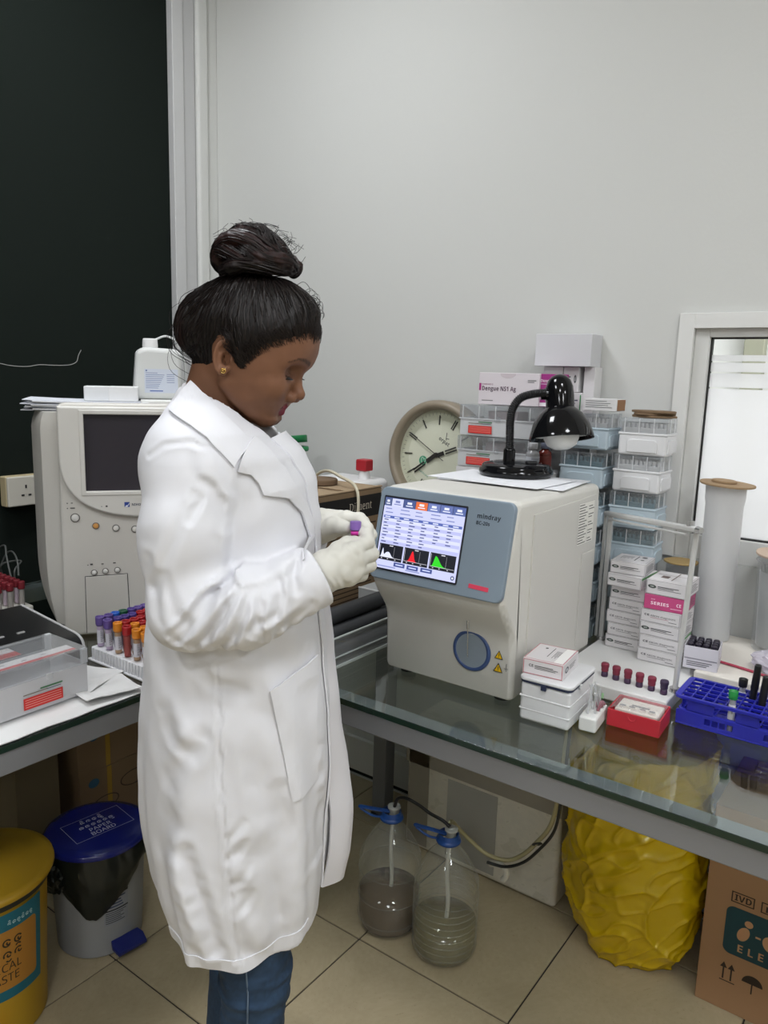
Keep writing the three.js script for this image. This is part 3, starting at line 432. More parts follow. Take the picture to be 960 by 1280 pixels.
// open carton of dark-capped vials
{
  const t = thing('vial_carton', 'open white carton of dark capped vials behind the blue rack', 'carton', [-0.375, TY + 0.0505, -1.725], 0.12);
  const w = 0.068, d = 0.07, h = 0.05, wt = 0.0012, s = canvas(256, 160, (c) => { c.fillStyle = '#8b8894'; c.fillRect(0, 84, 256, 8); c.fillStyle = ink; for (let i = 0; i < 3; i++) c.fillRect(20, 108 + i * 14, 200 - i * 20, 5); });
  part(t, 'carton_body', merge([bx(w, h, wt, 0, h / 2, d / 2), bx(w, h, wt, 0, h / 2, -d / 2), bx(wt, h, d, -w / 2, h / 2, 0), bx(wt, h, d, w / 2, h / 2, 0), bx(w, wt, d, 0, wt / 2, 0)]), mat(lin(0.66, 0.64, 0.7), 0.7));
  part(t, 'front_print', plane(w - 0.002, h - 0.002), printMat(s, 0.7, PRINT), [0, h / 2, d / 2 + 0.001]);
  part(t, 'side_print', plane(d - 0.002, h - 0.002), printMat(canvas(256, 160, (c) => { c.strokeStyle = '#77757f'; c.lineWidth = 3; c.strokeRect(2, 2, 252, 156); c.beginPath(); c.moveTo(0, 110); c.lineTo(256, 110); c.stroke(); c.beginPath(); c.arc(80, 60, 20, 0, 7); c.stroke(); }), 0.7, PRINT), [w / 2 + 0.001, h / 2, 0], [0, Math.PI / 2, 0]);
  const c0 = Math.cos(0.12), s0 = Math.sin(0.12), capG = lathe([[0, 0], [0.0065, 0], [0.0065, 0.012], [0.0055, 0.0135], [0, 0.0135]], 14), bodyG = cyl(0.0062, 0.0062, 0.04, 12);
  const capm = mat(lin(0.018, 0.014, 0.028), 0.4), vm = mat(lin(0.3, 0.28, 0.33), 0.3);
  for (let i = 0; i < 4; i++) for (let k = 0; k < 4; k++) { const lx = -0.024 + i * 0.016, lz = -0.024 + k * 0.016; const v = thing('capped_vial', 'small vial with blackish cap inside the open white carton', 'vial', [-0.375 + lx * c0 + lz * s0, TY + 0.0519, -1.725 - lx * s0 + lz * c0], 0, 'dark capped vials in the open carton'); part(v, 'vial', bodyG, vm, [0, 0.02, 0]); part(v, 'cap', capG, capm, [0, 0.0395, 0]); }
}
// tall frosted cylinder, jars with cardboard lids
{
  const lidMat = mat(lin(0.34, 0.23, 0.13), 0.9);
  const rough = (r, h) => { const s = new THREE.Shape(); for (let i = 0; i < 44; i++) { const q = i / 44 * Math.PI * 2, k = 1 + 0.018 * Math.sin(q * 5 + r * 99); s[i ? 'lineTo' : 'moveTo'](Math.cos(q) * r * k, Math.sin(q) * r * k); } const g = extrude(s, h, h * 0.2, 1); return g.rotateX(-Math.PI / 2); };
  let t = thing('plastic_cylinder', 'tall frosted plastic cylinder with a cardboard lid by the window', 'cylinder', [-0.408, TY + 0.0505, -1.938]);
  const fp = phys(lin(0.83, 0.83, 0.83), 0.7, { transmission: 0.5, thickness: 0, side: THREE.DoubleSide });
  part(t, 'cylinder_wall', lathe([[0, 0.001], [0.041, 0.001], [0.042, 0.004], [0.0425, 0.33], [0.045, 0.345], [0.0455, 0.376]], 48), fp);
  part(t, 'inner_roll', lathe([[0.025, 0.004], [0.026, 0.33], [0.024, 0.33], [0.023, 0.004]], 32), mat(lin(0.7, 0.7, 0.7), 0.8));
  part(t, 'lid', rough(0.062, 0.005), lidMat, [0.001, 0.3775, 0], [0, 0, -0.05]); part(t, 'lid_knob', rough(0.028, 0.006), lidMat, [-0.006, 0.383, 0], [0, 0, -0.05]);
  t = thing('glass_jar', 'small glass jar with an ochre cardboard lid behind the kit stacks', 'jar', [-0.497, TY + 0.0301, -1.95]);
  part(t, 'jar_wall', lathe([[0, 0.001], [0.033, 0.001], [0.035, 0.004], [0.035, 0.19]], 40), clearPl); part(t, 'lid', rough(0.041, 0.004), mat(lin(0.42, 0.29, 0.12), 0.9), [0, 0.192, 0]);
  t = thing('glass_jar', 'wide clear glass jar with a pale cardboard lid under the window', 'jar', [-0.262, TY + 0.0505, -1.937]);
  part(t, 'jar_wall', lathe([[0, 0.001], [0.05, 0.001], [0.054, 0.005], [0.059, 0.2], [0.058, 0.216], [0.0605, 0.218], [0.0605, 0.228]], 48), clearPl);
  part(t, 'wire_ring', new THREE.TorusGeometry(0.062, 0.0012, 8, 60).rotateX(Math.PI / 2), steel, [0, 0.214, 0]); part(t, 'lid', rough(0.066, 0.005), mat(lin(0.52, 0.4, 0.31), 0.9), [0, 0.2285, 0], [0.03, 0, 0]);
  const bag = []; for (let i = 0; i < 9; i++) { const q = i / 9 * 6.28; bag.push(tube([[Math.cos(q) * 0.05, 0.2, Math.sin(q) * 0.05], [Math.cos(q + 0.3) * 0.045, 0.12, Math.sin(q + 0.3) * 0.045], [Math.cos(q + 0.2) * 0.04, 0.02, Math.sin(q + 0.2) * 0.04]], 0.0016, 16, 5)); }
  part(t, 'plastic_liner', merge([lathe([[0.02, 0.01], [0.045, 0.012], [0.048, 0.08], [0.053, 0.19]], 18), ...bag]), phys(lin(0.7, 0.71, 0.7), 0.5, { transmission: 0.6, thickness: 0, side: THREE.DoubleSide }));
  // crumpled clear bag on the slab
  const g = new THREE.IcosahedronGeometry(0.05, 5), p = g.attributes.position; for (let i = 0; i < p.count; i++) { const v = V(p.getX(i), p.getY(i), p.getZ(i)).normalize(); const k = 0.05 * (1 + 0.5 * Math.abs(fbm(v.x * 2.6, v.y * 2.6, v.z * 2.6, 3)) - 0.2); p.setXYZ(i, v.x * k * 1.3, Math.max(v.y * k * 0.55, -0.02), v.z * k); } g.computeVertexNormals();
  single('plastic_bag', 'crumpled clear plastic bag on the foam slab', 'bag', g, phys(lin(0.78, 0.75, 0.82), 0.25, { transmission: 0.55, thickness: 0 }), [-0.232, TY + 0.0705, -1.79]);
}
// blue test tube rack: two perforated decks on end walls
{
  const X0 = -0.37, X1 = -0.1, Z0 = -1.615, Z1 = -1.495, w = X1 - X0, d = Z1 - Z0, cx = (X0 + X1) / 2, cz = (Z0 + Z1) / 2;
  const t = thing('test_tube_rack', 'blue plastic test tube rack with square holes on the glass', 'tube rack', [cx, TY, cz], 0.0);
  const bl = phys(lin(0.018, 0.022, 0.36), 0.28), NX = 12, NZ = 5;
  const deck = (y, th, W, Dd, r) => { const s = rrect(W, Dd, r); const px = (W - 0.02) / NX, pz = (Dd - 0.012) / NZ; for (let i = 0; i < NX; i++) for (let k = 0; k < NZ; k++) { const h = new THREE.Path(), x = -W / 2 + 0.01 + (i + 0.5) * px, z = -Dd / 2 + 0.006 + (k + 0.5) * pz, a = px / 2 - 0.0013, b = pz / 2 - 0.0013; h.moveTo(x - a, z - b); h.lineTo(x - a, z + b); h.lineTo(x + a, z + b); h.lineTo(x + a, z - b); h.closePath(); s.holes.push(h); } return extrude(s, th, 0.0006, 1, 6).rotateX(-Math.PI / 2).translate(0, y, 0); };
  part(t, 'upper_deck', deck(0.054, 0.006, w, d, 0.014), bl);
  part(t, 'middle_deck', deck(0.03, 0.003, w - 0.016, d - 0.01, 0.01), bl);
  part(t, 'bottom_deck', bx(w - 0.012, 0.003, d - 0.006, 0, 0.0025, 0, 0.001), bl);
  const wallS = rrect(w - 0.012, 0.027, 0.003); for (const [x, n] of [[-0.075, 4], [0.03, 7]]) for (let i = 0; i < n; i++) { const h = new THREE.Path(), a = x + i * 0.0135; h.moveTo(a, -0.006); h.lineTo(a, 0.006); h.lineTo(a + 0.0105, 0.006); h.lineTo(a + 0.0105, -0.006); h.closePath(); wallS.holes.push(h); }
  for (const s of [1, -1]) { part(t, 'side_wall', extrude(wallS, 0.0025, 0.0005, 1), bl, [0, 0.0175, s * (d / 2 - 0.005) - 0.00125]); part(t, 'side_wall', bx(0.05, 0.024, 0.002, -w / 2 + 0.05, 0.042, s * (d / 2 - 0.006)), bl); part(t, 'side_wall', bx(0.04, 0.024, 0.002, 0.0, 0.042, s * (d / 2 - 0.006)), bl); part(t, 'side_wall', bx(0.04, 0.024, 0.002, w / 2 - 0.04, 0.042, s * (d / 2 - 0.006)), bl); }
  for (const s of [1, -1]) part(t, 'end_wall', bx(0.003, 0.053, d - 0.03, s * (w / 2 - 0.014), 0.0275, 0, 0.001), bl);
  const px = (w - 0.02) / NX, pz = (d - 0.012) / NZ, at = (i, k) => [cx - w / 2 + 0.01 + (i + 0.5) * px, TY + 0.0042, cz - d / 2 + 0.006 + (k + 0.5) * pz];
  const sampleTube = (label, p, cap, len, group) => { const q = thing('sample_tube', label, 'sample tube', p, 0.4, group); part(q, 'tube', lathe([[0, 0], [0.004, 0.0015], [0.0062, 0.006], [0.0063, len], [0.0055, len], [0.0055, 0.007], [0, 0.003]], 20), phys(lin(0.85, 0.85, 0.86), 0.15, { transmission: 0.75, thickness: 0 })); part(q, 'cap', lathe([[0.006, -0.004], [0.0078, -0.004], [0.0085, 0.003], [0.0085, 0.012], [0.0065, 0.0125], [0.006, 0.006], [0, 0.006]], 22), cap, [0, len, 0]); part(q, 'tube_label', new THREE.CylinderGeometry(0.00645, 0.00645, len * 0.5, 20, 1, true), mat(lin(0.68, 0.67, 0.68), 0.7), [0, len * 0.55, 0]); return q; };
  sampleTube('sample tube with bright green cap in the blue rack', at(4, 4), mat(lin(0.02, 0.28, 0.06), 0.35), 0.073);
  sampleTube('sample tube with black cap behind the green capped one', at(4, 0), mat(lin(0.015, 0.015, 0.015), 0.4), 0.07);
  sampleTube('sample tube with black cap beside the two markers', at(6, 0), mat(lin(0.012, 0.012, 0.012), 0.4), 0.072);
  const marker = (label, p, rx, rz, L) => { const q = thing('marker_pen', label, 'marker', p); q.rotation.set(rx, 0, rz); const m = phys(lin(0.008, 0.008, 0.009), 0.3); part(q, 'barrel', lathe([[0, 0], [0.006, 0.001], [0.0066, 0.004], [0.0066, L * 0.62], [0, L * 0.62]], 20), m); part(q, 'marker_cap', lathe([[0.0072, L * 0.6], [0.0074, L * 0.62], [0.0066, L * 0.98], [0.0055, L], [0, L]], 20), m); };
  marker('taller black marker pen standing in the blue rack', at(5, 1), 0.0, -0.05, 0.125); marker('shorter black marker pen standing in the blue rack', at(6, 2), -0.03, -0.04, 0.112);
}
// white lidded box, kit carton on it, foam block, red kit tray
{
  const t = thing('white_box', 'white hinged plastic box with a navy seal beside the analyser', 'plastic box', [-0.566, TY, -1.385], 0.04);
  const w = mat(lin(0.74, 0.74, 0.75), 0.4), W = 0.108, D = 0.142;
  part(t, 'box_body', merge([box(W - 0.006, 0.078, D - 0.006, 0.007, 3).translate(0, 0.0392, 0), bx(W - 0.0048, 0.003, D - 0.0048, 0, 0.024, 0, 0.0012), bx(W - 0.0042, 0.004, D - 0.0042, 0, 0.05, 0, 0.0015)]), w);
  part(t, 'seal', extrude(rrect(W - 0.002, D - 0.002, 0.012), 0.005, 0.001).rotateX(-Math.PI / 2), mat(lin(0.02, 0.028, 0.07), 0.5), [0, 0.0785, 0]);
  part(t, 'lid', extrude(rrect(W + 0.001, D + 0.001, 0.013), 0.007, 0.0025, 3).rotateX(-Math.PI / 2), w, [0, 0.083, 0]);
  part(t, 'latch', merge([bx(0.011, 0.012, 0.004, -0.002, 0.077, D / 2, 0.001)]), mat(lin(0.02, 0.028, 0.07), 0.5));
  part(t, 'side_latch', bx(0.004, 0.01, 0.008, W / 2, 0.077, 0.02, 0.001), w);
  const fr = canvas(320, 128, (c) => { c.strokeStyle = '#c9525f'; c.lineWidth = 5; c.strokeRect(2, 2, 316, 124); c.fillStyle = '#555'; c.font = 'bold 34px sans-serif'; c.fillText('CE', 44, 62); c.fillRect(94, 44, 150, 7); c.fillRect(94, 58, 190, 5); c.fillRect(94, 70, 170, 5); });
  const tp = canvas(320, 320, (c) => { c.strokeStyle = '#c9525f'; c.lineWidth = 5; c.strokeRect(2, 2, 316, 316); c.fillStyle = '#555'; c.fillRect(150, 40, 6, 190); c.beginPath(); c.arc(90, 70, 12, 0, 7); c.fill(); for (let i = 0; i < 6; i++) c.fillRect(190 + i * 12, 90, 4, 150 - (i * 31) % 60); c.fillStyle = '#f5f3f1'; c.fillRect(236, 10, 74, 300); });
  const rt = canvas(256, 128, (c) => { c.fillStyle = '#5c5c62'; c.beginPath(); c.arc(56, 62, 28, 0, 7); c.fill(); c.fillStyle = '#c8c8cc'; c.beginPath(); c.arc(56, 62, 16, 0, 7); c.fill(); c.fillStyle = '#777'; for (let i = 0; i < 3; i++) c.fillRect(100, 46 + i * 16, 110 - i * 14, 5); });
  carton('test_kit_carton', 'white test kit carton with red edges on the white box', 'kit carton', 0.082, 0.032, 0.098, [-0.583, TY + 0.0902, -1.382], 0.1, mat(lin(0.72, 0.69, 0.7), 0.6), { front: fr, top: tp, right: rt });
  const f = thing('foam_block', 'small white foam block between the white box and the red tray', 'foam block', [-0.489, TY, -1.385], 0.1);
  part(f, 'block', box(0.034, 0.03, 0.085, 0.005, 3).translate(0, 0.0152, 0), mat(lin(0.74, 0.74, 0.72), 0.7));
  for (let i = 0; i < 7; i++) { const x = rr(-0.01, 0.012), z = rr(-0.03, 0.03); single('pipette', 'clear plastic pipette stuck in the small white foam block', 'pipette', rod([x, 0.0305, z], [x + rr(-0.008, 0.008), rr(0.06, 0.09), z + rr(-0.01, 0.01)], 0.0022, 8), phys(lin(0.85, 0.86, 0.87), 0.15, { transmission: 0.7, thickness: 0 }), [-0.489, TY, -1.385], [0, 0.1, 0], 'clear pipettes in the foam block'); }
  const sc = single('sachet', 'crumpled reddish sachet with a green strip on the foam block', 'sachet', merge([bx(0.016, 0.012, 0.02, 0.006, 0.0365, -0.02, 0.005), tube([[0.01, 0.034, 0.01], [0.014, 0.05, 0.005], [0.008, 0.044, -0.01], [0.014, 0.036, -0.025]], 0.003, 24, 6)]), phys(lin(0.45, 0.2, 0.24), 0.3, { transmission: 0.3, thickness: 0 }), [-0.489, TY, -1.385], [0, 0.1, 0]);
  part(sc, 'green_strip', tube([[0.005, 0.05, -0.03], [0.01, 0.058, -0.02], [0.012, 0.052, -0.01]], 0.0025, 16, 6), mat(lin(0.2, 0.35, 0.18), 0.5));
  const r = thing('red_tray', 'red plastic kit tray holding a bagged white cuvette strip', 'tray', [-0.42, TY, -1.446], 0.05), red = mat(lin(0.5, 0.02, 0.035), 0.42), rw = 0.098, rd = 0.082, rh = 0.034;
  part(r, 'tray_body', merge([bx(rw, rh, 0.0025, 0, rh / 2, rd / 2, 0.001), bx(rw, rh, 0.0025, 0, rh / 2, -rd / 2, 0.001), bx(0.0025, rh, rd, rw / 2, rh / 2, 0, 0.001), bx(0.0025, rh, rd, -rw / 2, rh / 2, 0, 0.001), bx(rw, 0.002, rd, 0, 0.0011, 0)]), red);
  part(r, 'thumb_notch', new THREE.TorusGeometry(0.008, 0.0012, 6, 20, Math.PI).rotateZ(Math.PI), red, [-0.002, 0.028, rd / 2 + 0.0012]);
  const cs = thing('cuvette_strip', 'bagged white cuvette strip lying inside the red tray', 'cuvettes', [-0.42, TY + 0.0022, -1.446], 0.05);
  part(cs, 'strip', merge([bx(0.082, 0.03, 0.06, 0, 0.0152, -0.004, 0.003), ...[-0.028, -0.01, 0.01, 0.028].map(x => cyl(0.0075, 0.0075, 0.004, 18).scale(1, 1, 0.7).translate(x, 0.032, 0.014))]), mat(lin(0.68, 0.64, 0.58), 0.6));
  part(cs, 'well', merge([...[-0.028, -0.01, 0.01, 0.028].map(x => cyl(0.006, 0.006, 0.001, 18).scale(1, 1, 0.6).translate(x, 0.0345, 0.014)), bx(0.034, 0.001, 0.006, 0.002, 0.0308, -0.004)]), mat(lin(0.22, 0.22, 0.22), 0.6));
  const bg = new THREE.PlaneGeometry(0.094, 0.078, 24, 20).rotateX(-Math.PI / 2), bp = bg.attributes.position; for (let i = 0; i < bp.count; i++) bp.setY(i, 0.037 + 0.006 * Math.abs(fbm(bp.getX(i) * 40, 3, bp.getZ(i) * 40, 3)) - (Math.abs(bp.getX(i)) > 0.042 ? 0.004 : 0)); bg.computeVertexNormals();
  part(cs, 'clear_bag', bg, phys(0xffffff, 0.12, { transmission: 0.88, thickness: 0, side: THREE.DoubleSide }));
  carton('green_carton', 'white carton with a green band at the corner of the blue rack', 'carton', 0.09, 0.05, 0.06, [-0.121, TY, -1.44], 0.05, whiteCard, { front: canvas(256, 160, (c) => { c.fillStyle = '#1f9a45'; c.fillRect(0, 90, 256, 50); c.fillStyle = '#e5efe7'; c.fillRect(12, 106, 80, 10); c.fillStyle = '#c33'; c.fillRect(0, 0, 256, 8); }) });
}
// ---------------------------------------------------------------- behind the woman: diluent carton, jugs, roll rack
{
  const t = thing('diluent_carton', 'brown Diluent carton with a black band in the corner', 'carton', [-1.415, TY, -1.605]);
  part(t, 'carton_body', box(0.23, 0.343, 0.33, 0.003, 1).translate(0, 0.1716, 0), mat(lin(0.24, 0.16, 0.09), 0.85));
  const fr = canvas(1024, 1024, (c, w, h) => { c.fillStyle = '#141110'; c.fillRect(0, 40, w, 190); c.fillStyle = '#c9bfae'; c.font = '92px serif'; c.fillText('Diluent', 560, 160); c.fillStyle = '#3a2a1a'; for (let i = 0; i < 9; i++) { c.fillRect(620, 280 + i * 44, 330 - (i * 53) % 120, 12); c.fillRect(80, 280 + i * 44, 380 - (i * 71) % 140, 12); } for (let i = 0; i < 5; i++) c.fillRect(80, 760 + i * 40, 820, 10); });
  part(t, 'side_print', plane(0.326, 0.339), printMat(fr, 0.8, PRINT), [0.1156, 0.1716, 0], [0, Math.PI / 2, 0]);
  part(t, 'top_flap', merge([bx(0.227, 0.003, 0.14, 0, 0.3455, 0.088, 0.001), bx(0.227, 0.003, 0.14, 0, 0.3455, -0.085, 0.001), bx(0.012, 0.004, 0.33, 0.111, 0.3462, 0, 0.001)]), mat(lin(0.36, 0.26, 0.16), 0.85));
  single('cardboard_disc', 'round brown cardboard disc lying on the Diluent carton', 'cardboard', extrude(rrect(0.1, 0.1, 0.0499), 0.016, 0.003).rotateX(-Math.PI / 2), mat(lin(0.17, 0.11, 0.065), 0.9), [-1.44, TY + 0.3485, -1.66]);
  single('hose', 'thin beige plastic hose draped over the Diluent carton', 'hose', tube([[-1.52, TY + 0.354, -1.72], [-1.48, TY + 0.375, -1.71], [-1.42, TY + 0.385, -1.68], [-1.36, TY + 0.375, -1.66], [-1.31, TY + 0.362, -1.65], [-1.286, TY + 0.34, -1.64], [-1.278, TY + 0.26, -1.63], [-1.278, TY + 0.14, -1.6]], 0.0045, 70), phys(lin(0.6, 0.55, 0.42), 0.35));
  // jerrycan with red cap, bottle with green cap
  const jc = thing('jerrycan', 'translucent white jerrycan with a red square cap behind the Diluent carton', 'jerrycan', [-1.49, TY, -1.86]);
  part(jc, 'jerrycan_body', box(0.2, 0.345, 0.15, 0.02, 4).translate(0, 0.173, 0), phys(lin(0.74, 0.74, 0.74), 0.55)); part(jc, 'neck', cyl(0.016, 0.02, 0.03, 20), phys(lin(0.74, 0.74, 0.74), 0.55), [0.055, 0.355, 0]); part(jc, 'cap', box(0.04, 0.036, 0.04, 0.005), mat(lin(0.42, 0.02, 0.03), 0.4), [0.055, 0.388, 0]);
  const gb = thing('water_jug', 'clear water jug with a green strap cap beside the Diluent carton', 'jug', [-1.72, TY, -1.86]), gm = mat(lin(0.01, 0.2, 0.06), 0.4);
  part(gb, 'jug_body', lathe([[0, 0.001], [0.085, 0.001], [0.09, 0.01], [0.09, 0.26], [0.085, 0.3], [0.05, 0.37], [0.03, 0.4], [0.026, 0.415]], 40), phys(lin(0.92, 0.94, 0.94), 0.1, { transmission: 0.85, thickness: 0 }));
  part(gb, 'cap_ring', lathe([[0.026, 0], [0.04, 0], [0.042, 0.006], [0.04, 0.014], [0.026, 0.014]], 30), gm, [0, 0.41, 0]); part(gb, 'cap', lathe([[0, 0], [0.034, 0], [0.034, 0.022], [0.032, 0.024], [0, 0.024]], 30), gm, [0.004, 0.436, 0], [0, 0, 0.12]); part(gb, 'strap', tube([[-0.03, 0.43, 0], [-0.07, 0.442, 0.01], [-0.1, 0.446, 0.02], [-0.06, 0.43, 0.02], [-0.03, 0.42, 0.01]], 0.004, 30), gm);
  // grey-white control box
  const cb = thing('junction_box', 'pale grey plastic junction box between the rolls and the Diluent carton', 'box', [-1.13, TY, -1.7]);
  part(cb, 'box_body', box(0.24, 0.088, 0.19, 0.003).translate(0, 0.0442, 0), mat(lin(0.36, 0.37, 0.37), 0.5)); part(cb, 'screw', cyl(0.004, 0.004, 0.003, 12).rotateX(Math.PI / 2), darkMat, [-0.06, 0.05, 0.096]); part(cb, 'edge_strip', bx(0.238, 0.003, 0.004, 0, 0.088, 0.094), mat(lin(0.7, 0.7, 0.7), 0.5));
  // clear tray of black rolls
  const tr = thing('acrylic_tray', 'clear acrylic tray between the analyser and the Diluent carton', 'tray', [-1.122, TY, -1.41]); const x0 = 0.135, z0 = 0.3, h = 0.073;
  part(tr, 'tray_wall', merge([bx(0.003, h, z0, x0 / 2, h / 2 + 0.001, 0), bx(0.003, h, z0, -x0 / 2, h / 2 + 0.001, 0), bx(x0, h, 0.003, 0, h / 2 + 0.001, z0 / 2), bx(x0, h, 0.003, 0, h / 2 + 0.001, -z0 / 2), bx(x0, 0.003, z0, 0, 0.002, 0)]), clearPl);
  part(tr, 'edge', merge([bx(0.004, 0.003, z0, x0 / 2, h, 0), bx(0.004, 0.002, z0, x0 / 2 + 0.001, 0.027, 0), bx(0.004, 0.006, z0, x0 / 2 + 0.001, 0.004, 0), bx(0.006, h, 0.006, x0 / 2, h / 2, z0 / 2), bx(x0, 0.003, 0.004, 0, h, z0 / 2)]), phys(lin(0.5, 0.54, 0.52), 0.3));
  const bm = mat(lin(0.03, 0.032, 0.036), 0.5), rollG = cyl(0.02, 0.02, 0.275, 28).rotateX(Math.PI / 2), plug = cyl(0.012, 0.012, 0.278, 20).rotateX(Math.PI / 2);
  [[-0.042, 0.024, 0], [0.0, 0.024, 1], [0.042, 0.024, 2], [-0.021, 0.0595, 3], [0.021, 0.0595, 4], [0, 0.095, 5]].forEach(([x, y, i]) => { const q = thing('black_roll', ['black roll at the bottom of the acrylic tray', 'black roll at the bottom of the acrylic tray', 'black roll at the bottom of the acrylic tray', 'black roll in the middle layer of the acrylic tray', 'black roll in the middle layer of the acrylic tray', 'topmost black roll lying over the acrylic tray'][i], 'roll', [-1.122 + x, TY + y, -1.41 - (i === 5 ? 0.03 : 0)], 0, 'black rolls in the acrylic tray'); part(q, 'roll', rollG, bm); part(q, 'core', plug, darkMat); });
}
// ---------------------------------------------------------------- left table: older analyser and what surrounds it
const bge = mat(lin(0.57, 0.55, 0.51), 0.45), bge2 = mat(lin(0.55, 0.535, 0.5), 0.4);
{
  const t = thing('cell_counter', 'large beige cell counter with a dark screen in the corner', 'analyser', [-1.584, TY, -1.141], 0.937);
  const H = 0.585;
  // rear body: wider than the front, lower flank curving in
  const plan = y => { const k = y < 0.2 ? 1 - 0.62 * Math.pow(1 - y / 0.2, 2.2) : 1; return k; };
  const rows = 30, prof = [], N = 40, outline = k => { const s = []; const wf = 0.172, wb = 0.172 + 0.07 * k, zb = -0.33, zs = -0.085; s.push([-wf, -0.012], [-mix(wf, wb, 0.6), -0.035], [-wb, zs - 0.02], [-wb - 0.004, zs - 0.08], [-wb, zb + 0.02], [-wb + 0.02, zb], [wb - 0.02, zb], [wb, zb + 0.02], [wb + 0.004, zs - 0.08], [wb, zs - 0.02], [mix(wf, wb, 0.6), -0.035], [wf, -0.012]); return s; };
  const pos = [], idx = []; let M = 12;
  for (let j = 0; j <= rows; j++) { const y = 0.03 + (H - 0.035 - 0.03) * j / rows, inset = j > rows - 3 ? [0, 0.004, 0.014][j - rows + 2] : 0; const o = outline(plan(y)); for (const [x, z] of o) { pos.push(x * (1 - inset * 3), y + (j === rows ? 0.003 : 0), z + (z < -0.2 ? inset : 0)); } }
  for (let j = 0; j < rows; j++) for (let i = 0; i < M; i++) { const a = j * M + i, b = j * M + (i + 1) % M; idx.push(a, a + M, b, b, a + M, b + M); }
  const top = rows * M; for (let i = 1; i < M - 1; i++) { idx.push(top, top + i + 1, top + i); idx.push(0, i, i + 1); }
  let g = new THREE.BufferGeometry(); g.setAttribute('position', new THREE.Float32BufferAttribute(pos, 3)); g.setIndex(idx); g.computeVertexNormals();
  part(t, 'rear_body', toCreasedNormals(g.toNonIndexed(), 0.5), bge);
  const vents = []; for (let i = 0; i < 7; i++) vents.push(bx(0.0015, 0.006, 0.045, 0, 0.44 + i * 0.014, 0));
  part(t, 'vent_slots', merge(vents), mat(lin(0.3, 0.29, 0.27), 0.6), [-0.2455, 0, -0.2]);
  part(t, 'side_screw', cyl(0.004, 0.004, 0.003, 12).rotateZ(Math.PI / 2), mat(lin(0.25, 0.25, 0.25), 0.4, { metalness: 0.6 }), [-0.217, 0.475, -0.06]);
  part(t, 'side_screw', cyl(0.004, 0.004, 0.003, 12).rotateZ(Math.PI / 2), mat(lin(0.25, 0.25, 0.25), 0.4, { metalness: 0.6 }), [-0.207, 0.16, -0.052]);
  // front slab
  const fs = new THREE.Shape(); fs.moveTo(-0.15, 0.0); fs.lineTo(0.15, 0); fs.quadraticCurveTo(0.178, 0.0, 0.178, 0.03); fs.lineTo(0.174, H - 0.03); fs.quadraticCurveTo(0.174, H - 0.012, 0.15, H - 0.012); fs.lineTo(-0.15, H - 0.012); fs.quadraticCurveTo(-0.174, H - 0.012, -0.174, H - 0.03); fs.lineTo(-0.178, 0.03); fs.quadraticCurveTo(-0.178, 0, -0.15, 0); fs.closePath();
  part(t, 'front_slab', extrude(fs, 0.04, 0.008, 3), bge, [0, 0.004, -0.042]);
  // bezel with curved lower rim around the screen
  const bs = new THREE.Shape(); bs.moveTo(-0.172, H - 0.016); bs.lineTo(0.172, H - 0.016); bs.lineTo(0.172, 0.44); bs.bezierCurveTo(0.168, 0.36, 0.12, 0.31, 0, 0.303); bs.bezierCurveTo(-0.12, 0.31, -0.168, 0.36, -0.172, 0.44); bs.closePath();
  const hole = new THREE.Path(); hole.moveTo(-0.115, 0.367); hole.lineTo(0.115, 0.367); hole.lineTo(0.115, 0.552); hole.lineTo(-0.115, 0.552); hole.closePath(); bs.holes.push(hole);
  const bez = part(t, 'screen_bezel', extrude(bs, 0.02, 0.005, 3), mat(lin(0.62, 0.605, 0.57), 0.4), [0, 0, -0.006]);
  const fr = new THREE.Shape(); fr.moveTo(-0.125, 0.357); fr.lineTo(0.125, 0.357); fr.lineTo(0.125, 0.562); fr.lineTo(-0.125, 0.562); fr.closePath(); const h2 = new THREE.Path(); h2.moveTo(-0.114, 0.368); h2.lineTo(-0.114, 0.551); h2.lineTo(0.114, 0.551); h2.lineTo(0.114, 0.368); h2.closePath(); fr.holes.push(h2);
  part(bez, 'screen_surround', extrude(fr, 0.006, 0.0025, 2), mat(lin(0.62, 0.605, 0.57), 0.4), [0, 0, 0.0165]);
  part(t, 'screen', plane(0.23, 0.186), phys(lin(0.032, 0.028, 0.037), 0.12), [0, 0.4595, 0.001]);
  part(bez, 'maker_print', plane(0.07, 0.02), printMat(canvas(256, 72, (c) => { c.fillStyle = '#27408f'; c.fillRect(6, 10, 44, 44); c.fillStyle = '#dfe3ee'; c.beginPath(); c.moveTo(8, 52); c.lineTo(24, 36); c.lineTo(30, 42); c.lineTo(48, 16); c.lineTo(48, 26); c.lineTo(32, 52); c.fill(); c.fillStyle = '#3c4358'; c.font = 'bold 30px sans-serif'; c.fillText('NIHON', 66, 44); }), 0.5, PRINT), [0.005, 0.333, 0.0203]);
  part(bez, 'led_print', plane(0.02, 0.008), printMat(canvas(64, 26, (c) => { c.fillStyle = '#333'; c.fillRect(2, 8, 6, 6); c.fillRect(34, 4, 14, 12); }), 0.5, PRINT), [-0.072, 0.33, 0.0203]);
  const ring = mat(lin(0.14, 0.13, 0.12), 0.5), btn = mat(lin(0.66, 0.65, 0.62), 0.35);
  const button = (x, y, r, m) => { const q = part(t, 'button', lathe([[0, 0], [r, 0], [r, 0.003], [r * 0.8, 0.005], [0, 0.0055]], 24).rotateX(Math.PI / 2), m, [x, y, -0.0005]); part(q, 'button_ring', new THREE.TorusGeometry(r * 1.12, 0.0011, 8, 28), ring, [0, 0, 0.0008]); };
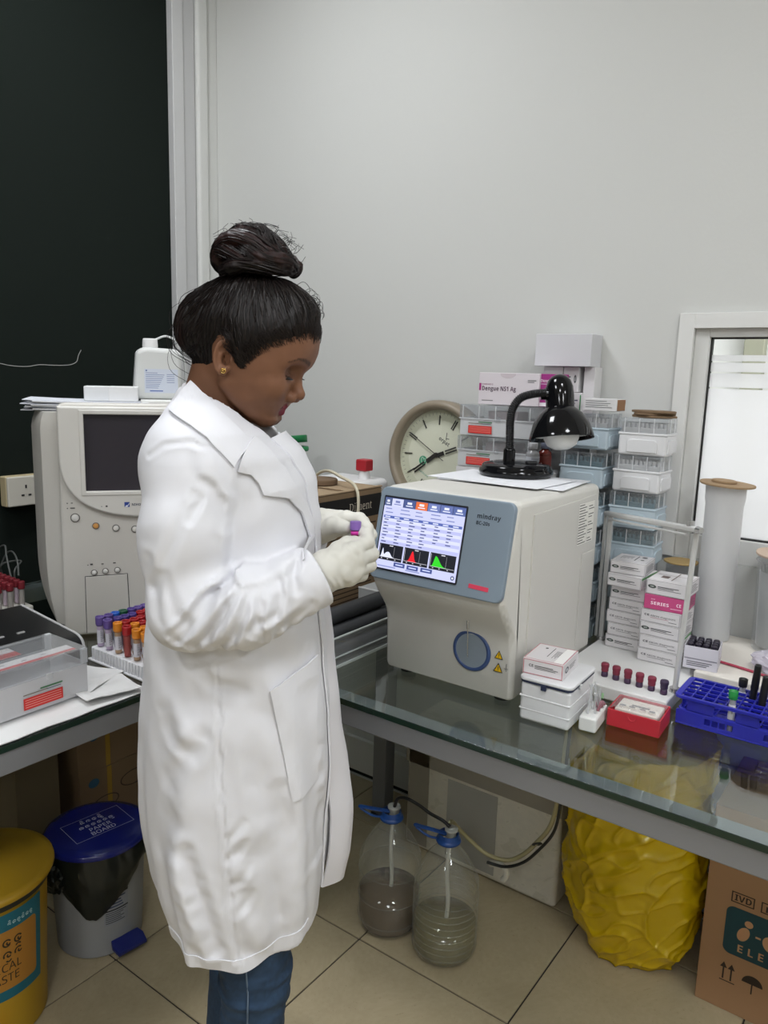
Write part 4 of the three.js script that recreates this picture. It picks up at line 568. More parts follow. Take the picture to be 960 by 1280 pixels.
  button(-0.142, 0.302, 0.0088, btn); button(-0.096, 0.281, 0.0065, mat(lin(0.62, 0.3, 0.08), 0.4)); button(-0.05, 0.274, 0.0068, btn); button(-0.006, 0.27, 0.0068, btn); button(0.04, 0.272, 0.0068, btn); button(0.086, 0.28, 0.0068, btn);
  button(-0.104, 0.164, 0.0058, btn); button(-0.078, 0.1665, 0.0058, btn); button(-0.05, 0.168, 0.0058, btn);
  part(t, 'button_print', plane(0.1, 0.02), printMat(canvas(256, 52, (c) => { c.fillStyle = '#444'; c.fillRect(8, 20, 6, 6); c.fillRect(24, 14, 16, 10); c.fillRect(90, 16, 14, 6); c.fillRect(160, 12, 16, 7); }), 0.5, PRINT), [-0.072, 0.182, -0.0008]);
  part(t, 'button_print', plane(0.03, 0.03), printMat(canvas(96, 96, (c) => { c.fillStyle = '#444'; c.fillRect(10, 20, 8, 8); c.fillRect(10, 60, 8, 8); c.fillRect(34, 58, 34, 8); c.fillRect(40, 20, 14, 6); }), 0.5, PRINT), [-0.148, 0.33, -0.0008]);
  part(t, 'door_gap', extrude(poly([[-0.127, 0.004], [-0.126, 0.149], [-0.026, 0.152], [-0.022, 0.004]]), 0.001), mat(lin(0.03, 0.03, 0.03), 0.7), [0, 0.006, -0.0019]);
  part(t, 'front_door', extrude(poly([[-0.1255, 0.004], [-0.1245, 0.1475], [-0.0275, 0.1505], [-0.0235, 0.004]]), 0.003, 0.0008, 1), bge, [0, 0.006, -0.0018]);
}
// things on top of the cell counter
const ca = 0.592, sa = 0.806, onCounter = (x, z) => [-1.584 + x * ca + z * sa, -1.141 - x * sa + z * ca], CT = TY + 0.5545;
{
  const sheetMat = [mat(lin(0.66, 0.68, 0.74), 0.8), mat(lin(0.72, 0.73, 0.75), 0.8), mat(lin(0.5, 0.51, 0.54), 0.8)];
  for (let i = 0; i < 9; i++) { const [x, z] = onCounter(-0.115 + rr(-0.01, 0.01), -0.158 + rr(-0.01, 0.01)); const w = 0.27, d = 0.19, g = new THREE.BoxGeometry(w, 0.0018, d, 14, 1, 6), p = g.attributes.position; for (let k = 0; k < p.count; k++) p.setY(k, p.getY(k) + 0.012 * (i / 8) * Math.max(0, -p.getX(k) / w - 0.05) ** 1.5); g.computeVertexNormals();
    single('document_sheet', `${['grey', 'white', 'bluish'][i % 3]} sheet in the curling paper pile on the cell counter`, 'paper', g, sheetMat[[2, 1, 0][i % 3]], [x, CT + 0.001 + i * 0.0026, z], [0, 0.937 + [0, 0.1, -0.04, 0.06, 0.12, -0.02, 0.05, 0.09, 0.02][i], 0.0], 'papers piled on the cell counter'); }
  const [bx0, bz0] = onCounter(-0.055, -0.135); const t = thing('small_carton', 'small blank white carton on the paper pile', 'carton', [bx0, CT + 0.0235, bz0], 0.92); part(t, 'carton_body', box(0.125, 0.036, 0.08, 0.002, 1).translate(0, 0.018, 0), mat(lin(0.72, 0.73, 0.74), 0.7)); part(t, 'sleeve', box(0.07, 0.0365, 0.081, 0.002, 1).translate(0.03, 0.0182, 0.0008), mat(lin(0.76, 0.76, 0.76), 0.7));
  const [tx, tz] = onCounter(0.1, -0.2); single('white_tray', 'flat white plastic tray under the white canister', 'tray', box(0.17, 0.026, 0.17, 0.003), mat(lin(0.72, 0.72, 0.7), 0.5), [tx, CT + 0.0135, tz], [0, 0.937, 0]);
  const [jx, jz] = onCounter(0.055, -0.22), j = thing('reagent_canister', 'white plastic canister with cap and tubing on the cell counter', 'canister', [jx, CT + 0.027, jz], 0.98);
  const js = new THREE.Shape(); js.moveTo(-0.06, 0); js.lineTo(0.062, 0); js.lineTo(0.066, 0.115); js.quadraticCurveTo(0.062, 0.128, 0.045, 0.132); js.lineTo(-0.02, 0.135); js.quadraticCurveTo(-0.045, 0.134, -0.05, 0.118); js.closePath();
  part(j, 'canister_body', extrude(js, 0.08, 0.012, 4), mat(lin(0.6, 0.61, 0.6), 0.45), [0, 0, -0.04]);
  part(j, 'cap', lathe([[0, 0], [0.019, 0], [0.02, 0.004], [0.019, 0.022], [0.017, 0.025], [0, 0.025]], 28), mat(lin(0.75, 0.75, 0.75), 0.4), [-0.012, 0.133, 0]);
  part(j, 'tubing', tube([[0.0, 0.155, 0], [0.03, 0.166, -0.004], [0.06, 0.15, -0.01], [0.078, 0.1, -0.03], [0.082, 0.05, -0.05], [0.08, 0.012, -0.06]], 0.0028, 40), phys(lin(0.6, 0.62, 0.62), 0.3));
  part(j, 'paper_label', plane(0.085, 0.062), printMat(canvas(256, 192, (c) => { c.fillStyle = '#c3c9d6'; c.fillRect(0, 0, 256, 192); c.fillStyle = '#5d6b96'; c.fillRect(10, 8, 12, 12); for (let i = 0; i < 9; i++) c.fillRect(10, 30 + i * 15, 90 + (i * 53) % 60, 4); for (let i = 0; i < 5; i++) c.fillRect(170, 40 + i * 16, 60, 4); c.fillStyle = '#3c54a0'; c.fillRect(40, 172, 100, 8); }), 0.6), [0.012, 0.048, 0.0405]);
}
// wall socket
{
  const t = thing('wall_socket', 'white wall socket on a cream back box beside the cell counter', 'socket', [XL, 1.026, -1.23], Math.PI / 2);
  part(t, 'back_box', box(0.15, 0.092, 0.034, 0.004).translate(0, 0, 0.0172), mat(lin(0.55, 0.46, 0.28), 0.5)); part(t, 'face_plate', box(0.148, 0.09, 0.01, 0.004).translate(0, 0, 0.0395), mat(lin(0.66, 0.63, 0.56), 0.4));
  part(t, 'pin_holes', merge([bx(0.005, 0.01, 0.002, -0.018, 0.014, 0.0445), bx(0.009, 0.005, 0.002, -0.029, -0.012, 0.0445), bx(0.009, 0.005, 0.002, -0.007, -0.012, 0.0445)]), darkMat); part(t, 'switch', box(0.012, 0.018, 0.006, 0.002).translate(0.03, 0.016, 0.046), mat(lin(0.7, 0.67, 0.6), 0.4));
}
// rack of red-capped tubes at the wall
{
  const cx = -2.0, cz = -0.965, t = thing('tube_rack', 'white tube rack full of dark red capped tubes by the black wall', 'tube rack', [cx, TY, cz], -0.03);
  part(t, 'rack_body', box(0.3, 0.05, 0.1, 0.004).translate(0, 0.0252, 0), mat(lin(0.62, 0.6, 0.54), 0.5));
  const g1 = lathe([[0, 0], [0.0065, 0.001], [0.0068, 0.005], [0.0068, 0.052], [0, 0.052]], 14), g2 = lathe([[0, 0], [0.0085, 0], [0.009, 0.002], [0.009, 0.018], [0.0078, 0.0195], [0, 0.0195]], 16);
  const body = [mat(lin(0.45, 0.44, 0.4), 0.4), mat(lin(0.3, 0.28, 0.26), 0.4), mat(lin(0.55, 0.45, 0.52), 0.4)], cap = mat(lin(0.17, 0.012, 0.02), 0.45);
  for (let i = 0; i < 12; i++) for (let k = 0; k < 3; k++) { const x = cx - 0.132 + i * 0.0238, z = cz + 0.03 - k * 0.03 + (i - 6) * 0.0007; const q = thing('sample_tube', 'sample tube with dark red cap in the rack by the black wall', 'sample tube', [x, TY + 0.0505, z], 0, 'red capped tubes in the white rack'); part(q, 'tube', g1, body[(i * 5 + k * 3) % 3]); part(q, 'cap', g2, cap, [0, 0.044, 0]); }
  const wires = [[[-2.2, 0.75, -1.04], [-2.19, 0.85, -1.07], [-2.12, 0.895, -1.08], [-2.05, 0.88, -1.05], [-2.02, 0.85, -1.04], [-2.0, 0.8, -1.04]], [[-2.2, 0.75, -1.08], [-2.15, 0.86, -1.1], [-2.09, 0.878, -1.09], [-2.04, 0.86, -1.075], [-2.01, 0.83, -1.06]], [[-2.18, 0.75, -1.12], [-2.12, 0.84, -1.07], [-2.07, 0.855, -1.1], [-2.03, 0.84, -1.06], [-2.03, 0.8, -1.06]]];
  wires.forEach((w, i) => single('power_cable', ['thin dark grey cable, highest loop behind the red capped tubes', 'thin dark grey cable, middle loop behind the red capped tubes', 'thin dark grey cable, lowest loop behind the red capped tubes'][i], 'cable', tube(w, 0.0026, 60, 6), mat(lin(0.1, 0.105, 0.1), 0.5), [0, 0, 0], [0, 0, 0], 'cables behind the tube rack'));
}
// black printer at the left edge
{
  const t = thing('label_printer', 'glossy black printer with silver buttons on the table by the black wall', 'printer', [-1.51, TY, -0.58]);
  const L = 0.72, s = new THREE.Shape(); s.moveTo(-0.27, 0.002); s.lineTo(0, 0.002); s.lineTo(0, 0.04); s.quadraticCurveTo(-0.004, 0.062, -0.036, 0.064); s.lineTo(-0.262, 0.083); s.lineTo(-0.27, 0.078); s.closePath();
  const bk = phys(lin(0.009, 0.0095, 0.0105), 0.3);
  part(t, 'printer_body', extrude(s, L - 0.006, 0.0, 1), bk, [0, 0, -L / 2 + 0.006]);
  const ss = new THREE.Shape(); ss.moveTo(-0.271, 0.001); ss.lineTo(0.0015, 0.001); ss.lineTo(0.0015, 0.04); ss.quadraticCurveTo(-0.002, 0.0645, -0.036, 0.0665); ss.lineTo(-0.262, 0.0855); ss.lineTo(-0.272, 0.08); ss.closePath();
  part(t, 'end_cap', extrude(ss, 0.006, 0.0015, 2), mat(lin(0.5, 0.5, 0.5), 0.4), [0, 0, -L / 2]);
  const a = Math.atan2(0.019, 0.226), sil = mat(lin(0.45, 0.45, 0.45), 0.35, { metalness: 0.5 }), onTop = (d) => [-0.036 - d * Math.cos(a), 0.0645 + d * Math.sin(a)];
  for (const [d, z, l] of [[0.07, -0.27, 0.018], [0.072, -0.225, 0.016], [0.07, -0.165, 0.034]]) { const [x, y] = onTop(d); part(t, 'button', box(0.008, 0.004, l, 0.0019, 2), sil, [x, y, z], [0, 0, -a]); }
  const [sx, sy] = onTop(0.022); part(t, 'slot_recess', box(0.022, 0.002, 0.3, 0.001), mat(lin(0.003, 0.003, 0.003), 0.5), [sx, sy + 0.0004, -0.17], [0, 0, -a]);
  const wv = []; for (let i = 0; i <= 14; i++) wv.push([sx + 0.004 + 0.002 * Math.abs(Math.sin(i * 1.3)), sy + 0.002, -0.3 + i * 0.02]); part(t, 'tear_bar', tube(wv, 0.0022, 60, 6), sil);
}
// white protective sheets on the left glass
{
  const cloth = (label, w, d, x, z, ry, y, amp) => { const g = new THREE.BoxGeometry(w, 0.0016, d, 40, 1, 40), p = g.attributes.position; for (let i = 0; i < p.count; i++) { const X = p.getX(i), Z = p.getZ(i), e = Math.max(Math.abs(X) / w, Math.abs(Z) / d) * 2; p.setY(i, p.getY(i) + amp * (0.5 + fbm(X * 9 + x * 5, 2, Z * 9 + z, 3)) * sst(0.3, 0.95, e)); p.setX(i, X + 0.006 * fbm(X * 8, Z * 8, 4, 2) * e); p.setZ(i, Z + 0.008 * fbm(X * 8, Z * 8, 9, 2) * e); } g.computeVertexNormals(); single('bench_sheet', label, 'sheet', g, mat(lin(0.7, 0.7, 0.69), 0.9), [x, y, z], [0, ry, 0], 'white sheets on the table by the black wall'); };
  cloth('white absorbent sheet spread along the edge of the table by the black wall', 0.272, 0.74, -1.408, -0.56, 0.0, TY + 0.0015, 0.0024); cloth('white absorbent sheet with a raised corner beside the tube tray', 0.15, 0.13, -1.43, -0.868, 0.4, TY + 0.006, 0.008); cloth('rolled edge of white tissue at the table corner', 0.11, 0.12, -1.335, -0.87, -0.2, TY + 0.0065, 0.012);
}
// clear kit box with red-white insert
{
  const t = thing('clear_kit_box', 'large clear plastic kit box with red label beside the black printer', 'plastic box', [-1.408, TY + 0.0075, -0.66], Math.PI / 2 + 0.02), w = 0.36, d = 0.135, h = 0.1, wt = 0.002;
  const sh = (W, H, D, y0, cap) => merge([bx(W, H, wt, 0, y0 + H / 2, D / 2), bx(W, H, wt, 0, y0 + H / 2, -D / 2), bx(wt, H, D, W / 2, y0 + H / 2, 0), bx(wt, H, D, -W / 2, y0 + H / 2, 0), bx(W, wt, D, 0, cap ? y0 + H : y0, 0)]);
  part(t, 'box_base', sh(w - 0.004, 0.064, d - 0.004, 0.001, 0), phys(lin(0.88, 0.88, 0.89), 0.5, { transmission: 0.6, thickness: 0 }));
  const lid = part(t, 'lid', sh(w, 0.032, d, 0.064, 1), clearPl); part(lid, 'corner_lug', merge([bx(0.012, 0.03, 0.008, w / 2 - 0.006, 0.08, d / 2 - 0.004, 0.001), bx(0.012, 0.034, 0.008, w / 2 - 0.006, 0.08, -d / 2 + 0.004, 0.001)]), frostPl);
  part(t, 'insert_card', bx(w - 0.03, 0.001, 0.035, 0, 0.0935, 0.035), printMat(canvas(512, 64, (c) => { c.fillStyle = '#e9e4e2'; c.fillRect(0, 0, 512, 64); c.fillStyle = '#d2403f'; c.fillRect(0, 46, 512, 18); c.fillStyle = '#555'; for (let i = 0; i < 7; i++) c.fillRect(30 + i * 64, 16 + (i * 7) % 12, 16, 5); }), 0.6));
  part(t, 'insert_card', bx(0.12, 0.001, 0.05, 0.02, 0.0945, -0.025), printMat(canvas(256, 96, (c) => { c.fillStyle = '#e9e4e2'; c.fillRect(0, 0, 256, 96); c.fillStyle = '#d2403f'; c.fillRect(0, 50, 256, 46); }), 0.6));
  part(t, 'kit_label', plane(0.085, 0.0425), printMat(redLabel, 0.5, PRINT), [0.082, 0.028, d / 2 + 0.0008]); part(t, 'latch', bx(0.012, 0.012, 0.003, 0.095, 0.062, d / 2 + 0.002, 0.001), frostPl);
}
// tray of coloured sample tubes
{
  const x0 = -1.515, z1 = -0.958, W = 0.25, D = 0.17, t = thing('tube_tray', 'white ribbed tray of mixed coloured sample tubes beside the woman', 'tube tray', [x0 + W / 2, TY, z1 - D / 2]);
  const wm = mat(lin(0.74, 0.74, 0.76), 0.4), ribs = [];
  for (let i = 0; i < 22; i++) ribs.push(bx(0.004, 0.026, 0.003, -W / 2 + 0.008 + i * 0.0112, 0.018, D / 2 + 0.001)); for (let i = 0; i < 14; i++) ribs.push(bx(0.003, 0.026, 0.004, -W / 2 - 0.001, 0.018, -D / 2 + 0.01 + i * 0.0112));
  part(t, 'tray_body', merge([bx(W + 0.012, 0.005, D + 0.012, 0, 0.003, 0, 0.002), bx(W, 0.03, D, 0, 0.018, 0, 0.003)]), wm); part(t, 'rib', merge(ribs), wm);
  const c = { p: [0.085, 0.05, 0.26], v: [0.13, 0.08, 0.3], b: [0.02, 0.12, 0.55], g: [0.015, 0.1, 0.05], r: [0.4, 0.012, 0.015], o: [0.75, 0.25, 0.015] }, word = { p: 'deep purple', v: 'pale purple', b: 'bright blue', g: 'dark green', r: 'red', o: 'orange' };
  const mats = {}; for (const k in c) mats[k] = mat(lin(...c[k]), 0.4);
  const gt = lathe([[0, 0], [0.0062, 0.001], [0.0065, 0.005], [0.0065, 0.052], [0, 0.052]], 16), gc = lathe([[0.006, 0.014], [0.0065, 0.0185], [0.0085, 0.0185], [0.0088, 0.016], [0.0086, 0.002], [0.0074, -0.002], [0, -0.002]], 18), gl = new THREE.CylinderGeometry(0.0067, 0.0067, 0.03, 16, 1, true);
  const lab = printMat(canvas(128, 128, (q) => { q.fillStyle = '#cfcdd4'; q.fillRect(0, 0, 128, 128); q.fillStyle = '#4b4a55'; for (let i = 0; i < 24; i++) q.fillRect(20 + (i % 3) * 34, 8 + ((i / 3) | 0) * 14, 8 + (i * 13) % 18, 5); }), 0.7);
  const bodies = { p: mat(lin(0.3, 0.25, 0.34), 0.4), v: mat(lin(0.45, 0.36, 0.5), 0.4), b: mat(lin(0.5, 0.5, 0.62), 0.4), g: mat(lin(0.3, 0.25, 0.28), 0.4), r: mat(lin(0.3, 0.06, 0.05), 0.4), o: mat(lin(0.42, 0.27, 0.16), 0.35) };
  const rowsC = ['vvbgpvvv', 'vppprrvp', 'orrrrvpv', 'rorrrrvp', 'oorrrorp', 'orrorrro', 'rororoor'];
  rowsC.forEach((s, i) => [...s].forEach((k, j) => { if (j > 6 && i > 5) return; const x = x0 + 0.018 + i * 0.0335, z = z1 - 0.014 - j * 0.0205; const q = thing('sample_tube', `sample tube with ${word[k]} cap in the white tray`, 'sample tube', [x, TY + 0.0335, z], rr(0, 6), `${word[k]} capped tubes in the white tray`); const lean = rr(-0.04, 0.04); q.rotation.set(lean, 0, rr(-0.04, 0.04)); q.scale.set(1.16, 1.04, 1.16); part(q, 'tube', gt, bodies[k]); part(q, 'cap', gc, mats[k], [0, 0.05, 0]); if ((i + j) % 3 || i < 1) part(q, 'tube_label', gl, lab, [0, 0.024, 0]); }));
}
// ---------------------------------------------------------------- under the tables
// curvy letter shapes standing in for the round local script, drawn as strokes
function script(c, x, y, s, n, sd) { let k = sd; c.lineWidth = s * 0.13; for (let i = 0; i < n; i++) { k = (k * 73 + 41) % 97; const X = x + i * s * 0.95; c.beginPath(); c.arc(X, y - s * 0.32, s * 0.3, 0.6 + (k % 5) * 0.5, 5.6 + (k % 3) * 0.3); c.stroke(); c.beginPath(); c.arc(X + s * 0.12, y - s * 0.28, s * 0.13, 0, 4.2); c.stroke(); if (k % 3 === 0) { c.beginPath(); c.arc(X, y - s * 0.8, s * 0.2, 3.4, 6.1); c.stroke(); } if (k % 4 === 1) { c.beginPath(); c.arc(X + s * 0.1, y + s * 0.08, s * 0.2, 0.2, 2.8); c.stroke(); } } }
{
  const t = thing('pedal_bin', 'grey pedal bin with blue lid and black liner under the table by the black wall', 'bin', [-1.565, 0, -0.985], 1.45);
  const R = 0.112; // faces the room
  part(t, 'bin_body', lathe([[0, 0.001], [0.096, 0.001], [0.1, 0.006], [R, 0.262], [R + 0.004, 0.268], [R - 0.003, 0.268], [0.095, 0.012], [0, 0.01]], 56), mat(lin(0.30, 0.31, 0.32), 0.5));
  const lidM = phys(lin(0.01, 0.016, 0.17), 0.22);
  const lid = part(t, 'lid', lathe([[R + 0.009, 0.0], [R + 0.012, 0.004], [R + 0.011, 0.012], [R + 0.004, 0.016], [R - 0.004, 0.017], [R - 0.012, 0.021], [0.05, 0.0255], [0, 0.026]], 64), lidM, [0, 0.272, 0]);
  const tx = canvas(512, 320, (c, w, h) => { c.strokeStyle = '#aab2dd'; c.lineWidth = 4; c.strokeRect(8, 8, w - 16, h - 16); c.fillStyle = '#c4cae8'; c.strokeStyle = '#c4cae8'; script(c, 170, 84, 54, 4, 5); script(c, 130, 154, 54, 6, 11); c.font = '66px sans-serif'; c.textAlign = 'center'; c.fillText('PAPER', 256, 226); c.fillText('BOARD', 256, 290); });
  part(lid, 'lid_print', plane(0.15, 0.094), printMat(tx, 0.4, PRINT), [0, 0.0262, 0.006], [-Math.PI / 2, 0, 0]);
  // black liner folded over the rim, hanging in a point
  { const N = 96, M = 10, pos = [], idx = []; for (let i = 0; i <= N; i++) { const q = i / N * Math.PI * 2, f = Math.cos(q - 0.35), hang = 0.05 + 0.11 * Math.pow(Math.max(0, 1 - Math.abs(((q - 2.07 + 9.42) % 6.283) - 3.1416 + 0) / 1.0), 0.9) + 0.03 * Math.max(0, fbm(Math.cos(q) * 2, Math.sin(q) * 2, 3, 2)) + 0.05 * Math.max(0, -Math.sin(q - 0.3)); for (let j = 0; j <= M; j++) { const v = j / M, y = 0.272 - v * hang, r = R + 0.006 + 0.012 * Math.sin(v * 3) + 0.006 * fbm(Math.cos(q) * 6, Math.sin(q) * 6, v * 3, 3) - 0.05 * v * hang; pos.push(Math.cos(q) * r, y, Math.sin(q) * r); } }
    for (let i = 0; i < N; i++) for (let j = 0; j < M; j++) { const a = i * (M + 1) + j; idx.push(a, a + M + 1, a + 1, a + 1, a + M + 1, a + M + 2); }
    const g = new THREE.BufferGeometry(); g.setAttribute('position', new THREE.Float32BufferAttribute(pos, 3)); g.setIndex(idx); g.computeVertexNormals(); part(t, 'bin_liner', g, phys(lin(0.008, 0.011, 0.009), 0.3, { side: THREE.DoubleSide })); }
  { const g = new THREE.IcosahedronGeometry(1, 5), p = g.attributes.position; for (let i = 0; i < p.count; i++) { const v = V(p.getX(i), p.getY(i), p.getZ(i)), k = 1 + 0.55 * Math.abs(fbm(v.x * 2, v.y * 2, v.z * 2, 3)) - 0.15; p.setXYZ(i, v.x * 0.026 * k, v.y * 0.045 * k, v.z * 0.05 * k); } g.computeVertexNormals(); part(t, 'liner_knot', g, phys(lin(0.008, 0.011, 0.009), 0.3), [-0.118, 0.222, 0.012]); }
  part(t, 'front_print', new THREE.CylinderGeometry(0.1085, 0.1045, 0.09, 24, 1, true, -0.36, 0.56), printMat(canvas(256, 256, (c) => { c.fillStyle = '#8f939a'; c.fillRect(0, 0, 256, 256); c.fillStyle = '#15181c'; c.fillRect(0, 0, 256, 34); c.fillRect(0, 140, 256, 10); c.fillStyle = '#33415f'; for (let i = 0; i < 4; i++) c.fillRect(14, 50 + i * 22, 210 - (i * 47) % 60, 10); c.fillStyle = '#3a3d42'; for (let i = 0; i < 6; i++) c.fillRect(14, 160 + i * 15, 220 - (i * 31) % 70, 6); }), 0.6), [0, 0.13, 0]);
  const ped = poly([[-0.036, 0], [0.036, 0], [0.04, 0.026], [0.034, 0.044], [-0.034, 0.044], [-0.04, 0.026]]); part(t, 'pedal', extrude(ped, 0.012, 0.003, 2).rotateX(-Math.PI / 2), mat(lin(0.01, 0.018, 0.16), 0.4), [0.012, 0.02, 0.14], [0.25, 0, 0]); part(t, 'pedal_arm', box(0.03, 0.008, 0.05, 0.002), darkMat, [0.012, 0.016, 0.095]);
}
{
  const t = thing('pedal_bin', 'yellow clinical waste bin with teal label under the table by the black wall', 'bin', [-1.535, 0, -0.69], 0.937 + 0.16), R = 0.132;
  const ym = mat(lin(0.42, 0.25, 0.012), 0.45);
  part(t, 'bin_body', lathe([[0, 0.001], [0.112, 0.001], [0.117, 0.006], [R - 0.002, 0.33], [R + 0.002, 0.336], [R - 0.006, 0.336], [0.11, 0.014], [0, 0.012]], 60), ym);
  part(t, 'lid', lathe([[R + 0.011, 0.0], [R + 0.014, 0.006], [R + 0.012, 0.014], [R, 0.018], [R - 0.01, 0.018], [R - 0.02, 0.022], [0.09, 0.027], [0.085, 0.03], [0.05, 0.036], [0, 0.04]], 64), ym, [0, 0.338, 0]);
  part(t, 'bin_liner', new THREE.CylinderGeometry(R + 0.006, R + 0.003, 0.016, 60, 1, true), phys(lin(0.008, 0.011, 0.009), 0.35, { side: THREE.DoubleSide }), [0, 0.329, 0]);
  const tx = canvas(1024, 768, (c, w, h) => { c.fillStyle = '#0e6273'; c.fillRect(0, 0, w, h); c.fillStyle = '#a9752a'; c.beginPath(); const a = 60, b = 150, W = w - 120, H = h - 240, r = 40; c.moveTo(a + r, b); c.lineTo(a + W - r, b); c.arcTo(a + W, b, a + W, b + r, r); c.lineTo(a + W, b + H - r); c.arcTo(a + W, b + H, a + W - r, b + H, r); c.lineTo(a + r, b + H); c.arcTo(a, b + H, a, b + H - r, r); c.lineTo(a, b + r); c.arcTo(a, b, a + r, b, r); c.fill(); c.strokeStyle = '#1b140c'; c.fillStyle = '#1b140c'; script(c, 420, 290, 96, 5, 3); script(c, 420, 400, 96, 5, 17); c.font = '100px sans-serif'; c.textAlign = 'center'; c.fillText('CLINICAL', 600, 510, 680); c.fillText('WASTE', 640, 610, 480); c.strokeStyle = '#bcd3d6'; script(c, 720, 110, 40, 6, 29); });
  part(t, 'teal_label', new THREE.CylinderGeometry(R + 0.0005, R - 0.0085, 0.2, 40, 1, true, -1.0, 2.0), printMat(tx, 0.5), [0, 0.212, 0]);
  const ped = poly([[-0.045, 0], [0.045, 0], [0.05, 0.03], [0.042, 0.055], [-0.042, 0.055], [-0.05, 0.03]]); part(t, 'pedal', extrude(ped, 0.016, 0.004, 2).rotateX(-Math.PI / 2), mat(lin(0.55, 0.03, 0.02), 0.4), [0.0, 0.018, 0.17], [0.3, 0, 0]); part(t, 'pedal_arm', box(0.03, 0.008, 0.06, 0.002), darkMat, [0, 0.016, 0.112]);
}
// brown cartons under the table by the black wall
{
  const cm = mat(lin(0.2, 0.13, 0.07), 0.88), dk = mat(lin(0.15, 0.115, 0.065), 0.9);
  const pr = (up) => canvas(512, 512, (c) => { c.fillStyle = '#9d7a24'; c.fillRect(120, 0, 22, 512); c.strokeStyle = '#3c2b1a'; c.lineWidth = 5; if (up) { c.strokeStyle = '#235a80'; c.lineWidth = 60; c.beginPath(); c.arc(430, 280, 110, 1.2, 5.2); c.stroke(); c.fillStyle = '#2b5a78'; c.beginPath(); c.arc(70, 330, 22, 0, 7); c.fill(); } else { c.beginPath(); c.ellipse(250, 120, 66, 40, 0, 0, 7); c.stroke(); c.beginPath(); c.ellipse(110, 190, 60, 36, 0, 0, 7); c.stroke(); c.fillStyle = '#2d4a56'; c.fillRect(330, 0, 40, 512); c.fillStyle = '#2b5a78'; c.beginPath(); c.arc(60, 60, 24, 0, 7); c.fill(); } });
  carton('brown_carton', 'lower brown carton under the table by the black wall', 'carton', 0.33, 0.285, 0.36, [-1.97, 0.001, -1.27], 0, cm, { right: pr(false) }, 'brown cartons under the table by the black wall');
  carton('brown_carton', 'upper brown carton with a blue ring print under the table by the black wall', 'carton', 0.33, 0.29, 0.37, [-1.972, 0.287, -1.265], 0.03, cm, { right: pr(true) }, 'brown cartons under the table by the black wall');
  carton('brown_carton', 'dark olive carton standing behind the bins under the table by the black wall', 'carton', 0.3, 0.52, 0.12, [-1.98, 0.001, -0.985], 0, dk, {}, 'brown cartons under the table by the black wall');
}
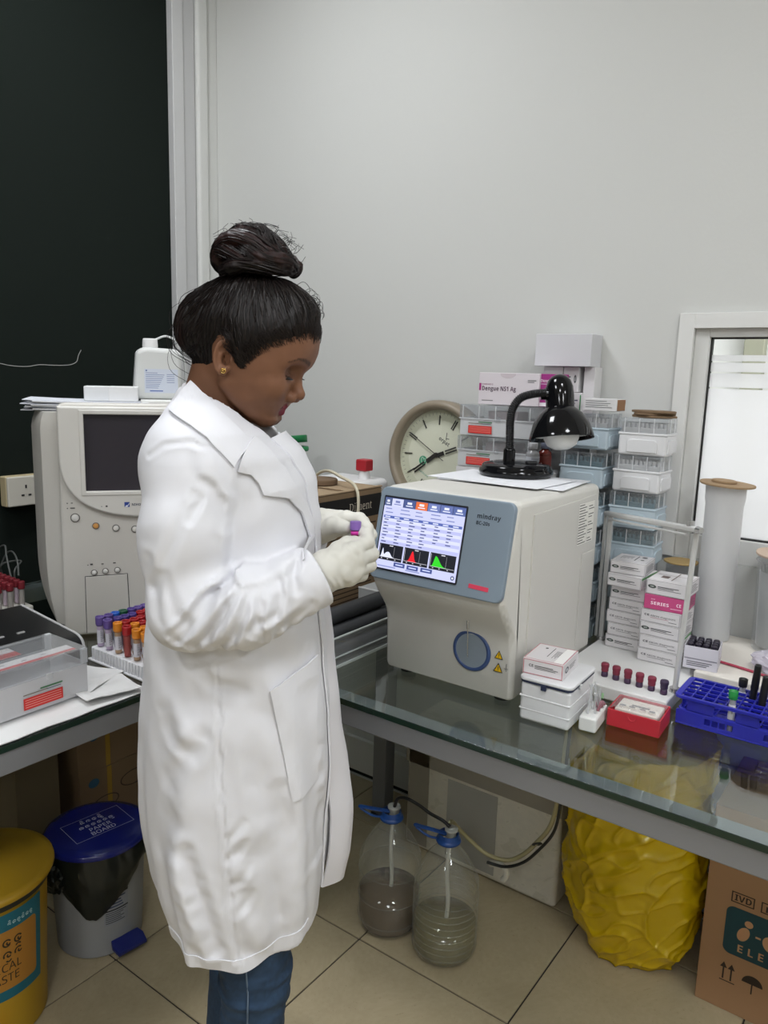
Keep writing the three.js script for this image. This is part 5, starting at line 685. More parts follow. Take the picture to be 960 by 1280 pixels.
// two waste jugs with blue strap caps
{
  const shellM = phys(lin(0.93, 0.94, 0.92), 0.06, { transmission: 0.93, thickness: 0, ior: 1.45 }), bl = mat(lin(0.012, 0.06, 0.24), 0.35);
  const jug = (label, x, z, level, col, att, ribs, turn) => {
    const t = thing('waste_jug', label, 'jug', [x, 0, z], turn, 'clear waste jugs under the long glass table');
    const R = 0.08, P = [[0, 0.002], [R - 0.01, 0.002], [R - 0.002, 0.008], [R, 0.02]]; for (let i = 0; i <= 24; i++) { const y = 0.02 + i / 24 * 0.155; P.push([R - (ribs ? 0.0018 * (0.5 - 0.5 * Math.cos(i / 24 * Math.PI * 2 * 9)) : i === 12 ? 0.003 : 0), y]); }
    P.push([R - 0.001, 0.195], [R - 0.012, 0.22], [0.05, 0.252], [0.03, 0.276], [0.023, 0.288], [0.0225, 0.305]);
    part(t, 'jug_wall', lathe(P, 48), shellM);
    { const rings = []; for (let i = 0; i < (ribs ? 9 : 3); i++) rings.push(new THREE.TorusGeometry(R + 0.0002, ribs ? 0.0009 : 0.0012, 6, 48).rotateX(Math.PI / 2).translate(0, ribs ? 0.022 + i * 0.0172 : [0.03, 0.088, 0.16][i], 0)); part(t, 'moulded_ribs', merge(rings), shellM); }
    part(t, 'liquid', lathe([[0, 0.004], [R - 0.012, 0.004], [R - 0.005, 0.01], [R - 0.0035, 0.02], [R - 0.0035, level], [0, level]], 44), phys(att, 0.12, { transmission: 0.55, thickness: 0 }));
    part(t, 'cap_ring', lathe([[0.022, 0], [0.029, 0], [0.031, 0.004], [0.029, 0.009], [0.0245, 0.011], [0.0245, 0.022], [0.0225, 0.022]], 30), bl, [0, 0.291, 0]);
    part(t, 'strap_handle', merge([extrude(rrect(0.085, 0.014, 0.007), 0.003, 0.001).rotateX(-Math.PI / 2).rotateZ(-0.22).translate(-0.045, 0.318, 0.0), tube([[-0.026, 0.296, 0], [-0.05, 0.305, 0.006], [-0.08, 0.322, 0]], 0.003, 16, 6)]), bl);
    part(t, 'neck_fitting', lathe([[0, 0], [0.012, 0], [0.012, 0.02], [0.016, 0.024], [0.016, 0.03], [0, 0.03]], 18), phys(lin(0.6, 0.6, 0.55), 0.4, { transmission: 0.4, thickness: 0 }), [0.006, 0.296, 0]);
    part(t, 'inlet_hose', tube([[0.004, 0.3, 0], [0, 0.22, 0.006], [0.006, 0.12, 0.0], [0.0, 0.05, 0.004]], 0.005, 24, 8), phys(lin(0.75, 0.75, 0.7), 0.3, { transmission: 0.4, thickness: 0 }));
  };
  jug('clear waste jug with brown liquid and blue strap cap', -1.018, -1.468, 0.1, lin(0.8, 0.7, 0.6), lin(0.24, 0.16, 0.09), false, 0.75);
  jug('clear ribbed waste jug with greenish liquid and blue strap cap', -0.853, -1.476, 0.085, lin(0.85, 0.85, 0.7), lin(0.38, 0.33, 0.15), true, 0.55);
  single('waste_hose', 'yellowish hose hanging from the table to the ribbed jug', 'hose', tube([[-0.62, 0.66, -1.6], [-0.632, 0.45, -1.6], [-0.651, 0.346, -1.61], [-0.685, 0.285, -1.615], [-0.718, 0.24, -1.61], [-0.756, 0.212, -1.605], [-0.805, 0.212, -1.595], [-0.846, 0.235, -1.585], [-0.875, 0.27, -1.565], [-0.872, 0.315, -1.52], [-0.856, 0.326, -1.485]], 0.0055, 80, 8), phys(lin(0.42, 0.37, 0.2), 0.4));
  single('drain_cable', 'black cable tied along the hanging yellowish hose', 'cable', tube([[-0.61, 0.66, -1.59], [-0.62, 0.45, -1.59], [-0.637, 0.342, -1.6], [-0.672, 0.278, -1.602], [-0.71, 0.229, -1.598], [-0.756, 0.201, -1.592], [-0.8, 0.2, -1.582]], 0.0038, 60, 7), mat(lin(0.012, 0.012, 0.012), 0.4));
  single('cable_tie', 'small ring tying the cable to the hanging hose', 'cable tie', new THREE.TorusGeometry(0.0105, 0.0025, 8, 20), mat(lin(0.04, 0.04, 0.035), 0.5), [-0.681, 0.2855, -1.609], [1.0, 0.5, 0]);
  single('drain_tube', 'black tube arching between the two waste jugs', 'hose', tube([[-1.01, 0.326, -1.468], [-1.0, 0.352, -1.468], [-0.975, 0.362, -1.468], [-0.94, 0.357, -1.47], [-0.905, 0.345, -1.473], [-0.87, 0.338, -1.476], [-0.852, 0.328, -1.478]], 0.0042, 50, 8), mat(lin(0.01, 0.01, 0.01), 0.35));
  single('elbow_tube', 'short frosted tube elbow lying at the hose bend', 'hose', tube([[-0.8, 0.186, -1.6], [-0.775, 0.196, -1.6], [-0.758, 0.19, -1.6], [-0.754, 0.17, -1.6], [-0.762, 0.157, -1.6]], 0.008, 30, 10), phys(lin(0.55, 0.53, 0.46), 0.4));
}
// taped polystyrene box
{
  const t = thing('foam_box', 'scuffed white polystyrene box wrapped in tape under the long glass table', 'foam box', [-0.935, 0.001, -1.875]);
  const tex = dataTex(256, 256, (u, v) => { const n = pn(u, v, 6, 4), m = pn(u, v, 22, 8), k = n > 0.24 ? -10 : 0, e = m > 0.36 ? -14 : 0; return [222 + k + e + 10 * m, 216 + k + e + 10 * m, 202 + k * 1.2 + e + 8 * m]; }, true);
  const fm = printMat(tex, 0.7), tp = phys(lin(0.45, 0.41, 0.34), 0.28, { transmission: 0.25, thickness: 0 });
  part(t, 'box_body', box(0.49, 0.34, 0.2, 0.014, 3).translate(0, 0.17, 0), fm); part(t, 'box_lid', box(0.496, 0.05, 0.206, 0.012, 3).translate(0, 0.366, 0), fm);
  part(t, 'tape_strip', merge([bx(0.07, 0.35, 0.002, -0.2, 0.19, 0.1025), bx(0.494, 0.06, 0.002, 0, 0.3, 0.1025)]), tp);
  part(t, 'tape_strip', bx(0.16, 0.24, 0.002, -0.02, 0.14, 0.1015), phys(lin(0.62, 0.6, 0.55), 0.2, { transmission: 0.3, thickness: 0 }));
}
// yellow bag over a round bin
{
  const N = 260, M = 150, pos = [], idx = [], H = 0.56;
  for (let j = 0; j <= M; j++) { const v = j / M, y = 0.002 + v * H; for (let i = 0; i < N; i++) { const q = i / N * Math.PI * 2, cx = Math.cos(q), sz = Math.sin(q);
    let r = 0.138 + 0.03 * sst(0, 0.35, v); r *= 0.72 + 0.28 * sst(-0.06, 0.16, v);
    const d3 = fbm(cx * 1.2, y * 4, sz * 1.2 + 5, 2);
    const X = cx * 0.17, Z = sz * 0.17, wb = 0.05 * fbm(X * 7, y * 5, Z * 7, 2), f1 = fbm((X * 0.9 + y * 0.5) * 6 + wb * 20 + 1, (y - X * 0.6) * 9, Z * 6 + 4, 1), f2 = fbm((X + y * 0.3) * 11 + 6, (y - X * 0.7 + wb) * 17, Z * 11, 1), c1 = Math.max(0, 1 - 5.5 * Math.abs(f1)), c2 = Math.max(0, 1 - 4.5 * Math.abs(f2)); r += 0.02 * d3 + 0.010 * c1 * c1 + 0.006 * c2 * c2 + 0.004 * fbm(X * 26, y * 30, Z * 26, 2); const lean = -0.012 * v; pos.push(cx * r * 0.97 + lean, y, sz * r * 0.95); } }
  for (let j = 0; j < M; j++) for (let i = 0; i < N; i++) { const a = j * N + i, b = j * N + (i + 1) % N; idx.push(a, a + N, b, b, a + N, b + N); }
  const c0 = pos.length / 3; pos.push(0, 0.002, 0, 0, H - 0.02, 0); for (let i = 0; i < N; i++) { idx.push(c0, i, (i + 1) % N); idx.push(c0 + 1, M * N + (i + 1) % N, M * N + i); }
  const g = new THREE.BufferGeometry(); g.setAttribute('position', new THREE.Float32BufferAttribute(pos, 3)); g.setIndex(idx); g.computeVertexNormals();
  single('waste_bag', 'full wrinkled yellow plastic waste bag under the long glass table', 'bag', g, phys(lin(0.64, 0.43, 0.004), 0.27), [-0.49, 0, -1.79]);
}
// brown shipping carton with teal print
{
  const fr = canvas(1024, 1024, (c, w, h) => { c.strokeStyle = '#2a1c10'; c.fillStyle = '#2a1c10'; c.lineWidth = 5; c.strokeRect(108, 390, 92, 50); c.font = 'bold 44px sans-serif'; c.fillText('IVD', 118, 431); c.strokeRect(232, 390, 60, 50); c.fillRect(250, 404, 8, 30); c.fillRect(272, 400, 12, 38);
    c.fillStyle = '#0c3a42'; c.beginPath(); c.roundRect ? c.roundRect(92, 466, 640, 250, 34) : c.rect(92, 466, 640, 250); c.fill();
    c.fillStyle = '#b98a63'; c.beginPath(); c.ellipse(190, 530, 18, 18, 0, 0, 7); c.fill(); c.beginPath(); c.ellipse(172, 590, 24, 40, 0.35, 0, 7); c.fill(); c.fillRect(222, 574, 22, 10); c.beginPath(); c.ellipse(286, 590, 34, 40, -0.3, 0, 7); c.fill(); c.font = 'bold 54px sans-serif'; c.fillText('E L E C T R', 150, 690);
    c.fillStyle = '#2a1c10'; for (const x of [104, 138]) { c.fillRect(x, 790, 7, 70); c.beginPath(); c.moveTo(x + 3, 770); c.lineTo(x + 18, 800); c.lineTo(x - 12, 800); c.fill(); } c.fillRect(94, 866, 66, 5); c.beginPath(); c.arc(232, 830, 44, Math.PI, 0); c.fill(); c.fillRect(229, 826, 6, 54); c.beginPath(); c.arc(340, 840, 26, 0, 7); c.fill(); });
  carton('shipping_carton', 'large brown shipping carton with a dark teal print beside the yellow bag', 'carton', 0.5, 0.48, 0.28, [-0.06, 0.001, -1.846], 0, mat(lin(0.36, 0.2, 0.1), 0.85), { front: fr });
}
// ---------------------------------------------------------------- the woman: bodies from distance fields, meshed by surface nets
function surfaceNets(f, lo, hi, cell, colorFn) {
  const n = [0, 1, 2].map(i => Math.ceil((hi[i] - lo[i]) / cell) + 1), [nx, ny, nz] = n, F = new Float32Array(nx * ny * nz), B = 4, id = (x, y, z) => (z * ny + y) * nx + x;
  for (let z0 = 0; z0 < nz; z0 += B) for (let y0 = 0; y0 < ny; y0 += B) for (let x0 = 0; x0 < nx; x0 += B) {
    const c = f(lo[0] + (x0 + 1.5) * cell, lo[1] + (y0 + 1.5) * cell, lo[2] + (z0 + 1.5) * cell), far = Math.abs(c) > cell * B * 1.7 + 0.008;
    for (let z = z0; z < Math.min(nz, z0 + B); z++) for (let y = y0; y < Math.min(ny, y0 + B); y++) for (let x = x0; x < Math.min(nx, x0 + B); x++) F[id(x, y, z)] = far ? c : f(lo[0] + x * cell, lo[1] + y * cell, lo[2] + z * cell);
  }
  const vi = new Int32Array(nx * ny * nz).fill(-1), pos = [], idx = [];
  const E = [[0, 1], [2, 3], [4, 5], [6, 7], [0, 2], [1, 3], [4, 6], [5, 7], [0, 4], [1, 5], [2, 6], [3, 7]], g = new Float64Array(8);
  for (let z = 0; z < nz - 1; z++) for (let y = 0; y < ny - 1; y++) for (let x = 0; x < nx - 1; x++) {
    let m = 0; for (let k = 0; k < 8; k++) { g[k] = F[id(x + (k & 1), y + ((k >> 1) & 1), z + (k >> 2))]; if (g[k] < 0) m |= 1 << k; }
    if (m === 0 || m === 255) continue;
    let sx = 0, sy = 0, sz = 0, c = 0;
    for (const [a, b] of E) if ((g[a] < 0) !== (g[b] < 0)) { const t = g[a] / (g[a] - g[b]); sx += (a & 1) + t * ((b & 1) - (a & 1)); sy += ((a >> 1) & 1) + t * (((b >> 1) & 1) - ((a >> 1) & 1)); sz += (a >> 2) + t * ((b >> 2) - (a >> 2)); c++; }
    vi[id(x, y, z)] = pos.length / 3; pos.push(lo[0] + (x + sx / c) * cell, lo[1] + (y + sy / c) * cell, lo[2] + (z + sz / c) * cell);
  }
  const quad = (a, b, c, d, flip) => { if (a < 0 || b < 0 || c < 0 || d < 0) return; if (flip) idx.push(a, c, b, a, d, c); else idx.push(a, b, c, a, c, d); };
  for (let z = 1; z < nz - 1; z++) for (let y = 1; y < ny - 1; y++) for (let x = 1; x < nx - 1; x++) {
    const s = F[id(x, y, z)] < 0;
    if (s !== F[id(x + 1, y, z)] < 0) quad(vi[id(x, y - 1, z - 1)], vi[id(x, y, z - 1)], vi[id(x, y, z)], vi[id(x, y - 1, z)], !s);
    if (s !== F[id(x, y + 1, z)] < 0) quad(vi[id(x - 1, y, z - 1)], vi[id(x - 1, y, z)], vi[id(x, y, z)], vi[id(x, y, z - 1)], !s);
    if (s !== F[id(x, y, z + 1)] < 0) quad(vi[id(x - 1, y - 1, z)], vi[id(x, y - 1, z)], vi[id(x, y, z)], vi[id(x - 1, y, z)], !s);
  }
  const N = pos.length / 3, nor = new Float32Array(N * 3), uv = new Float32Array(N * 2), h = cell * 0.6, col = colorFn ? new Float32Array(N * 3) : null;
  for (let i = 0; i < N; i++) {
    const x = pos[i * 3], y = pos[i * 3 + 1], z = pos[i * 3 + 2]; let a = f(x + h, y, z) - f(x - h, y, z), b = f(x, y + h, z) - f(x, y - h, z), c = f(x, y, z + h) - f(x, y, z - h); const l = Math.hypot(a, b, c) || 1;
    nor[i * 3] = a / l; nor[i * 3 + 1] = b / l; nor[i * 3 + 2] = c / l; uv[i * 2] = x + z * 0.7; uv[i * 2 + 1] = y + z * 0.2;
    if (col) { const q = colorFn(x, y, z); col[i * 3] = q[0]; col[i * 3 + 1] = q[1]; col[i * 3 + 2] = q[2]; }
  }
  const G = new THREE.BufferGeometry(); G.setAttribute('position', new THREE.Float32BufferAttribute(pos, 3)); G.setAttribute('normal', new THREE.BufferAttribute(nor, 3)); G.setAttribute('uv', new THREE.BufferAttribute(uv, 2)); if (col) G.setAttribute('color', new THREE.BufferAttribute(col, 3)); G.setIndex(idx); return G;
}
const smin = (a, b, k) => { const h = Math.max(k - Math.abs(a - b), 0) / k; return Math.min(a, b) - h * h * k * 0.25; };
const smax = (a, b, k) => -smin(-a, -b, k);
const cone = (x, y, z, a, b, ra, rb) => { const bx_ = b[0] - a[0], by = b[1] - a[1], bz = b[2] - a[2], px = x - a[0], py = y - a[1], pz = z - a[2]; const t = clamp((px * bx_ + py * by + pz * bz) / (bx_ * bx_ + by * by + bz * bz), 0, 1); return Math.hypot(px - bx_ * t, py - by * t, pz - bz * t) - mix(ra, rb, t); };
const ball = (x, y, z, c, r) => Math.hypot(x - c[0], y - c[1], z - c[2]) - r;
const ell = (x, y, z, c, r, ang = 0) => { let dx = x - c[0], dy = y - c[1]; const dz = z - c[2]; if (ang) { const C = Math.cos(ang), S = Math.sin(ang), q = dx * C + dy * S; dy = -dx * S + dy * C; dx = q; } const k0 = Math.hypot(dx / r[0], dy / r[1], dz / r[2]), k1 = Math.hypot(dx / r[0] ** 2, dy / r[1] ** 2, dz / r[2] ** 2); return k1 > 1e-9 ? k0 * (k0 - 1) / k1 : -Math.min(...r); };
function polySD(P) { return (x, y) => { let d = 1e9, s = 1; for (let i = 0, j = P.length - 1; i < P.length; j = i++) { const ex = P[j][0] - P[i][0], ey = P[j][1] - P[i][1], wx = x - P[i][0], wy = y - P[i][1], t = clamp((wx * ex + wy * ey) / (ex * ex + ey * ey), 0, 1), qx = wx - ex * t, qy = wy - ey * t; d = Math.min(d, qx * qx + qy * qy); const c1 = y >= P[i][1], c2 = y < P[j][1], c3 = ex * wy > ey * wx; if ((c1 && c2 && c3) || (!c1 && !c2 && !c3)) s = -s; } return s * Math.sqrt(d); }; }
function lerpTable(T, y) { if (y <= T[0][0]) return T[0]; for (let i = 1; i < T.length; i++) if (y <= T[i][0]) { const a = T[i - 1], b = T[i], t = (y - a[0]) / (b[0] - a[0]), s = t * t * (3 - 2 * t) * 0.5 + t * 0.5; return a.map((v, k) => mix(v, b[k], s)); } return T[T.length - 1]; }

const poly1 = (pts, t) => { const s = t * (pts.length - 1), i = Math.min(pts.length - 2, Math.floor(s)), f = s - i; return [mix(pts[i][0], pts[i + 1][0], f), mix(pts[i][1], pts[i + 1][1], f)]; };
const person = thing('person', 'woman in white lab coat, blue jeans and latex gloves holding a sample tube', 'person', [-0.9165, 0, -0.8417], YAW);

// --- head and neck
// the face is turned a little out of profile: everything of the head is built straight and turned by PSI
const PSI = 0.17, NX0 = -0.012, psi = y => PSI * sst(1.3, 1.365, y);
const toHead = (x, y, z) => { const q = psi(y), c = Math.cos(q), s = Math.sin(q), dx = x - NX0; return [dx * c + z * s + NX0, y, -dx * s + z * c]; };
const fromHead = p => { const q = psi(p.y), c = Math.cos(q), s = Math.sin(q), dx = (p.x - NX0) / 1, z = p.z; return p.set(NX0 + dx * c - z * s, p.y, dx * s + z * c); };
const turnHead = g => { const p = g.attributes.position, v = V(0, 0, 0); for (let i = 0; i < p.count; i++) { fromHead(v.fromBufferAttribute(p, i)); p.setXYZ(i, v.x, v.y, v.z); } g.computeVertexNormals(); return g; };
const faceSD = polySD([[0.060, 1.50], [0.116, 1.488], [0.1275, 1.468], [0.131, 1.448], [0.129, 1.433], [0.1215, 1.416], [0.1105, 1.403], [0.104, 1.389], [0.0975, 1.372], [0.0925, 1.358], [0.0865, 1.348], [0.0785, 1.339], [0.0745, 1.333], [0.0755, 1.326], [0.0675, 1.319], [0.05, 1.3175], [0.030, 1.326], [0.014, 1.345], [0.004, 1.37], [-0.008, 1.40], [0.0, 1.45], [0.02, 1.49]]);
const faceW = [[1.31, 0.030], [1.322, 0.036], [1.335, 0.046], [1.36, 0.058], [1.385, 0.064], [1.41, 0.067], [1.44, 0.066], [1.5, 0.062]];
function headSD(X, y, Z) {
  const [x, , z] = toHead(X, y, Z), az = Math.abs(z);
  const w = lerpTable(faceW, y)[1], R = w * mix(0.62, 0.82, sst(1.4, 1.44, y)), a = faceSD(x, y) + R, b = az - w + R;
  let d = Math.min(Math.max(a, b), 0) + Math.hypot(Math.max(a, 0), Math.max(b, 0)) - R;
  d = smin(d, ell(x, y, z, [0.034, 1.458, 0], [0.099, 0.076, 0.072], -0.2), 0.03);
  d = smin(d, ell(x, y, az, [0.08, 1.378, 0.042], [0.018, 0.016, 0.016]), 0.02);                        // cheek
  d = smin(d, cone(x, y, az, [0.014, 1.382, 0.053], [0.056, 1.331, 0.022], 0.012, 0.011), 0.016);       // jaw
  d = smin(d, cone(x, y, az, [0.119, 1.4165, 0.006], [0.1, 1.4175, 0.046], 0.0055, 0.006), 0.012);    // brow
  d = smax(d, -ell(x, y, az, [0.114, 1.4, 0.031], [0.0165, 0.0105, 0.017], -0.2), 0.013);             // socket
  d = smin(d, ball(x, y, az, [0.0905, 1.3975, 0.0315], 0.013), 0.005);                                // eye under the lid
  d = smax(d, -cone(x, y, az, [0.105, 1.3945, 0.027], [0.0975, 1.395, 0.0455], 0.0011, 0.0008), 0.002);  // lid crease
  d = smin(d, cone(x, y, z, [0.105, 1.403, 0], [0.109, 1.37, 0], 0.0052, 0.0088), 0.008);            // nose
  d = smin(d, ball(x, y, z, [0.1105, 1.3672, 0], 0.0088), 0.004);
  d = smin(d, ell(x, y, az, [0.0985, 1.3622, 0.0115], [0.0102, 0.0078, 0.0068], -0.3), 0.005);
  d = smax(d, -ell(x, y, az, [0.103, 1.3545, 0.0064], [0.0045, 0.003, 0.003]), 0.002);
  d = smin(d, cone(x, y, az, [0.0862, 1.348, 0], [0.0765, 1.3515, 0.0235], 0.005, 0.0018), 0.005);    // lips
  d = smin(d, cone(x, y, az, [0.0795, 1.3395, 0], [0.0738, 1.349, 0.0225], 0.0058, 0.0018), 0.005);
  d = smax(d, -cone(x, y, az, [0.0895, 1.3435, 0], [0.0765, 1.3518, 0.0285], 0.0013, 0.001), 0.0018);
  // neck
  d = smin(d, cone(x, y, z, [-0.014, 1.405, 0], [-0.038, 1.3, 0], 0.047, 0.055), 0.012);
  // ear: plate, hollow, helix ring
  const ex = x - 0.019, ey = y - 1.421, C = Math.cos(0.12), S = Math.sin(0.12), u = ex * C - ey * S, v = ex * S + ey * C, tz = az - (0.0735 + u * -0.45);
  let e = ell(u, v, tz, [0, 0, 0], [0.0135, 0.0235, 0.0045]);
  e = smin(e, ell(u, v, tz, [-0.001, -0.019, 0.001], [0.006, 0.0065, 0.0045]), 0.004);
  e = smax(e, -ell(u, v, tz, [0.0025, -0.003, 0.003], [0.0068, 0.011, 0.0105]), 0.002);
  e = smax(e, -ell(u, v, tz, [-0.001, 0.0105, 0.0045], [0.0072, 0.0075, 0.0045]), 0.002);
  const rr_ = Math.hypot(u / 0.0125, (v + 0.001) / 0.0225), ring = Math.hypot((rr_ - 1) * 0.013, tz - 0.003) - 0.0029; if (u < 0.006 || v > 0.008) e = smin(e, ring, 0.0025);
  e = smin(e, ell(u, v, tz, [0.0105, -0.004, 0.002], [0.003, 0.006, 0.004]), 0.003);
  return smin(d, e, 0.004);
}
const headH = (x, y, z) => { const v = fromHead(V(x, y, z)); return headSD(v.x, v.y, v.z); };
const skinCol = (X, y, Z) => {
  const [x, , z] = toHead(X, y, Z), az = Math.abs(z), n = fbm(x * 60, y * 60, z * 60, 3); let c = [0.2 * (1 + 0.1 * n), 0.094 * (1 + 0.1 * n), 0.053 * (1 + 0.08 * n)];
  const lip = Math.min(cone(x, y, az, [0.088, 1.348, 0], [0.0765, 1.3515, 0.026], 0.0056, 0.0022), cone(x, y, az, [0.082, 1.339, 0], [0.0738, 1.349, 0.0245], 0.0072, 0.0024)), t = 1 - sst(-0.0005, 0.0012, lip);
  c = c.map((v, i) => mix(v, [0.2, 0.022, 0.035][i], t));
  const lid = ball(x, y, az, [0.0905, 1.399, 0.0315], 0.0165), tl = 0.45 * (1 - sst(-0.003, 0.004, lid)); c = c.map((v, i) => mix(v, [0.1, 0.045, 0.03][i], tl));
  const B2 = [[0.01, 1.4135], [0.028, 1.419], [0.042, 1.4205], [0.054, 1.4155]]; let bd = 1e9, bw = 0; for (let i = 0; i < 3; i++) { const ux = B2[i + 1][0] - B2[i][0], uy = B2[i + 1][1] - B2[i][1], t = clamp(((az - B2[i][0]) * ux + (y - B2[i][1]) * uy) / (ux * ux + uy * uy), 0, 1), q = Math.hypot(az - B2[i][0] - ux * t, y - B2[i][1] - uy * t) - mix(0.0034, 0.001, (i + t) / 3); if (q < bd) bd = q; }
  const tb = x > 0.07 ? (1 - sst(-0.0016, 0.001, bd)) * (0.8 + 0.3 * clamp(2.5 * fbm(x * 500, y * 700, z * 500, 1), -1, 1)) : 0;
  return c.map((v, i) => mix(v, [0.02, 0.012, 0.009][i], clamp(tb, 0, 0.9)));
};
{
  const bodyLow = (x, y, z) => { let d = cone(x, y, z, [-0.034, 1.31, 0], [-0.02, 1.2, 0], 0.052, 0.085); d = smin(d, ell(x, y, z, [0, 1.15, 0], [0.085, 0.17, 0.11]), 0.05); d = smin(d, ell(x, y, z, [0.01, 0.82, 0], [0.09, 0.17, 0.12]), 0.08);
    for (const s of [1, -1]) { const L = s > 0 ? LEG_N : LEG_F; d = smin(d, cone(x, y, z, [L[0][0], L[0][1], L[0][2]], L[1], 0.06, 0.042), 0.04); d = smin(d, cone(x, y, z, L[1], L[2], 0.04, 0.028), 0.02); d = smin(d, cone(x, y, z, [-0.035, 1.265, 0.09 * s], [-0.032, 1.065, 0.152 * s], 0.04, 0.034), 0.03); d = smin(d, cone(x, y, z, [-0.032, 1.065, 0.152 * s], s > 0 ? [0.14, 1.106, 0.122] : [0.115, 1.142, -0.045], 0.034, 0.022), 0.02); d = smin(d, cone(x, y, z, L[2], [L[2][0] + 0.11, 0.025, L[2][2]], 0.028, 0.016), 0.02); }
    return d; };
  var LEG_N = [[0.03, 0.74, 0.07], [0.052, 0.4, 0.085], [0.03, 0.075, 0.09]], LEG_F = [[0.02, 0.74, -0.07], [0.0, 0.4, -0.075], [-0.03, 0.075, -0.08]];
  const g1 = surfaceNets(headSD, [-0.12, 1.29, -0.1], [0.16, 1.55, 0.1], 0.0024, skinCol), g2 = surfaceNets(bodyLow, [-0.2, 0.0, -0.26], [0.26, 1.34, 0.26], 0.013, skinCol);
  const g = mergeGeometries([g1, g2]); part(person, 'body', g, phys(0xffffff, 0.5, { vertexColors: true, specularIntensity: 0.5 }));
}
// lashes, earring
{
  const dk = mat(lin(0.008, 0.006, 0.006), 0.5), lash = []; for (let i = 0; i < 14; i++) { const t = i / 13, q = -0.6 + t * 1.7, c = [0.0905, 1.3975, 0.0315], R = 0.0134, a = [c[0] + R * Math.cos(q) * 0.96, 1.3935 - 0.001 * Math.sin(t * 3.1), c[2] - R * Math.sin(-q)]; const b = [a[0] + 0.0055 * Math.cos(q), a[1] - 0.0028, a[2] + 0.004 * Math.sin(q)]; lash.push(rod(a, b, 0.0006, 4)); if (i) { } }
  const arc = []; for (let i = 0; i <= 12; i++) { const q = -0.9 + i / 12 * 2.1; arc.push([0.0905 + 0.0134 * Math.cos(q) * 0.97, 1.3937 - 0.001 * Math.sin(i / 12 * 3.1), 0.0315 + 0.0134 * Math.sin(q)]); }
  const L0 = merge([tube(arc, 0.0015, 24, 6), ...lash]), L1 = turnHead(L0.clone().scale(1, 1, -1)), L = turnHead(L0); part(person, 'eyelashes', L, dk); part(person, 'eyelashes', L1, mat(lin(0.008, 0.006, 0.006), 0.5, { side: THREE.DoubleSide }));
  const gold = mat(lin(0.75, 0.5, 0.16), 0.25, { metalness: 1 }); const e = part(person, 'earring', new THREE.TorusGeometry(0.0032, 0.001, 8, 24), gold, fromHead(V(0.0185, 1.4005, 0.0805)).toArray(), [0, -0.1, 0]); part(e, 'bead', new THREE.SphereGeometry(0.0014, 12, 8), gold, [0, 0, 0.0005]);
}
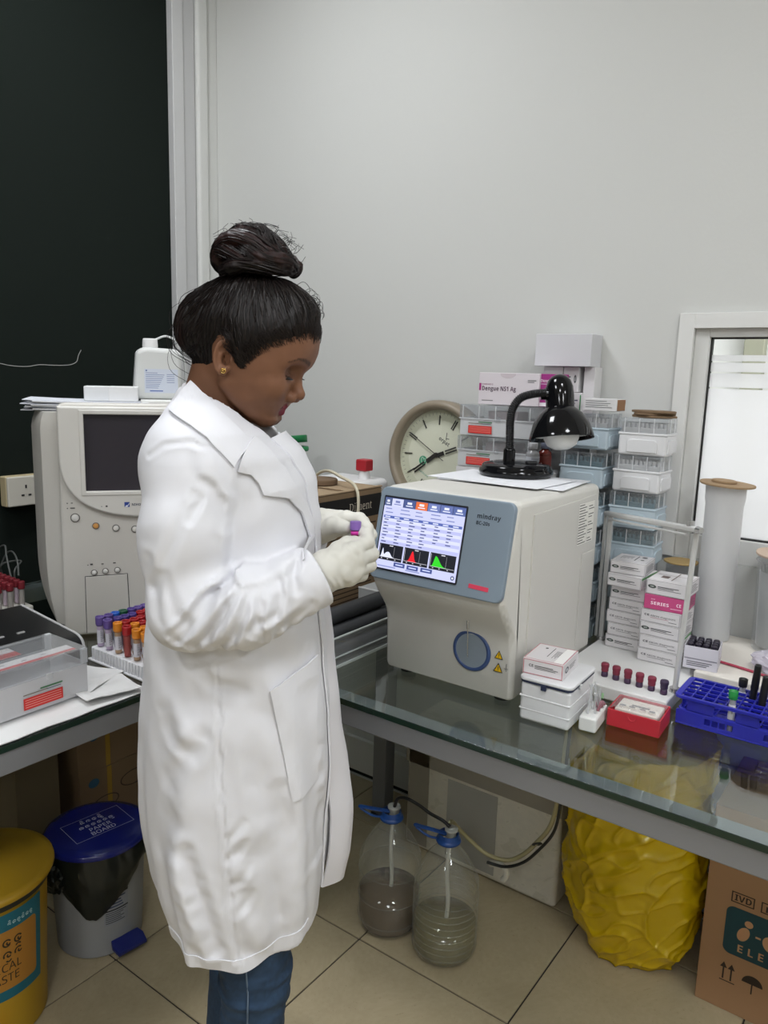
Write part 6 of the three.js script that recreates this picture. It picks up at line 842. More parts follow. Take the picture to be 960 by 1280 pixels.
// --- hair: combed scalp, low back roll, knotted bun
{
  const region = polySD([[0.139, 1.459], [0.124, 1.4505], [0.09, 1.4425], [0.066, 1.4285], [0.047, 1.4115], [0.04, 1.411], [0.034, 1.43], [0.022, 1.4475], [0.008, 1.449], [-0.0025, 1.436], [-0.0065, 1.412], [-0.02, 1.405], [-0.045, 1.407], [-0.3, 1.41], [-0.3, 1.8], [0.4, 1.8], [0.4, 1.459]]);
  const B = [0.042, 1.56, 0];
  const ropes = [
    [[0.0, 1.55, 0.022], [-0.004, 1.572, 0.036], [0.018, 1.588, 0.045], [0.046, 1.585, 0.05], [0.074, 1.57, 0.042], [0.09, 1.556, 0.02]],
    [[0.004, 1.563, -0.03], [-0.002, 1.585, -0.006], [0.016, 1.601, 0.012], [0.046, 1.602, 0.02], [0.074, 1.588, 0.014], [0.092, 1.566, 0.0]],
    [[0.006, 1.546, 0.043], [0.028, 1.553, 0.053], [0.058, 1.554, 0.052], [0.084, 1.551, 0.036], [0.096, 1.553, 0.008]],
    [[0.01, 1.592, -0.028], [0.026, 1.605, -0.018], [0.044, 1.607, 0.002], [0.06, 1.599, 0.016], [0.064, 1.581, 0.034]],
    [[-0.004, 1.548, 0.0], [-0.01, 1.56, 0.022], [0.0, 1.575, 0.04], [0.022, 1.57, 0.052], [0.04, 1.562, 0.056]],
    [[0.0, 1.56, -0.04], [0.04, 1.575, -0.048], [0.08, 1.566, -0.036], [0.098, 1.556, -0.01]],
    [[0.024, 1.587, 0.038], [0.05, 1.573, 0.054], [0.076, 1.562, 0.048], [0.098, 1.562, 0.028], [0.102, 1.556, 0.004]],
    [[0.012, 1.6, 0.004], [0.004, 1.588, 0.028], [0.016, 1.572, 0.048], [0.034, 1.556, 0.056]],
    [[0.03, 1.609, 0.008], [0.054, 1.606, 0.018], [0.07, 1.59, 0.03], [0.084, 1.572, 0.032]]].map(c => { const k = new THREE.CatmullRomCurve3(c.map(p => V(...p))).getPoints(14); return k.map(p => [p.x, p.y, p.z]); });
  const rad = [0.0138, 0.0134, 0.0115, 0.0105, 0.0112, 0.016, 0.0105, 0.0095, 0.0098];
  const bunSD = (x, y, z) => { let d = ell(x, y, z, [0.042, 1.566, 0], [0.036, 0.024, 0.03]); if (d > 0.06) return d - 0.02; const lump = 0.007 * fbm(x * 34, y * 34, z * 34, 2); ropes.forEach((r, k) => { let bd = 1e9, bi = 0, bt = 0; for (let i = 0; i < r.length - 1; i++) { const a = r[i], b = r[i + 1], ux = b[0] - a[0], uy = b[1] - a[1], uz = b[2] - a[2], px = x - a[0], py = y - a[1], pz = z - a[2], t = clamp((px * ux + py * uy + pz * uz) / (ux * ux + uy * uy + uz * uz), 0, 1), q = Math.hypot(px - ux * t, py - uy * t, pz - uz * t); if (q < bd) { bd = q; bi = i + t; bt = Math.atan2(py - uy * t, pz - uz * t); } }
      const s = bi / (r.length - 1), w = rad[k] * (0.72 + 0.28 * Math.sin(Math.PI * s)); d = smin(d, bd - w - 0.0006 * Math.sin(bt * 9 + s * 10 + k) + lump, 0.0015); }); return d; };
  const hairH = (x, y, z, fine) => {
    let d = ell(x, y, z, [0.035, 1.463, 0], [0.1105, 0.0815, 0.0785], -0.17);
    d = smin(d, ell(x, y, z, [-0.042, 1.461, 0], [0.044, 0.052, 0.058], 0.1), 0.02);
    d = smin(d, ell(x, y, z, [0.06, 1.502, 0], [0.075, 0.038, 0.06], -0.2), 0.02);
    const reg = -region(x, y), thin = sst(0, 0.034, reg); d = smin(d + 0.007 * (1 - thin), headH(x, y, z) - 0.0009 - 0.004 * thin, 0.006);
    const ax = x - 0.036, az = z, ph = Math.atan2(az, ax + 0.25 * (1.56 - y)), fade = sst(0.004, 0.04, Math.hypot(x - 0.04, y - 1.545, z) - 0.015), w = fbm(x * 14, y * 14, z * 14, 2);
    d += (0.0005 * Math.sin(ph * 60 + w * 6) + 0.0022 * fbm(ph * 3, y * 7, 2, 2)) * fade;
    d = smax(d, region(x, y) - 0.003 - mix(0.0015, 0.005, sst(0.03, 0.055, x)) * fbm(x * 38, y * 38, z * 38, 2), 0.013);
    return fine ? d : smin(d, bunSD(x, y, z), 0.005);
  };
  const hairSD = (X, y, Z) => { const q = toHead(X, y, Z); return hairH(q[0], y, q[2]); };
  const col = (x, y, z) => { const bun = sst(1.545, 1.565, y), n = 0.5 + 0.9 * fbm(x * 40, y * 40, z * 40, 3), back = sst(-0.055, -0.075, x); const k = clamp(n, 0.15, 1.3); return [mix(0.009, 0.03, bun * 0.8 + back * 0.4) * (0.6 + 0.6 * k), mix(0.007, 0.0115, bun) * (0.6 + 0.6 * k), mix(0.0062, 0.0105, bun) * (0.6 + 0.6 * k)]; };
  const g = surfaceNets(hairSD, [-0.11, 1.38, -0.1], [0.17, 1.64, 0.1], 0.0023, col);
  const hm = phys(0xffffff, 0.5, { vertexColors: true, specularIntensity: 0.45 });
  const hair = part(person, 'hair', g, hm);
  // fine strands laid over the scalp toward the bun, and round the ropes of the bun
  {
    const T = V(0.042, 1.55, 0), lay = [], G = p => { const h = 0.002, v = V(hairH(p.x + h, p.y, p.z, 1) - hairH(p.x - h, p.y, p.z, 1), hairH(p.x, p.y + h, p.z, 1) - hairH(p.x, p.y - h, p.z, 1), hairH(p.x, p.y, p.z + h, 1) - hairH(p.x, p.y, p.z - h, 1)); return v.normalize(); };
    for (let i = 0; i < 1500; i++) {
      const q = rr(-Math.PI, Math.PI), w = rr(-0.75, 0.9), p = V(0.02 + 0.13 * Math.cos(q) * Math.cos(w), 1.46 + 0.11 * Math.sin(w), 0.1 * Math.sin(q) * Math.cos(w));
      for (let k = 0; k < 6; k++) p.addScaledVector(G(p), -hairH(p.x, p.y, p.z, 1) * 0.9);
      if (region(p.x, p.y) > -0.001 || Math.abs(hairH(p.x, p.y, p.z, 1)) > 0.004) continue;
      const pts = [], n = 6 + Math.floor(rr(0, 6)), lift = rr(0.0002, 0.0012), sw = rr(-0.25, 0.25);
      for (let k = 0; k < n; k++) { const g = G(p), d = T.clone().sub(p); if (d.length() < 0.03) break; d.addScaledVector(g, -d.dot(g)).normalize(); const c = V(0, 0, 0).crossVectors(g, d); pts.push(p.clone().addScaledVector(g, k === 0 ? -0.0015 : lift)); p.addScaledVector(d, 0.0075).addScaledVector(c, 0.0075 * sw * Math.sin(k * 0.9)); p.addScaledVector(g, -hairH(p.x, p.y, p.z, 1) * 0.9); }
      if (pts.length < 4) continue;
      pts[pts.length - 1].addScaledVector(G(pts[pts.length - 1]), -0.003);
      lay.push(new THREE.TubeGeometry(new THREE.CatmullRomCurve3(pts), pts.length + 2, rr(0.0004, 0.0008), 3, false));
    }
    for (let i = 0; i < 1700; i++) {   // fine hairs along the hairline
      const t = rnd(), H = [[0.137, 1.459], [0.124, 1.4505], [0.09, 1.4425], [0.066, 1.4285], [0.047, 1.4115], [0.04, 1.411], [0.034, 1.43], [0.022, 1.4475]], q = poly1(H, t), sg = rnd() < 0.75 ? 1 : -1, off = rnd(), p = V(q[0] + rr(-0.003, 0.004), q[1] + 0.003 - 0.011 * off * off, 0), sweep = V(rr(-0.06, 0.03), rr(1.53, 1.58), 0), curl = rr(-0.5, 0.5);
      let z = 0.1; for (let k = 0; k < 40; k++) { const d = headH(p.x, p.y, z); if (d < 0.0003) break; z -= d * 0.8; if (z < 0) break; } if (t < 0.14) { z = rr(0, 0.045); p.x = 0.16; for (let k = 0; k < 40; k++) { const d = headH(p.x, p.y, z); if (d < 0.0003) break; p.x -= d * 0.8; } } if (z < 0) continue; p.z = z * sg;
      const pts = []; for (let k = 0; k < 6; k++) { const d = sweep.clone().sub(p).normalize(), h = 0.002, g = V(headH(p.x + h, p.y, p.z) - headH(p.x - h, p.y, p.z), headH(p.x, p.y + h, p.z) - headH(p.x, p.y - h, p.z), headH(p.x, p.y, p.z + h) - headH(p.x, p.y, p.z - h)).normalize(); d.addScaledVector(g, -d.dot(g)).normalize(); pts.push(p.clone().addScaledVector(g, 0.0003 + k * 0.0011)); p.addScaledVector(d, 0.0035).addScaledVector(V(0, 0, 0).crossVectors(g, d), 0.0016 * curl * (5 - k) * 0.4); p.addScaledVector(g, -headH(p.x, p.y, p.z) * 0.8); }
      lay.push(new THREE.TubeGeometry(new THREE.CatmullRomCurve3(pts), 7, rr(0.00016, 0.0003), 3, false));
    }
    ropes.forEach((r, k) => { const c = new THREE.CatmullRomCurve3(r.map(p => V(...p))), fr = c.computeFrenetFrames(16, false); for (let i = 0; i < 42; i++) { const q0 = rr(0, 6.28), tw = rr(0.6, 1.8), pts = []; for (let j = 0; j <= 16; j++) { const s = j / 16, w = rad[k] * (0.72 + 0.28 * Math.sin(Math.PI * s)) + 0.0004 + 0.001 * Math.sin(i * 3 + s * 5), q = q0 + tw * s; pts.push(c.getPointAt(s).addScaledVector(fr.normals[j], Math.cos(q) * w).addScaledVector(fr.binormals[j], Math.sin(q) * w)); } lay.push(new THREE.TubeGeometry(new THREE.CatmullRomCurve3(pts), 14, rr(0.0004, 0.0009), 3, false)); } });
    const ly = part(hair, 'combed_strands', turnHead(merge(lay)), phys(lin(0.014, 0.0095, 0.0085), 0.45, { specularIntensity: 0.6 })); ly.userData.kind = 'stuff';
  }
  const st = []; const strand = (pts, r) => st.push(tube(pts, r, 14, 4));
  for (let i = 0; i < 22; i++) { const a = rr(0.115, 0.14), y = 1.53 - (a - 0.112) * 1.5 + rr(-0.008, 0.004), z = rr(-0.03, 0.05), c = rr(0.004, 0.015); strand([[a - 0.012, y - 0.004, z], [a + c * 0.6, y + c * 0.5, z + rr(-0.006, 0.006)], [a + c * 1.2, y - c * 0.3, z + rr(-0.01, 0.01)], [a + c * 0.9, y - c * 1.2, z]], rr(0.0003, 0.0005)); }
  for (let i = 0; i < 80; i++) { const q = rr(-0.1, 3.3), R = rr(0.04, 0.05), x = 0.042 + Math.cos(q) * R * 1.15, y = 1.57 + Math.sin(q) * R * 0.85, l = rr(0.01, 0.03), s = rr(-1, 1), z = rr(-0.02, 0.035); strand([[x - Math.cos(q) * 0.015, y - Math.sin(q) * 0.012, z], [x + l * 0.4 * Math.cos(q + s), y + l * 0.45 * Math.sin(q + s * 0.6), z], [x + l * Math.cos(q - s), y + l * 0.6 * Math.sin(q - s), z + rr(-0.01, 0.01)]], rr(0.00022, 0.0004)); }
  for (let i = 0; i < 14; i++) { const y = rr(1.43, 1.52), x = -0.08 + 0.02 * Math.abs(y - 1.46) * 20 * 0.1, l = rr(0.006, 0.016), z = rr(-0.02, 0.04); strand([[x + 0.03, y + 0.02, z], [x - l * 0.6, y, z], [x - l * 0.3, y - 0.03, z + 0.006], [x + 0.03, y - 0.05, z + 0.01]], rr(0.0003, 0.0005)); }
  const ls = part(hair, 'loose_strands', turnHead(merge(st)), mat(lin(0.012, 0.009, 0.008), 0.5)); ls.userData.kind = 'stuff';
}
// --- lab coat
const TORSO = [[0.40, -0.085, 0.135, 0.162], [0.48, -0.108, 0.152, 0.17], [0.56, -0.130, 0.161, 0.177], [0.65, -0.143, 0.165, 0.178], [0.75, -0.146, 0.166, 0.175], [0.85, -0.145, 0.162, 0.167], [0.95, -0.138, 0.152, 0.154], [1.05, -0.128, 0.142, 0.145], [1.15, -0.127, 0.138, 0.148], [1.23, -0.126, 0.125, 0.15], [1.27, -0.122, 0.105, 0.146], [1.305, -0.113, 0.07, 0.124], [1.335, -0.102, 0.03, 0.09], [1.36, -0.088, 0.004, 0.062], [1.385, -0.072, -0.02, 0.042], [1.40, -0.06, -0.03, 0.025]];
const ARM_N = [[[-0.038, 1.262, 0.098], 0.068], [[-0.04, 1.17, 0.142], 0.062], [[-0.032, 1.06, 0.158], 0.055], [[0.05, 1.066, 0.165], 0.054], [[0.149, 1.107, 0.125], 0.047]];
const ARM_F = [[[-0.03, 1.262, -0.112], 0.07], [[-0.03, 1.17, -0.16], 0.062], [[-0.025, 1.06, -0.172], 0.055], [[0.04, 1.085, -0.12], 0.05], [[0.122, 1.14, -0.045], 0.042]];
function torsoSD(x, y, z) { const t = lerpTable(TORSO, y), cx = (t[1] + t[2]) / 2, a = (t[2] - t[1]) / 2, b = t[3], u = Math.abs(x - cx) / a, v = Math.abs(z) / b, n = 2.25; return (Math.pow(Math.pow(u, n) + Math.pow(v, n), 1 / n) - 1) * Math.min(a, b) * 0.92; }
function armSD(A, x, y, z, folds) {
  let d = 1e9, bd = 1e9, seg = 0, bt = 0;
  for (let i = 0; i < A.length - 1; i++) { const [p, r] = A[i], [q, s] = A[i + 1]; const e = cone(x, y, z, p, q, r, s); if (e < bd) { bd = e; seg = i; const ux = q[0] - p[0], uy = q[1] - p[1], uz = q[2] - p[2]; bt = clamp(((x - p[0]) * ux + (y - p[1]) * uy + (z - p[2]) * uz) / (ux * ux + uy * uy + uz * uz), 0, 1); } d = i ? smin(d, e, 0.022) : e; }
  if (folds && d < 0.05) {
    const s = seg + bt, n = fbm(x * 11, y * 11, z * 11, 2), dz = z - 0.165, ang = Math.atan2(y - 1.08, dz + 0.02);
    if (seg >= 2) { const k = s - 2; d += 0.0025 * Math.sin(k * 15 + ang * 1.7 + n * 4.5) * Math.exp(-k * 1.5) * (0.35 + 0.65 * sst(0.02, 0.25, k)) + 0.0016 * Math.sin(k * 25 - ang * 2.4 + n * 6) * sst(0.5, 1.1, k) * (1 - sst(1.75, 1.95, k)); d += 0.004 * Math.abs(fbm(x * 17 + 4, y * 17, z * 17, 2)) * sst(0.3, 0.9, k) * (1 - sst(1.85, 2, k)); }
    else { d += 0.002 * Math.sin(y * 62 - x * 50 + n * 5) * Math.exp(-(((y - 1.13) / 0.05) ** 2)) + 0.0014 * Math.sin((x * 0.8 + y) * 46 + n * 5) * Math.exp(-(((y - 1.21) / 0.05) ** 2)); }
  }
  return d;
}
// folds of the cloth: [groove depth, half width, points in the person's side plane]
const FOLDS = [
  [0.009, 0.007, [[0.043, 1.257], [0.039, 1.224], [0.035, 1.168], [0.031, 1.114]]], [-0.005, 0.011, [[-0.01, 1.292], [0.009, 1.256], [0.027, 1.212]]], [0.0045, 0.006, [[-0.015, 1.231], [-0.008, 1.224], [-0.017, 1.2]]], [0.0055, 0.008, [[-0.004, 1.249], [0.016, 1.225], [0.03, 1.186]]],
  [0.011, 0.007, [[0.04, 1.115], [0.016, 1.1], [-0.006, 1.071], [-0.036, 1.031]]], [0.008, 0.006, [[0.05, 1.109], [0.033, 1.077], [0.007, 1.04], [-0.018, 1.02]]], [0.007, 0.006, [[0.063, 1.105], [0.058, 1.072], [0.04, 1.037], [0.013, 1.013]]], [0.005, 0.006, [[0.074, 1.104], [0.081, 1.077], [0.072, 1.044]]],
  [0.0045, 0.006, [[0.099, 1.123], [0.107, 1.097], [0.099, 1.07]]], [0.004, 0.006, [[0.129, 1.145], [0.118, 1.12], [0.126, 1.1]]], [0.0045, 0.007, [[0.143, 1.078], [0.127, 1.062], [0.088, 1.036]]], [0.0035, 0.009, [[-0.024, 1.211], [-0.046, 1.155], [-0.065, 1.103]]], [0.0035, 0.009, [[-0.055, 1.121], [-0.037, 1.075], [-0.017, 1.05]]], [0.006, 0.005, [[0.025, 1.106], [0, 1.094], [-0.026, 1.058], [-0.045, 1.04]]], [-0.004, 0.008, [[0.083, 1.119], [0.099, 1.127], [0.121, 1.148]]],
  [0.0028, 0.004, [[-0.088, 1.279], [-0.067, 1.294], [-0.044, 1.301], [-0.022, 1.302], [-0.003, 1.296], [0.02, 1.27], [0.035, 1.235]]], [0.004, 0.01, [[-0.076, 1.142], [-0.07, 1.097], [-0.056, 1.063]]], [0.0035, 0.007, [[0.049, 1.043], [0.077, 1.061], [0.099, 1.068]]],
  [0.0024, 0.0035, [[0.006, 0.976], [0.01, 0.897], [0.016, 0.77], [0.024, 0.664], [0.038, 0.49]]], [0.004, 0.014, [[-0.016, 0.865], [-0.04, 0.832], [-0.062, 0.787]]], [-0.006, 0.013, [[-0.058, 0.661], [-0.032, 0.581], [-0.006, 0.5]]], [0.006, 0.012, [[-0.035, 0.689], [-0.019, 0.622], [0.004, 0.52]]], [0.005, 0.012, [[0.131, 0.913], [0.142, 0.774], [0.149, 0.628]]], [0.004, 0.014, [[0.102, 0.772], [0.109, 0.694], [0.103, 0.56]]],
  [0.0022, 0.007, [[0.025, 0.709], [0.037, 0.718], [0.047, 0.734]]], [0.0022, 0.007, [[0.028, 0.675], [0.04, 0.686], [0.049, 0.702]]], [0.0022, 0.007, [[0.032, 0.632], [0.044, 0.64], [0.054, 0.66]]], [0.0022, 0.007, [[0.037, 0.583], [0.049, 0.594], [0.058, 0.614]]], [0.0035, 0.012, [[-0.074, 0.894], [-0.057, 0.857], [-0.028, 0.839]]], [0.003, 0.01, [[-0.026, 0.976], [-0.001, 0.946], [0.043, 0.933]]], [-0.004, 0.018, [[-0.055, 0.957], [-0.045, 0.87], [-0.051, 0.754]]], [0.003, 0.016, [[0.072, 0.893], [0.069, 0.823], [0.078, 0.745]]]
].map(([d, w, P]) => { const xs = P.map(p => p[0]), ys = P.map(p => p[1]), m = w * 3.4; return { d, w, P, x0: Math.min(...xs) - m, x1: Math.max(...xs) + m, y0: Math.min(...ys) - m, y1: Math.max(...ys) + m }; });
function folds(x, y) {
  let s = 0; const wob = 0.004 * noise.noise(x * 40, y * 40, 3), X = x + wob, Y = y + wob;
  for (const f of FOLDS) { if (x < f.x0 || x > f.x1 || y < f.y0 || y > f.y1) continue; let b = 1e9, bt = 0; const P = f.P; for (let i = 0; i < P.length - 1; i++) { const ux = P[i + 1][0] - P[i][0], uy = P[i + 1][1] - P[i][1], px = X - P[i][0], py = Y - P[i][1], t = clamp((px * ux + py * uy) / (ux * ux + uy * uy), 0, 1), q = Math.hypot(px - ux * t, py - uy * t); if (q < b) { b = q; bt = (i + t) / (P.length - 1); } }
    const q = b / f.w; if (q > 3.4) continue; const e = 0.45 + 0.55 * Math.sin(Math.PI * clamp(bt, 0.05, 0.95)); s += f.d * e * (Math.exp(-q * q) - 0.42 * Math.exp(-((q - 1.75) ** 2) * 1.6)); }
  return s;
}
const hemY = (x, z) => 0.478 + 0.16 * Math.max(0, x - 0.035) + 0.006 * Math.sin(x * 26 + z * 20) + 0.02 * Math.max(0, -x - 0.05);
let neckOpen = true;
function coatSD(x, y, z) {
  let t = torsoSD(x, y, z);
  if (t < 0.06 && t > -0.06) {
    const th = Math.atan2(z, x - 0.01), lowk = sst(1.0, 0.62, y), n = fbm(x * 7, y * 3.2, z * 7, 2);
    t += lowk * (0.0062 * Math.sin(th * 6 + n * 3.5 + 0.6) + 0.0028 * Math.sin(th * 13 + n * 7)) + 0.0035 * n + 0.0016 * fbm(x * 24, y * 18, z * 24, 2);
    t += 0.0028 * Math.sin((y * 1.25 + x) * 34 + n * 6) * sst(0.09, 0.2, z + 0.06) * Math.exp(-(((y - 0.98) / 0.13) ** 2));   // drag lines under the arm
    t += 0.0026 * Math.sin(y * 72 + n * 9 + x * 30) * Math.exp(-(((x - 0.055) / 0.03) ** 2)) * sst(0.9, 0.6, y) * (z > 0 ? 1 : 0.3); // puckers along the seam
    t += 0.003 * Math.sin((y - x * 0.9) * 58 + n * 6) * Math.exp(-(((y - 1.2) / 0.05) ** 2 + ((x - 0.05) / 0.05) ** 2));
  }
  const fo = z > 0.02 && t > -0.09 ? folds(x, y) * sst(0.02, 0.07, z) : 0; t += y < 1.02 || z < 0.13 ? fo * (1 - sst(1.0, 1.05, y) * 0.5) : 0;
  const an = armSD(ARM_N, x, y, z, true) + (y > 0.99 ? fo : 0), af = armSD(ARM_F, x, y, z, false);
  const W = ARM_N[4][0], nd = [0.86, 0.42, -0.34], cut = (x - W[0]) * nd[0] + (y - W[1]) * nd[1] + (z - W[2]) * nd[2] - 0.004;
  let a1 = smax(an, cut, 0.005); a1 = Math.max(a1, -Math.max(armSD(ARM_N, x, y, z, false) + 0.013, -cut - 0.03));
  const V2 = ARM_F[4][0], cut2 = (x - V2[0]) * 0.72 + (y - V2[1]) * 0.42 + (z - V2[2]) * 0.55 - 0.003; let a2 = smax(af, cut2, 0.005); a2 = Math.max(a2, -Math.max(af + 0.008, -cut2 - 0.04));
  const k = mix(0.012, 0.055, sst(1.17, 1.26, y));
  let hm = hemY(x, z), body = smax(t, hm - y, 0.004); body = Math.max(body, -Math.max(torsoSD(x, y, z) + 0.024, y - hm - 0.12));
  let d = smin(body, a1, k); d = smin(d, a2, k);
  if (neckOpen && y > 1.22) d = smax(d, -Math.min(cone(x, y, z, [-0.012, 1.42, 0], [-0.028, 1.345, 0], 0.057, 0.054), cone(x, y, z, [0.0, 1.37, 0], [0.075, 1.27, 0.012], 0.055, 0.026)), 0.004);
  return d;
}
const coatMat = phys(lin(0.76, 0.76, 0.795), 0.72);
const coat = part(person, 'lab_coat', surfaceNets(coatSD, [-0.2, 0.44, -0.26], [0.22, 1.42, 0.26], 0.0043), coatMat);
neckOpen = false;   // collar and lapels are laid over the closed form
const gradC = (p) => { const h = 0.002, v = V(coatSD(p.x + h, p.y, p.z) - coatSD(p.x - h, p.y, p.z), coatSD(p.x, p.y + h, p.z) - coatSD(p.x, p.y - h, p.z), coatSD(p.x, p.y, p.z + h) - coatSD(p.x, p.y, p.z - h)); return v.normalize(); };
function hit(o, dir) { const p = o.clone(); for (let i = 0; i < 220; i++) { const d = coatSD(p.x, p.y, p.z); if (d < 0.0004) break; p.addScaledVector(dir, Math.min(d * 0.6 + 0.0001, 0.02)); } return p; }
// a closed cloth patch: grid of surface points lifted by off(u, v), with thickness
function clothPatch(P, nu, nv, off, thick = 0.0022) {
  const top = [], bot = []; for (let j = 0; j <= nv; j++) for (let i = 0; i <= nu; i++) { const u = i / nu, v = j / nv, { p, n } = P(u, v), o = typeof off === 'function' ? off(u, v) : off; top.push(p.clone().addScaledVector(n, o)); bot.push(p.clone().addScaledVector(n, o - thick)); }
  const pos = [...top, ...bot].flatMap(p => [p.x, p.y, p.z]), idx = [], N = top.length, W = nu + 1;
  for (let j = 0; j < nv; j++) for (let i = 0; i < nu; i++) { const a = j * W + i, b = a + 1, c = a + W, d = c + 1; idx.push(a, c, b, b, c, d, N + a, N + b, N + c, N + b, N + d, N + c); }
  const rim = []; for (let i = 0; i < nu; i++) rim.push([i, i + 1]); for (let j = 0; j < nv; j++) rim.push([j * W + nu, (j + 1) * W + nu]); for (let i = nu; i > 0; i--) rim.push([nv * W + i, nv * W + i - 1]); for (let j = nv; j > 0; j--) rim.push([j * W, (j - 1) * W]);
  for (const [a, b] of rim) idx.push(a, b, N + a, b, N + b, N + a);
  const g = new THREE.BufferGeometry(); g.setAttribute('position', new THREE.Float32BufferAttribute(pos, 3)); g.setAttribute('uv', new THREE.Float32BufferAttribute(pos.filter((_, i) => i % 3 < 2), 2)); g.setIndex(idx); g.computeVertexNormals(); return toCreasedNormals(g, 1.0);
}
const sideCast = (sgn = 1) => (x, y) => { const p = hit(V(x, y, 0.4 * sgn), V(0, 0, -sgn)); return { p, n: gradC(p) }; };
const side2 = sideCast(1), clothMat = phys(lin(0.765, 0.765, 0.8), 0.72, { side: THREE.DoubleSide });
{
  const ruled = (L, R, cast) => (u, v) => { const a = poly1(L, v), b = poly1(R, v); return cast(mix(a[0], b[0], u), mix(a[1], b[1], u)); };
  // near collar leaf and lapel
  const inner = [[-0.05, 1.378], [-0.032, 1.362], [-0.013, 1.346], [0.008, 1.33], [0.028, 1.315], [0.048, 1.298]], outer = [[-0.075, 1.342], [-0.052, 1.332], [-0.03, 1.322], [-0.006, 1.307], [0.014, 1.288], [0.032, 1.268]];
  for (const s of [1, -1]) part(coat, 'collar', clothPatch(ruled(outer, inner, sideCast(s)), 14, 30, (u, v) => 0.0045 + 0.007 * u * (1 - 0.5 * v), 0.0032), clothMat);
  // collar behind the neck
  part(coat, 'collar', clothPatch((u, v) => { const w = v * 2 - 1, q = Math.PI + w * 0.95, dr = 0.034 * Math.pow(Math.abs(w), 1.6), y = mix(1.345, 1.38, u) - dr, R = mix(0.068, 0.058, u), cx = mix(-0.026, -0.014, u); const n = V(Math.cos(q), 0.25, Math.sin(q)).normalize(); return { p: V(cx + Math.cos(q) * R * 1.02, y, Math.sin(q) * R), n }; }, 6, 30, 0.002, 0.004), clothMat);
  const li = [[0.046, 1.303], [0.07, 1.282], [0.09, 1.259], [0.108, 1.229], [0.12, 1.204], [0.13, 1.174], [0.135, 1.138]], lo_ = [[0.036, 1.262], [0.052, 1.256], [0.063, 1.241], [0.07, 1.226], [0.1, 1.219], [0.117, 1.192], [0.133, 1.136]];
  part(coat, 'lapel', clothPatch(ruled(lo_, li, side2), 16, 40, (u, v) => 0.0055 + 0.006 * u * (1 - v), 0.0032), clothMat);
  // far lapel and front edge wrap round the chest
  const fcast = (y, z) => { const p = hit(V(0.4, y, z), V(-1, 0, 0)); return { p, n: gradC(p) }; };
  part(coat, 'lapel', clothPatch((u, v) => { const y = mix(1.3, 1.12, v), z0 = mix(0.048, 0.03, v), z1 = -0.075 + 0.05 * v; return fcast(y, mix(z0, z1, u)); }, 16, 30, (u, v) => 0.003 + 0.012 * Math.sin(Math.min(1, u * 1.3) * Math.PI) * (1 - v * 0.75), 0.003), clothMat);
  // far front panel hanging open
  part(coat, 'front_panel', clothPatch((u, v) => { const y = mix(1.02, 0.505, v), f = 0.012 + 0.03 * sst(0, 1, v), w = 0.006 * Math.sin(v * 9 + u * 2); const z = mix(0.0, -0.07, u), q = fcast(y, Math.max(z, -0.06)); return { p: q.p.clone().add(V(f * Math.sin(u * 2.2 + 0.3) + w * u - 0.004, -0.012 * u * v, z * 0.15)), n: V(0.8, 0, 0.6) }; }, 10, 50, 0.002, 0.003), phys(lin(0.74, 0.73, 0.765), 0.75, { side: THREE.DoubleSide }));
  // placket edge of the near front
  part(coat, 'placket', clothPatch((u, v) => fcast(mix(1.13, 0.53, v), mix(0.034, 0.004, u)), 6, 60, 0.0042, 0.003), clothMat);
  // patch pocket
  part(coat, 'pocket', clothPatch((u, v) => { const a = poly1([[0.082, 0.934], [0.118, 0.755]], v), b = poly1([[0.142, 0.962], [0.15, 0.76]], v); return side2(mix(a[0], b[0], u), mix(a[1], b[1], u)); }, 16, 30, (u, v) => 0.0034 + 0.002 * (1 - v) * (1 - v), 0.003), clothMat);
  // hem facing
  part(coat, 'hem', clothPatch((u, v) => { const x = mix(-0.085, 0.14, v); return side2(x, hemY(x, 0.17) + mix(0.004, 0.026, u)); }, 4, 50, 0.0013, 0.0016), clothMat);
}
// blouse at the throat
part(person, 'blouse', surfaceNets((x, y, z) => smax(cone(x, y, z, [-0.03, 1.33, 0], [0.012, 1.2, 0], 0.064, 0.088), y - (1.336 - 0.55 * (x + 0.02)), 0.006), [-0.12, 1.18, -0.11], [0.13, 1.37, 0.11], 0.006, (x, y, z) => { const n = fbm(x * 90, y * 90, z * 90, 2); return n > 0.12 ? [0.32, 0.33, 0.3] : n < -0.16 ? [0.22, 0.2, 0.08] : [0.05, 0.05, 0.06]; }), mat(0xffffff, 0.8, { vertexColors: true }));
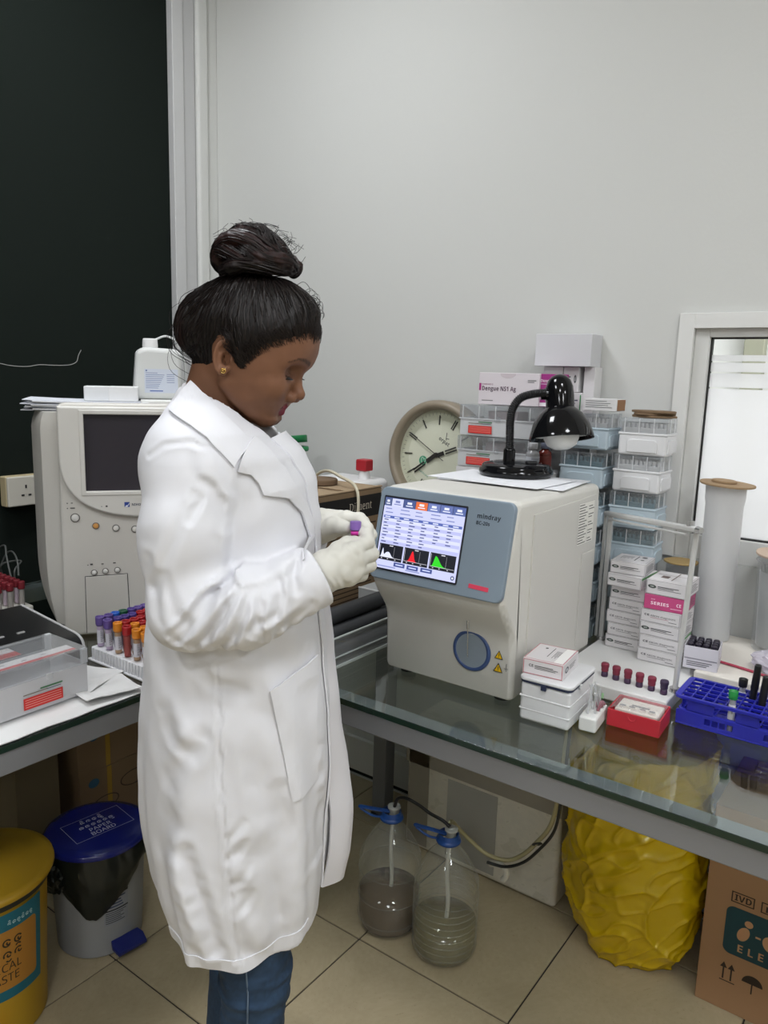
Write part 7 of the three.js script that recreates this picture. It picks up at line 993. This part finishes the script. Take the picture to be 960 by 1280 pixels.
// --- jeans and shoes
{
  const jn = (x, y, z) => { let d = 1e9; for (const L of [LEG_N, LEG_F]) { let e = smin(cone(x, y, z, L[0], L[1], 0.078, 0.057), cone(x, y, z, L[1], L[2], 0.057, 0.046), 0.02); const n = fbm(x * 12, y * 22, z * 12, 2); e += 0.0025 * Math.sin(y * 95 + n * 8) * Math.exp(-(((y - 0.4) / 0.09) ** 2)) + 0.003 * n; d = Math.min(d, e); } return smax(smax(d, 0.055 - y, 0.004), y - 0.8, 0.01); };
  const g = surfaceNets(jn, [-0.14, 0.04, -0.19], [0.18, 0.82, 0.2], 0.006, (x, y, z) => { const n = fbm(x * 160, y * 420, z * 160, 2), w = fbm(x * 14, y * 9, z * 14, 3); const k = 0.85 + 0.45 * n + 0.9 * Math.max(0, w); return [0.022 * k, 0.052 * k, 0.105 * k]; });
  const j = part(person, 'jeans', g, mat(0xffffff, 0.85, { vertexColors: true }));
  const seam = []; for (let i = 0; i <= 24; i++) { const y = 0.7 - i / 24 * 0.62, t = y > 0.4 ? (0.74 - y) / 0.34 : (0.4 - y) / 0.325, a = y > 0.4 ? LEG_N[0] : LEG_N[1], b = y > 0.4 ? LEG_N[1] : LEG_N[2], x = mix(a[0], b[0], t) - 0.002; let z = 0.3; for (let k = 0; k < 60; k++) { const d = jn(x, y, z); if (d < 0.0003) break; z -= d * 0.8; } seam.push([x, y, z + 0.0004]); }
  part(j, 'outer_seam', tube(seam, 0.0016, 80, 6), mat(lin(0.12, 0.17, 0.24), 0.8));
  for (const L of [LEG_N, LEG_F]) { const [ax, , az] = L[2]; const sh = surfaceNets((x, y, z) => { let d = smin(ell(x, y, z, [ax + 0.075, 0.03, az], [0.08, 0.032, 0.041]), ell(x, y, z, [ax - 0.005, 0.045, az], [0.055, 0.045, 0.034]), 0.03); d = smax(d, -ell(x, y, z, [ax, 0.1, az], [0.05, 0.05, 0.03]), 0.01); return smax(d, 0.012 - y, 0.004); }, [ax - 0.09, 0, az - 0.07], [ax + 0.18, 0.12, az + 0.07], 0.005); const s = part(person, 'shoe', sh, mat(lin(0.02, 0.018, 0.018), 0.5)); part(s, 'sole', extrude(rrect(0.215, 0.078, 0.036), 0.014, 0.003).rotateX(-Math.PI / 2), mat(lin(0.08, 0.08, 0.08), 0.7), [ax + 0.048, 0.0004, az]); }
}
// --- gloved hands
{
  const chain = (x, y, z, P, R) => { let d = 1e9; for (let i = 0; i < P.length - 1; i++) { const e = cone(x, y, z, P[i], P[i + 1], R[i], R[i + 1]); d = i ? smin(d, e, 0.004) : e; } return d; };
  const hand = (wristIn, wrist, kn, fingers, thumb, wr) => (x, y, z) => {
    let d = cone(x, y, z, wristIn, wrist, wr[0], wr[1]);
    const m = kn.map((k, i) => cone(x, y, z, [mix(wrist[0], k[0], 0.12), mix(wrist[1], k[1], 0.45), mix(wrist[2], k[2], 0.2)], k, 0.0165, 0.0118)); let p = m[0]; for (let i = 1; i < 4; i++) p = smin(p, m[i], 0.016); d = smin(d, p, 0.022);
    const q = Math.hypot(x - wrist[0], y - wrist[1], z - wrist[2]); d += 0.0011 * Math.sin(((x - wristIn[0]) * 0.9 + (y - wristIn[1]) * 0.4) * 420 + fbm(x * 30, y * 30, z * 30, 2) * 7) * Math.exp(-((q / 0.03) ** 2)); d += 0.0016 * Math.max(0, fbm(x * 38 + 7, y * 16, z * 30, 2)) + 0.0009 * Math.sin(x * 300 + y * 90 + fbm(x * 22, y * 22, z * 22, 2) * 9) * Math.exp(-(((q - 0.045) / 0.02) ** 2));
    let f = 1e9; for (let i = 0; i < 4; i++) f = Math.min(f, chain(x, y, z, [kn[i], ...fingers[i]], [0.0115, 0.0103, 0.0094, 0.0084])); d = smin(d, f, 0.005);
    return smin(d, chain(x, y, z, thumb, [0.0155, 0.0128, 0.0112, 0.0092]), 0.008);
  };
  const gm = phys(lin(0.66, 0.645, 0.585), 0.5, { sheen: 0.2 });
  const near = hand([0.118, 1.094, 0.138], [0.158, 1.11, 0.117], [[0.2, 1.142, 0.1], [0.208, 1.128, 0.099], [0.206, 1.111, 0.099], [0.196, 1.0985, 0.102]],
    [[[0.222, 1.149, 0.076], [0.219, 1.157, 0.054], [0.208, 1.16, 0.047]], [[0.229, 1.13, 0.073], [0.2235, 1.137, 0.049], [0.209, 1.14, 0.043]], [[0.2255, 1.112, 0.072], [0.2165, 1.1165, 0.048], [0.2015, 1.12, 0.046]], [[0.213, 1.098, 0.077], [0.205, 1.101, 0.054], [0.191, 1.105, 0.053]]],
    [[0.164, 1.124, 0.106], [0.177, 1.14, 0.093], [0.19, 1.147, 0.08], [0.201, 1.148, 0.068]], [0.031, 0.027]);
  part(person, 'glove', surfaceNets(near, [0.08, 1.05, 0.02], [0.25, 1.18, 0.18], 0.0023), gm);
  const far = hand([0.1, 1.128, -0.055], [0.138, 1.15, -0.024], [[0.183, 1.17, -0.006], [0.186, 1.166, -0.021], [0.181, 1.157, -0.034], [0.172, 1.147, -0.044]],
    [[[0.206, 1.172, 0.006], [0.2195, 1.159, 0.018], [0.2205, 1.149, 0.028]], [[0.211, 1.164, -0.008], [0.225, 1.147, 0.008], [0.2195, 1.137, 0.022]], [[0.205, 1.151, -0.021], [0.215, 1.135, -0.006], [0.206, 1.128, 0.009]], [[0.194, 1.139, -0.033], [0.202, 1.126, -0.021], [0.195, 1.121, -0.007]]],
    [[0.146, 1.152, -0.004], [0.163, 1.162, 0.014], [0.178, 1.163, 0.026], [0.188, 1.163, 0.034]], [0.03, 0.025]);
  part(person, 'glove', surfaceNets(far, [0.06, 1.08, -0.1], [0.25, 1.2, 0.06], 0.0023), gm);
}
// --- the sample tube in her fingers
{
  const P = person.localToWorld ? (person.updateMatrixWorld(true), person.localToWorld(V(0.2015, 1.101, 0.055))) : V(0, 0, 0);
  const t = thing('sample_tube', 'sample tube with lilac cap and pink collar held in gloved fingers', 'sample tube', [P.x, P.y, P.z], YAW); t.rotation.set(-0.1, YAW, 0.06);
  part(t, 'tube', lathe([[0, 0], [0.0045, 0.002], [0.0062, 0.007], [0.0063, 0.058], [0, 0.058]], 22), phys(lin(0.3, 0.05, 0.06), 0.25)); part(t, 'collar', lathe([[0, 0], [0.0072, 0], [0.0075, 0.007], [0, 0.007]], 22), mat(lin(0.62, 0.03, 0.36), 0.4), [0, 0.054, 0]);
  part(t, 'cap', lathe([[0, 0], [0.0085, 0], [0.0088, 0.002], [0.0088, 0.013], [0.0078, 0.0145], [0, 0.0145]], 26), mat(lin(0.23, 0.12, 0.42), 0.42), [0, 0.061, 0]);
}
scene.traverse(o => { if (o.isMesh) { o.castShadow = true; o.receiveShadow = true; } });
renderer.render(scene, camera);
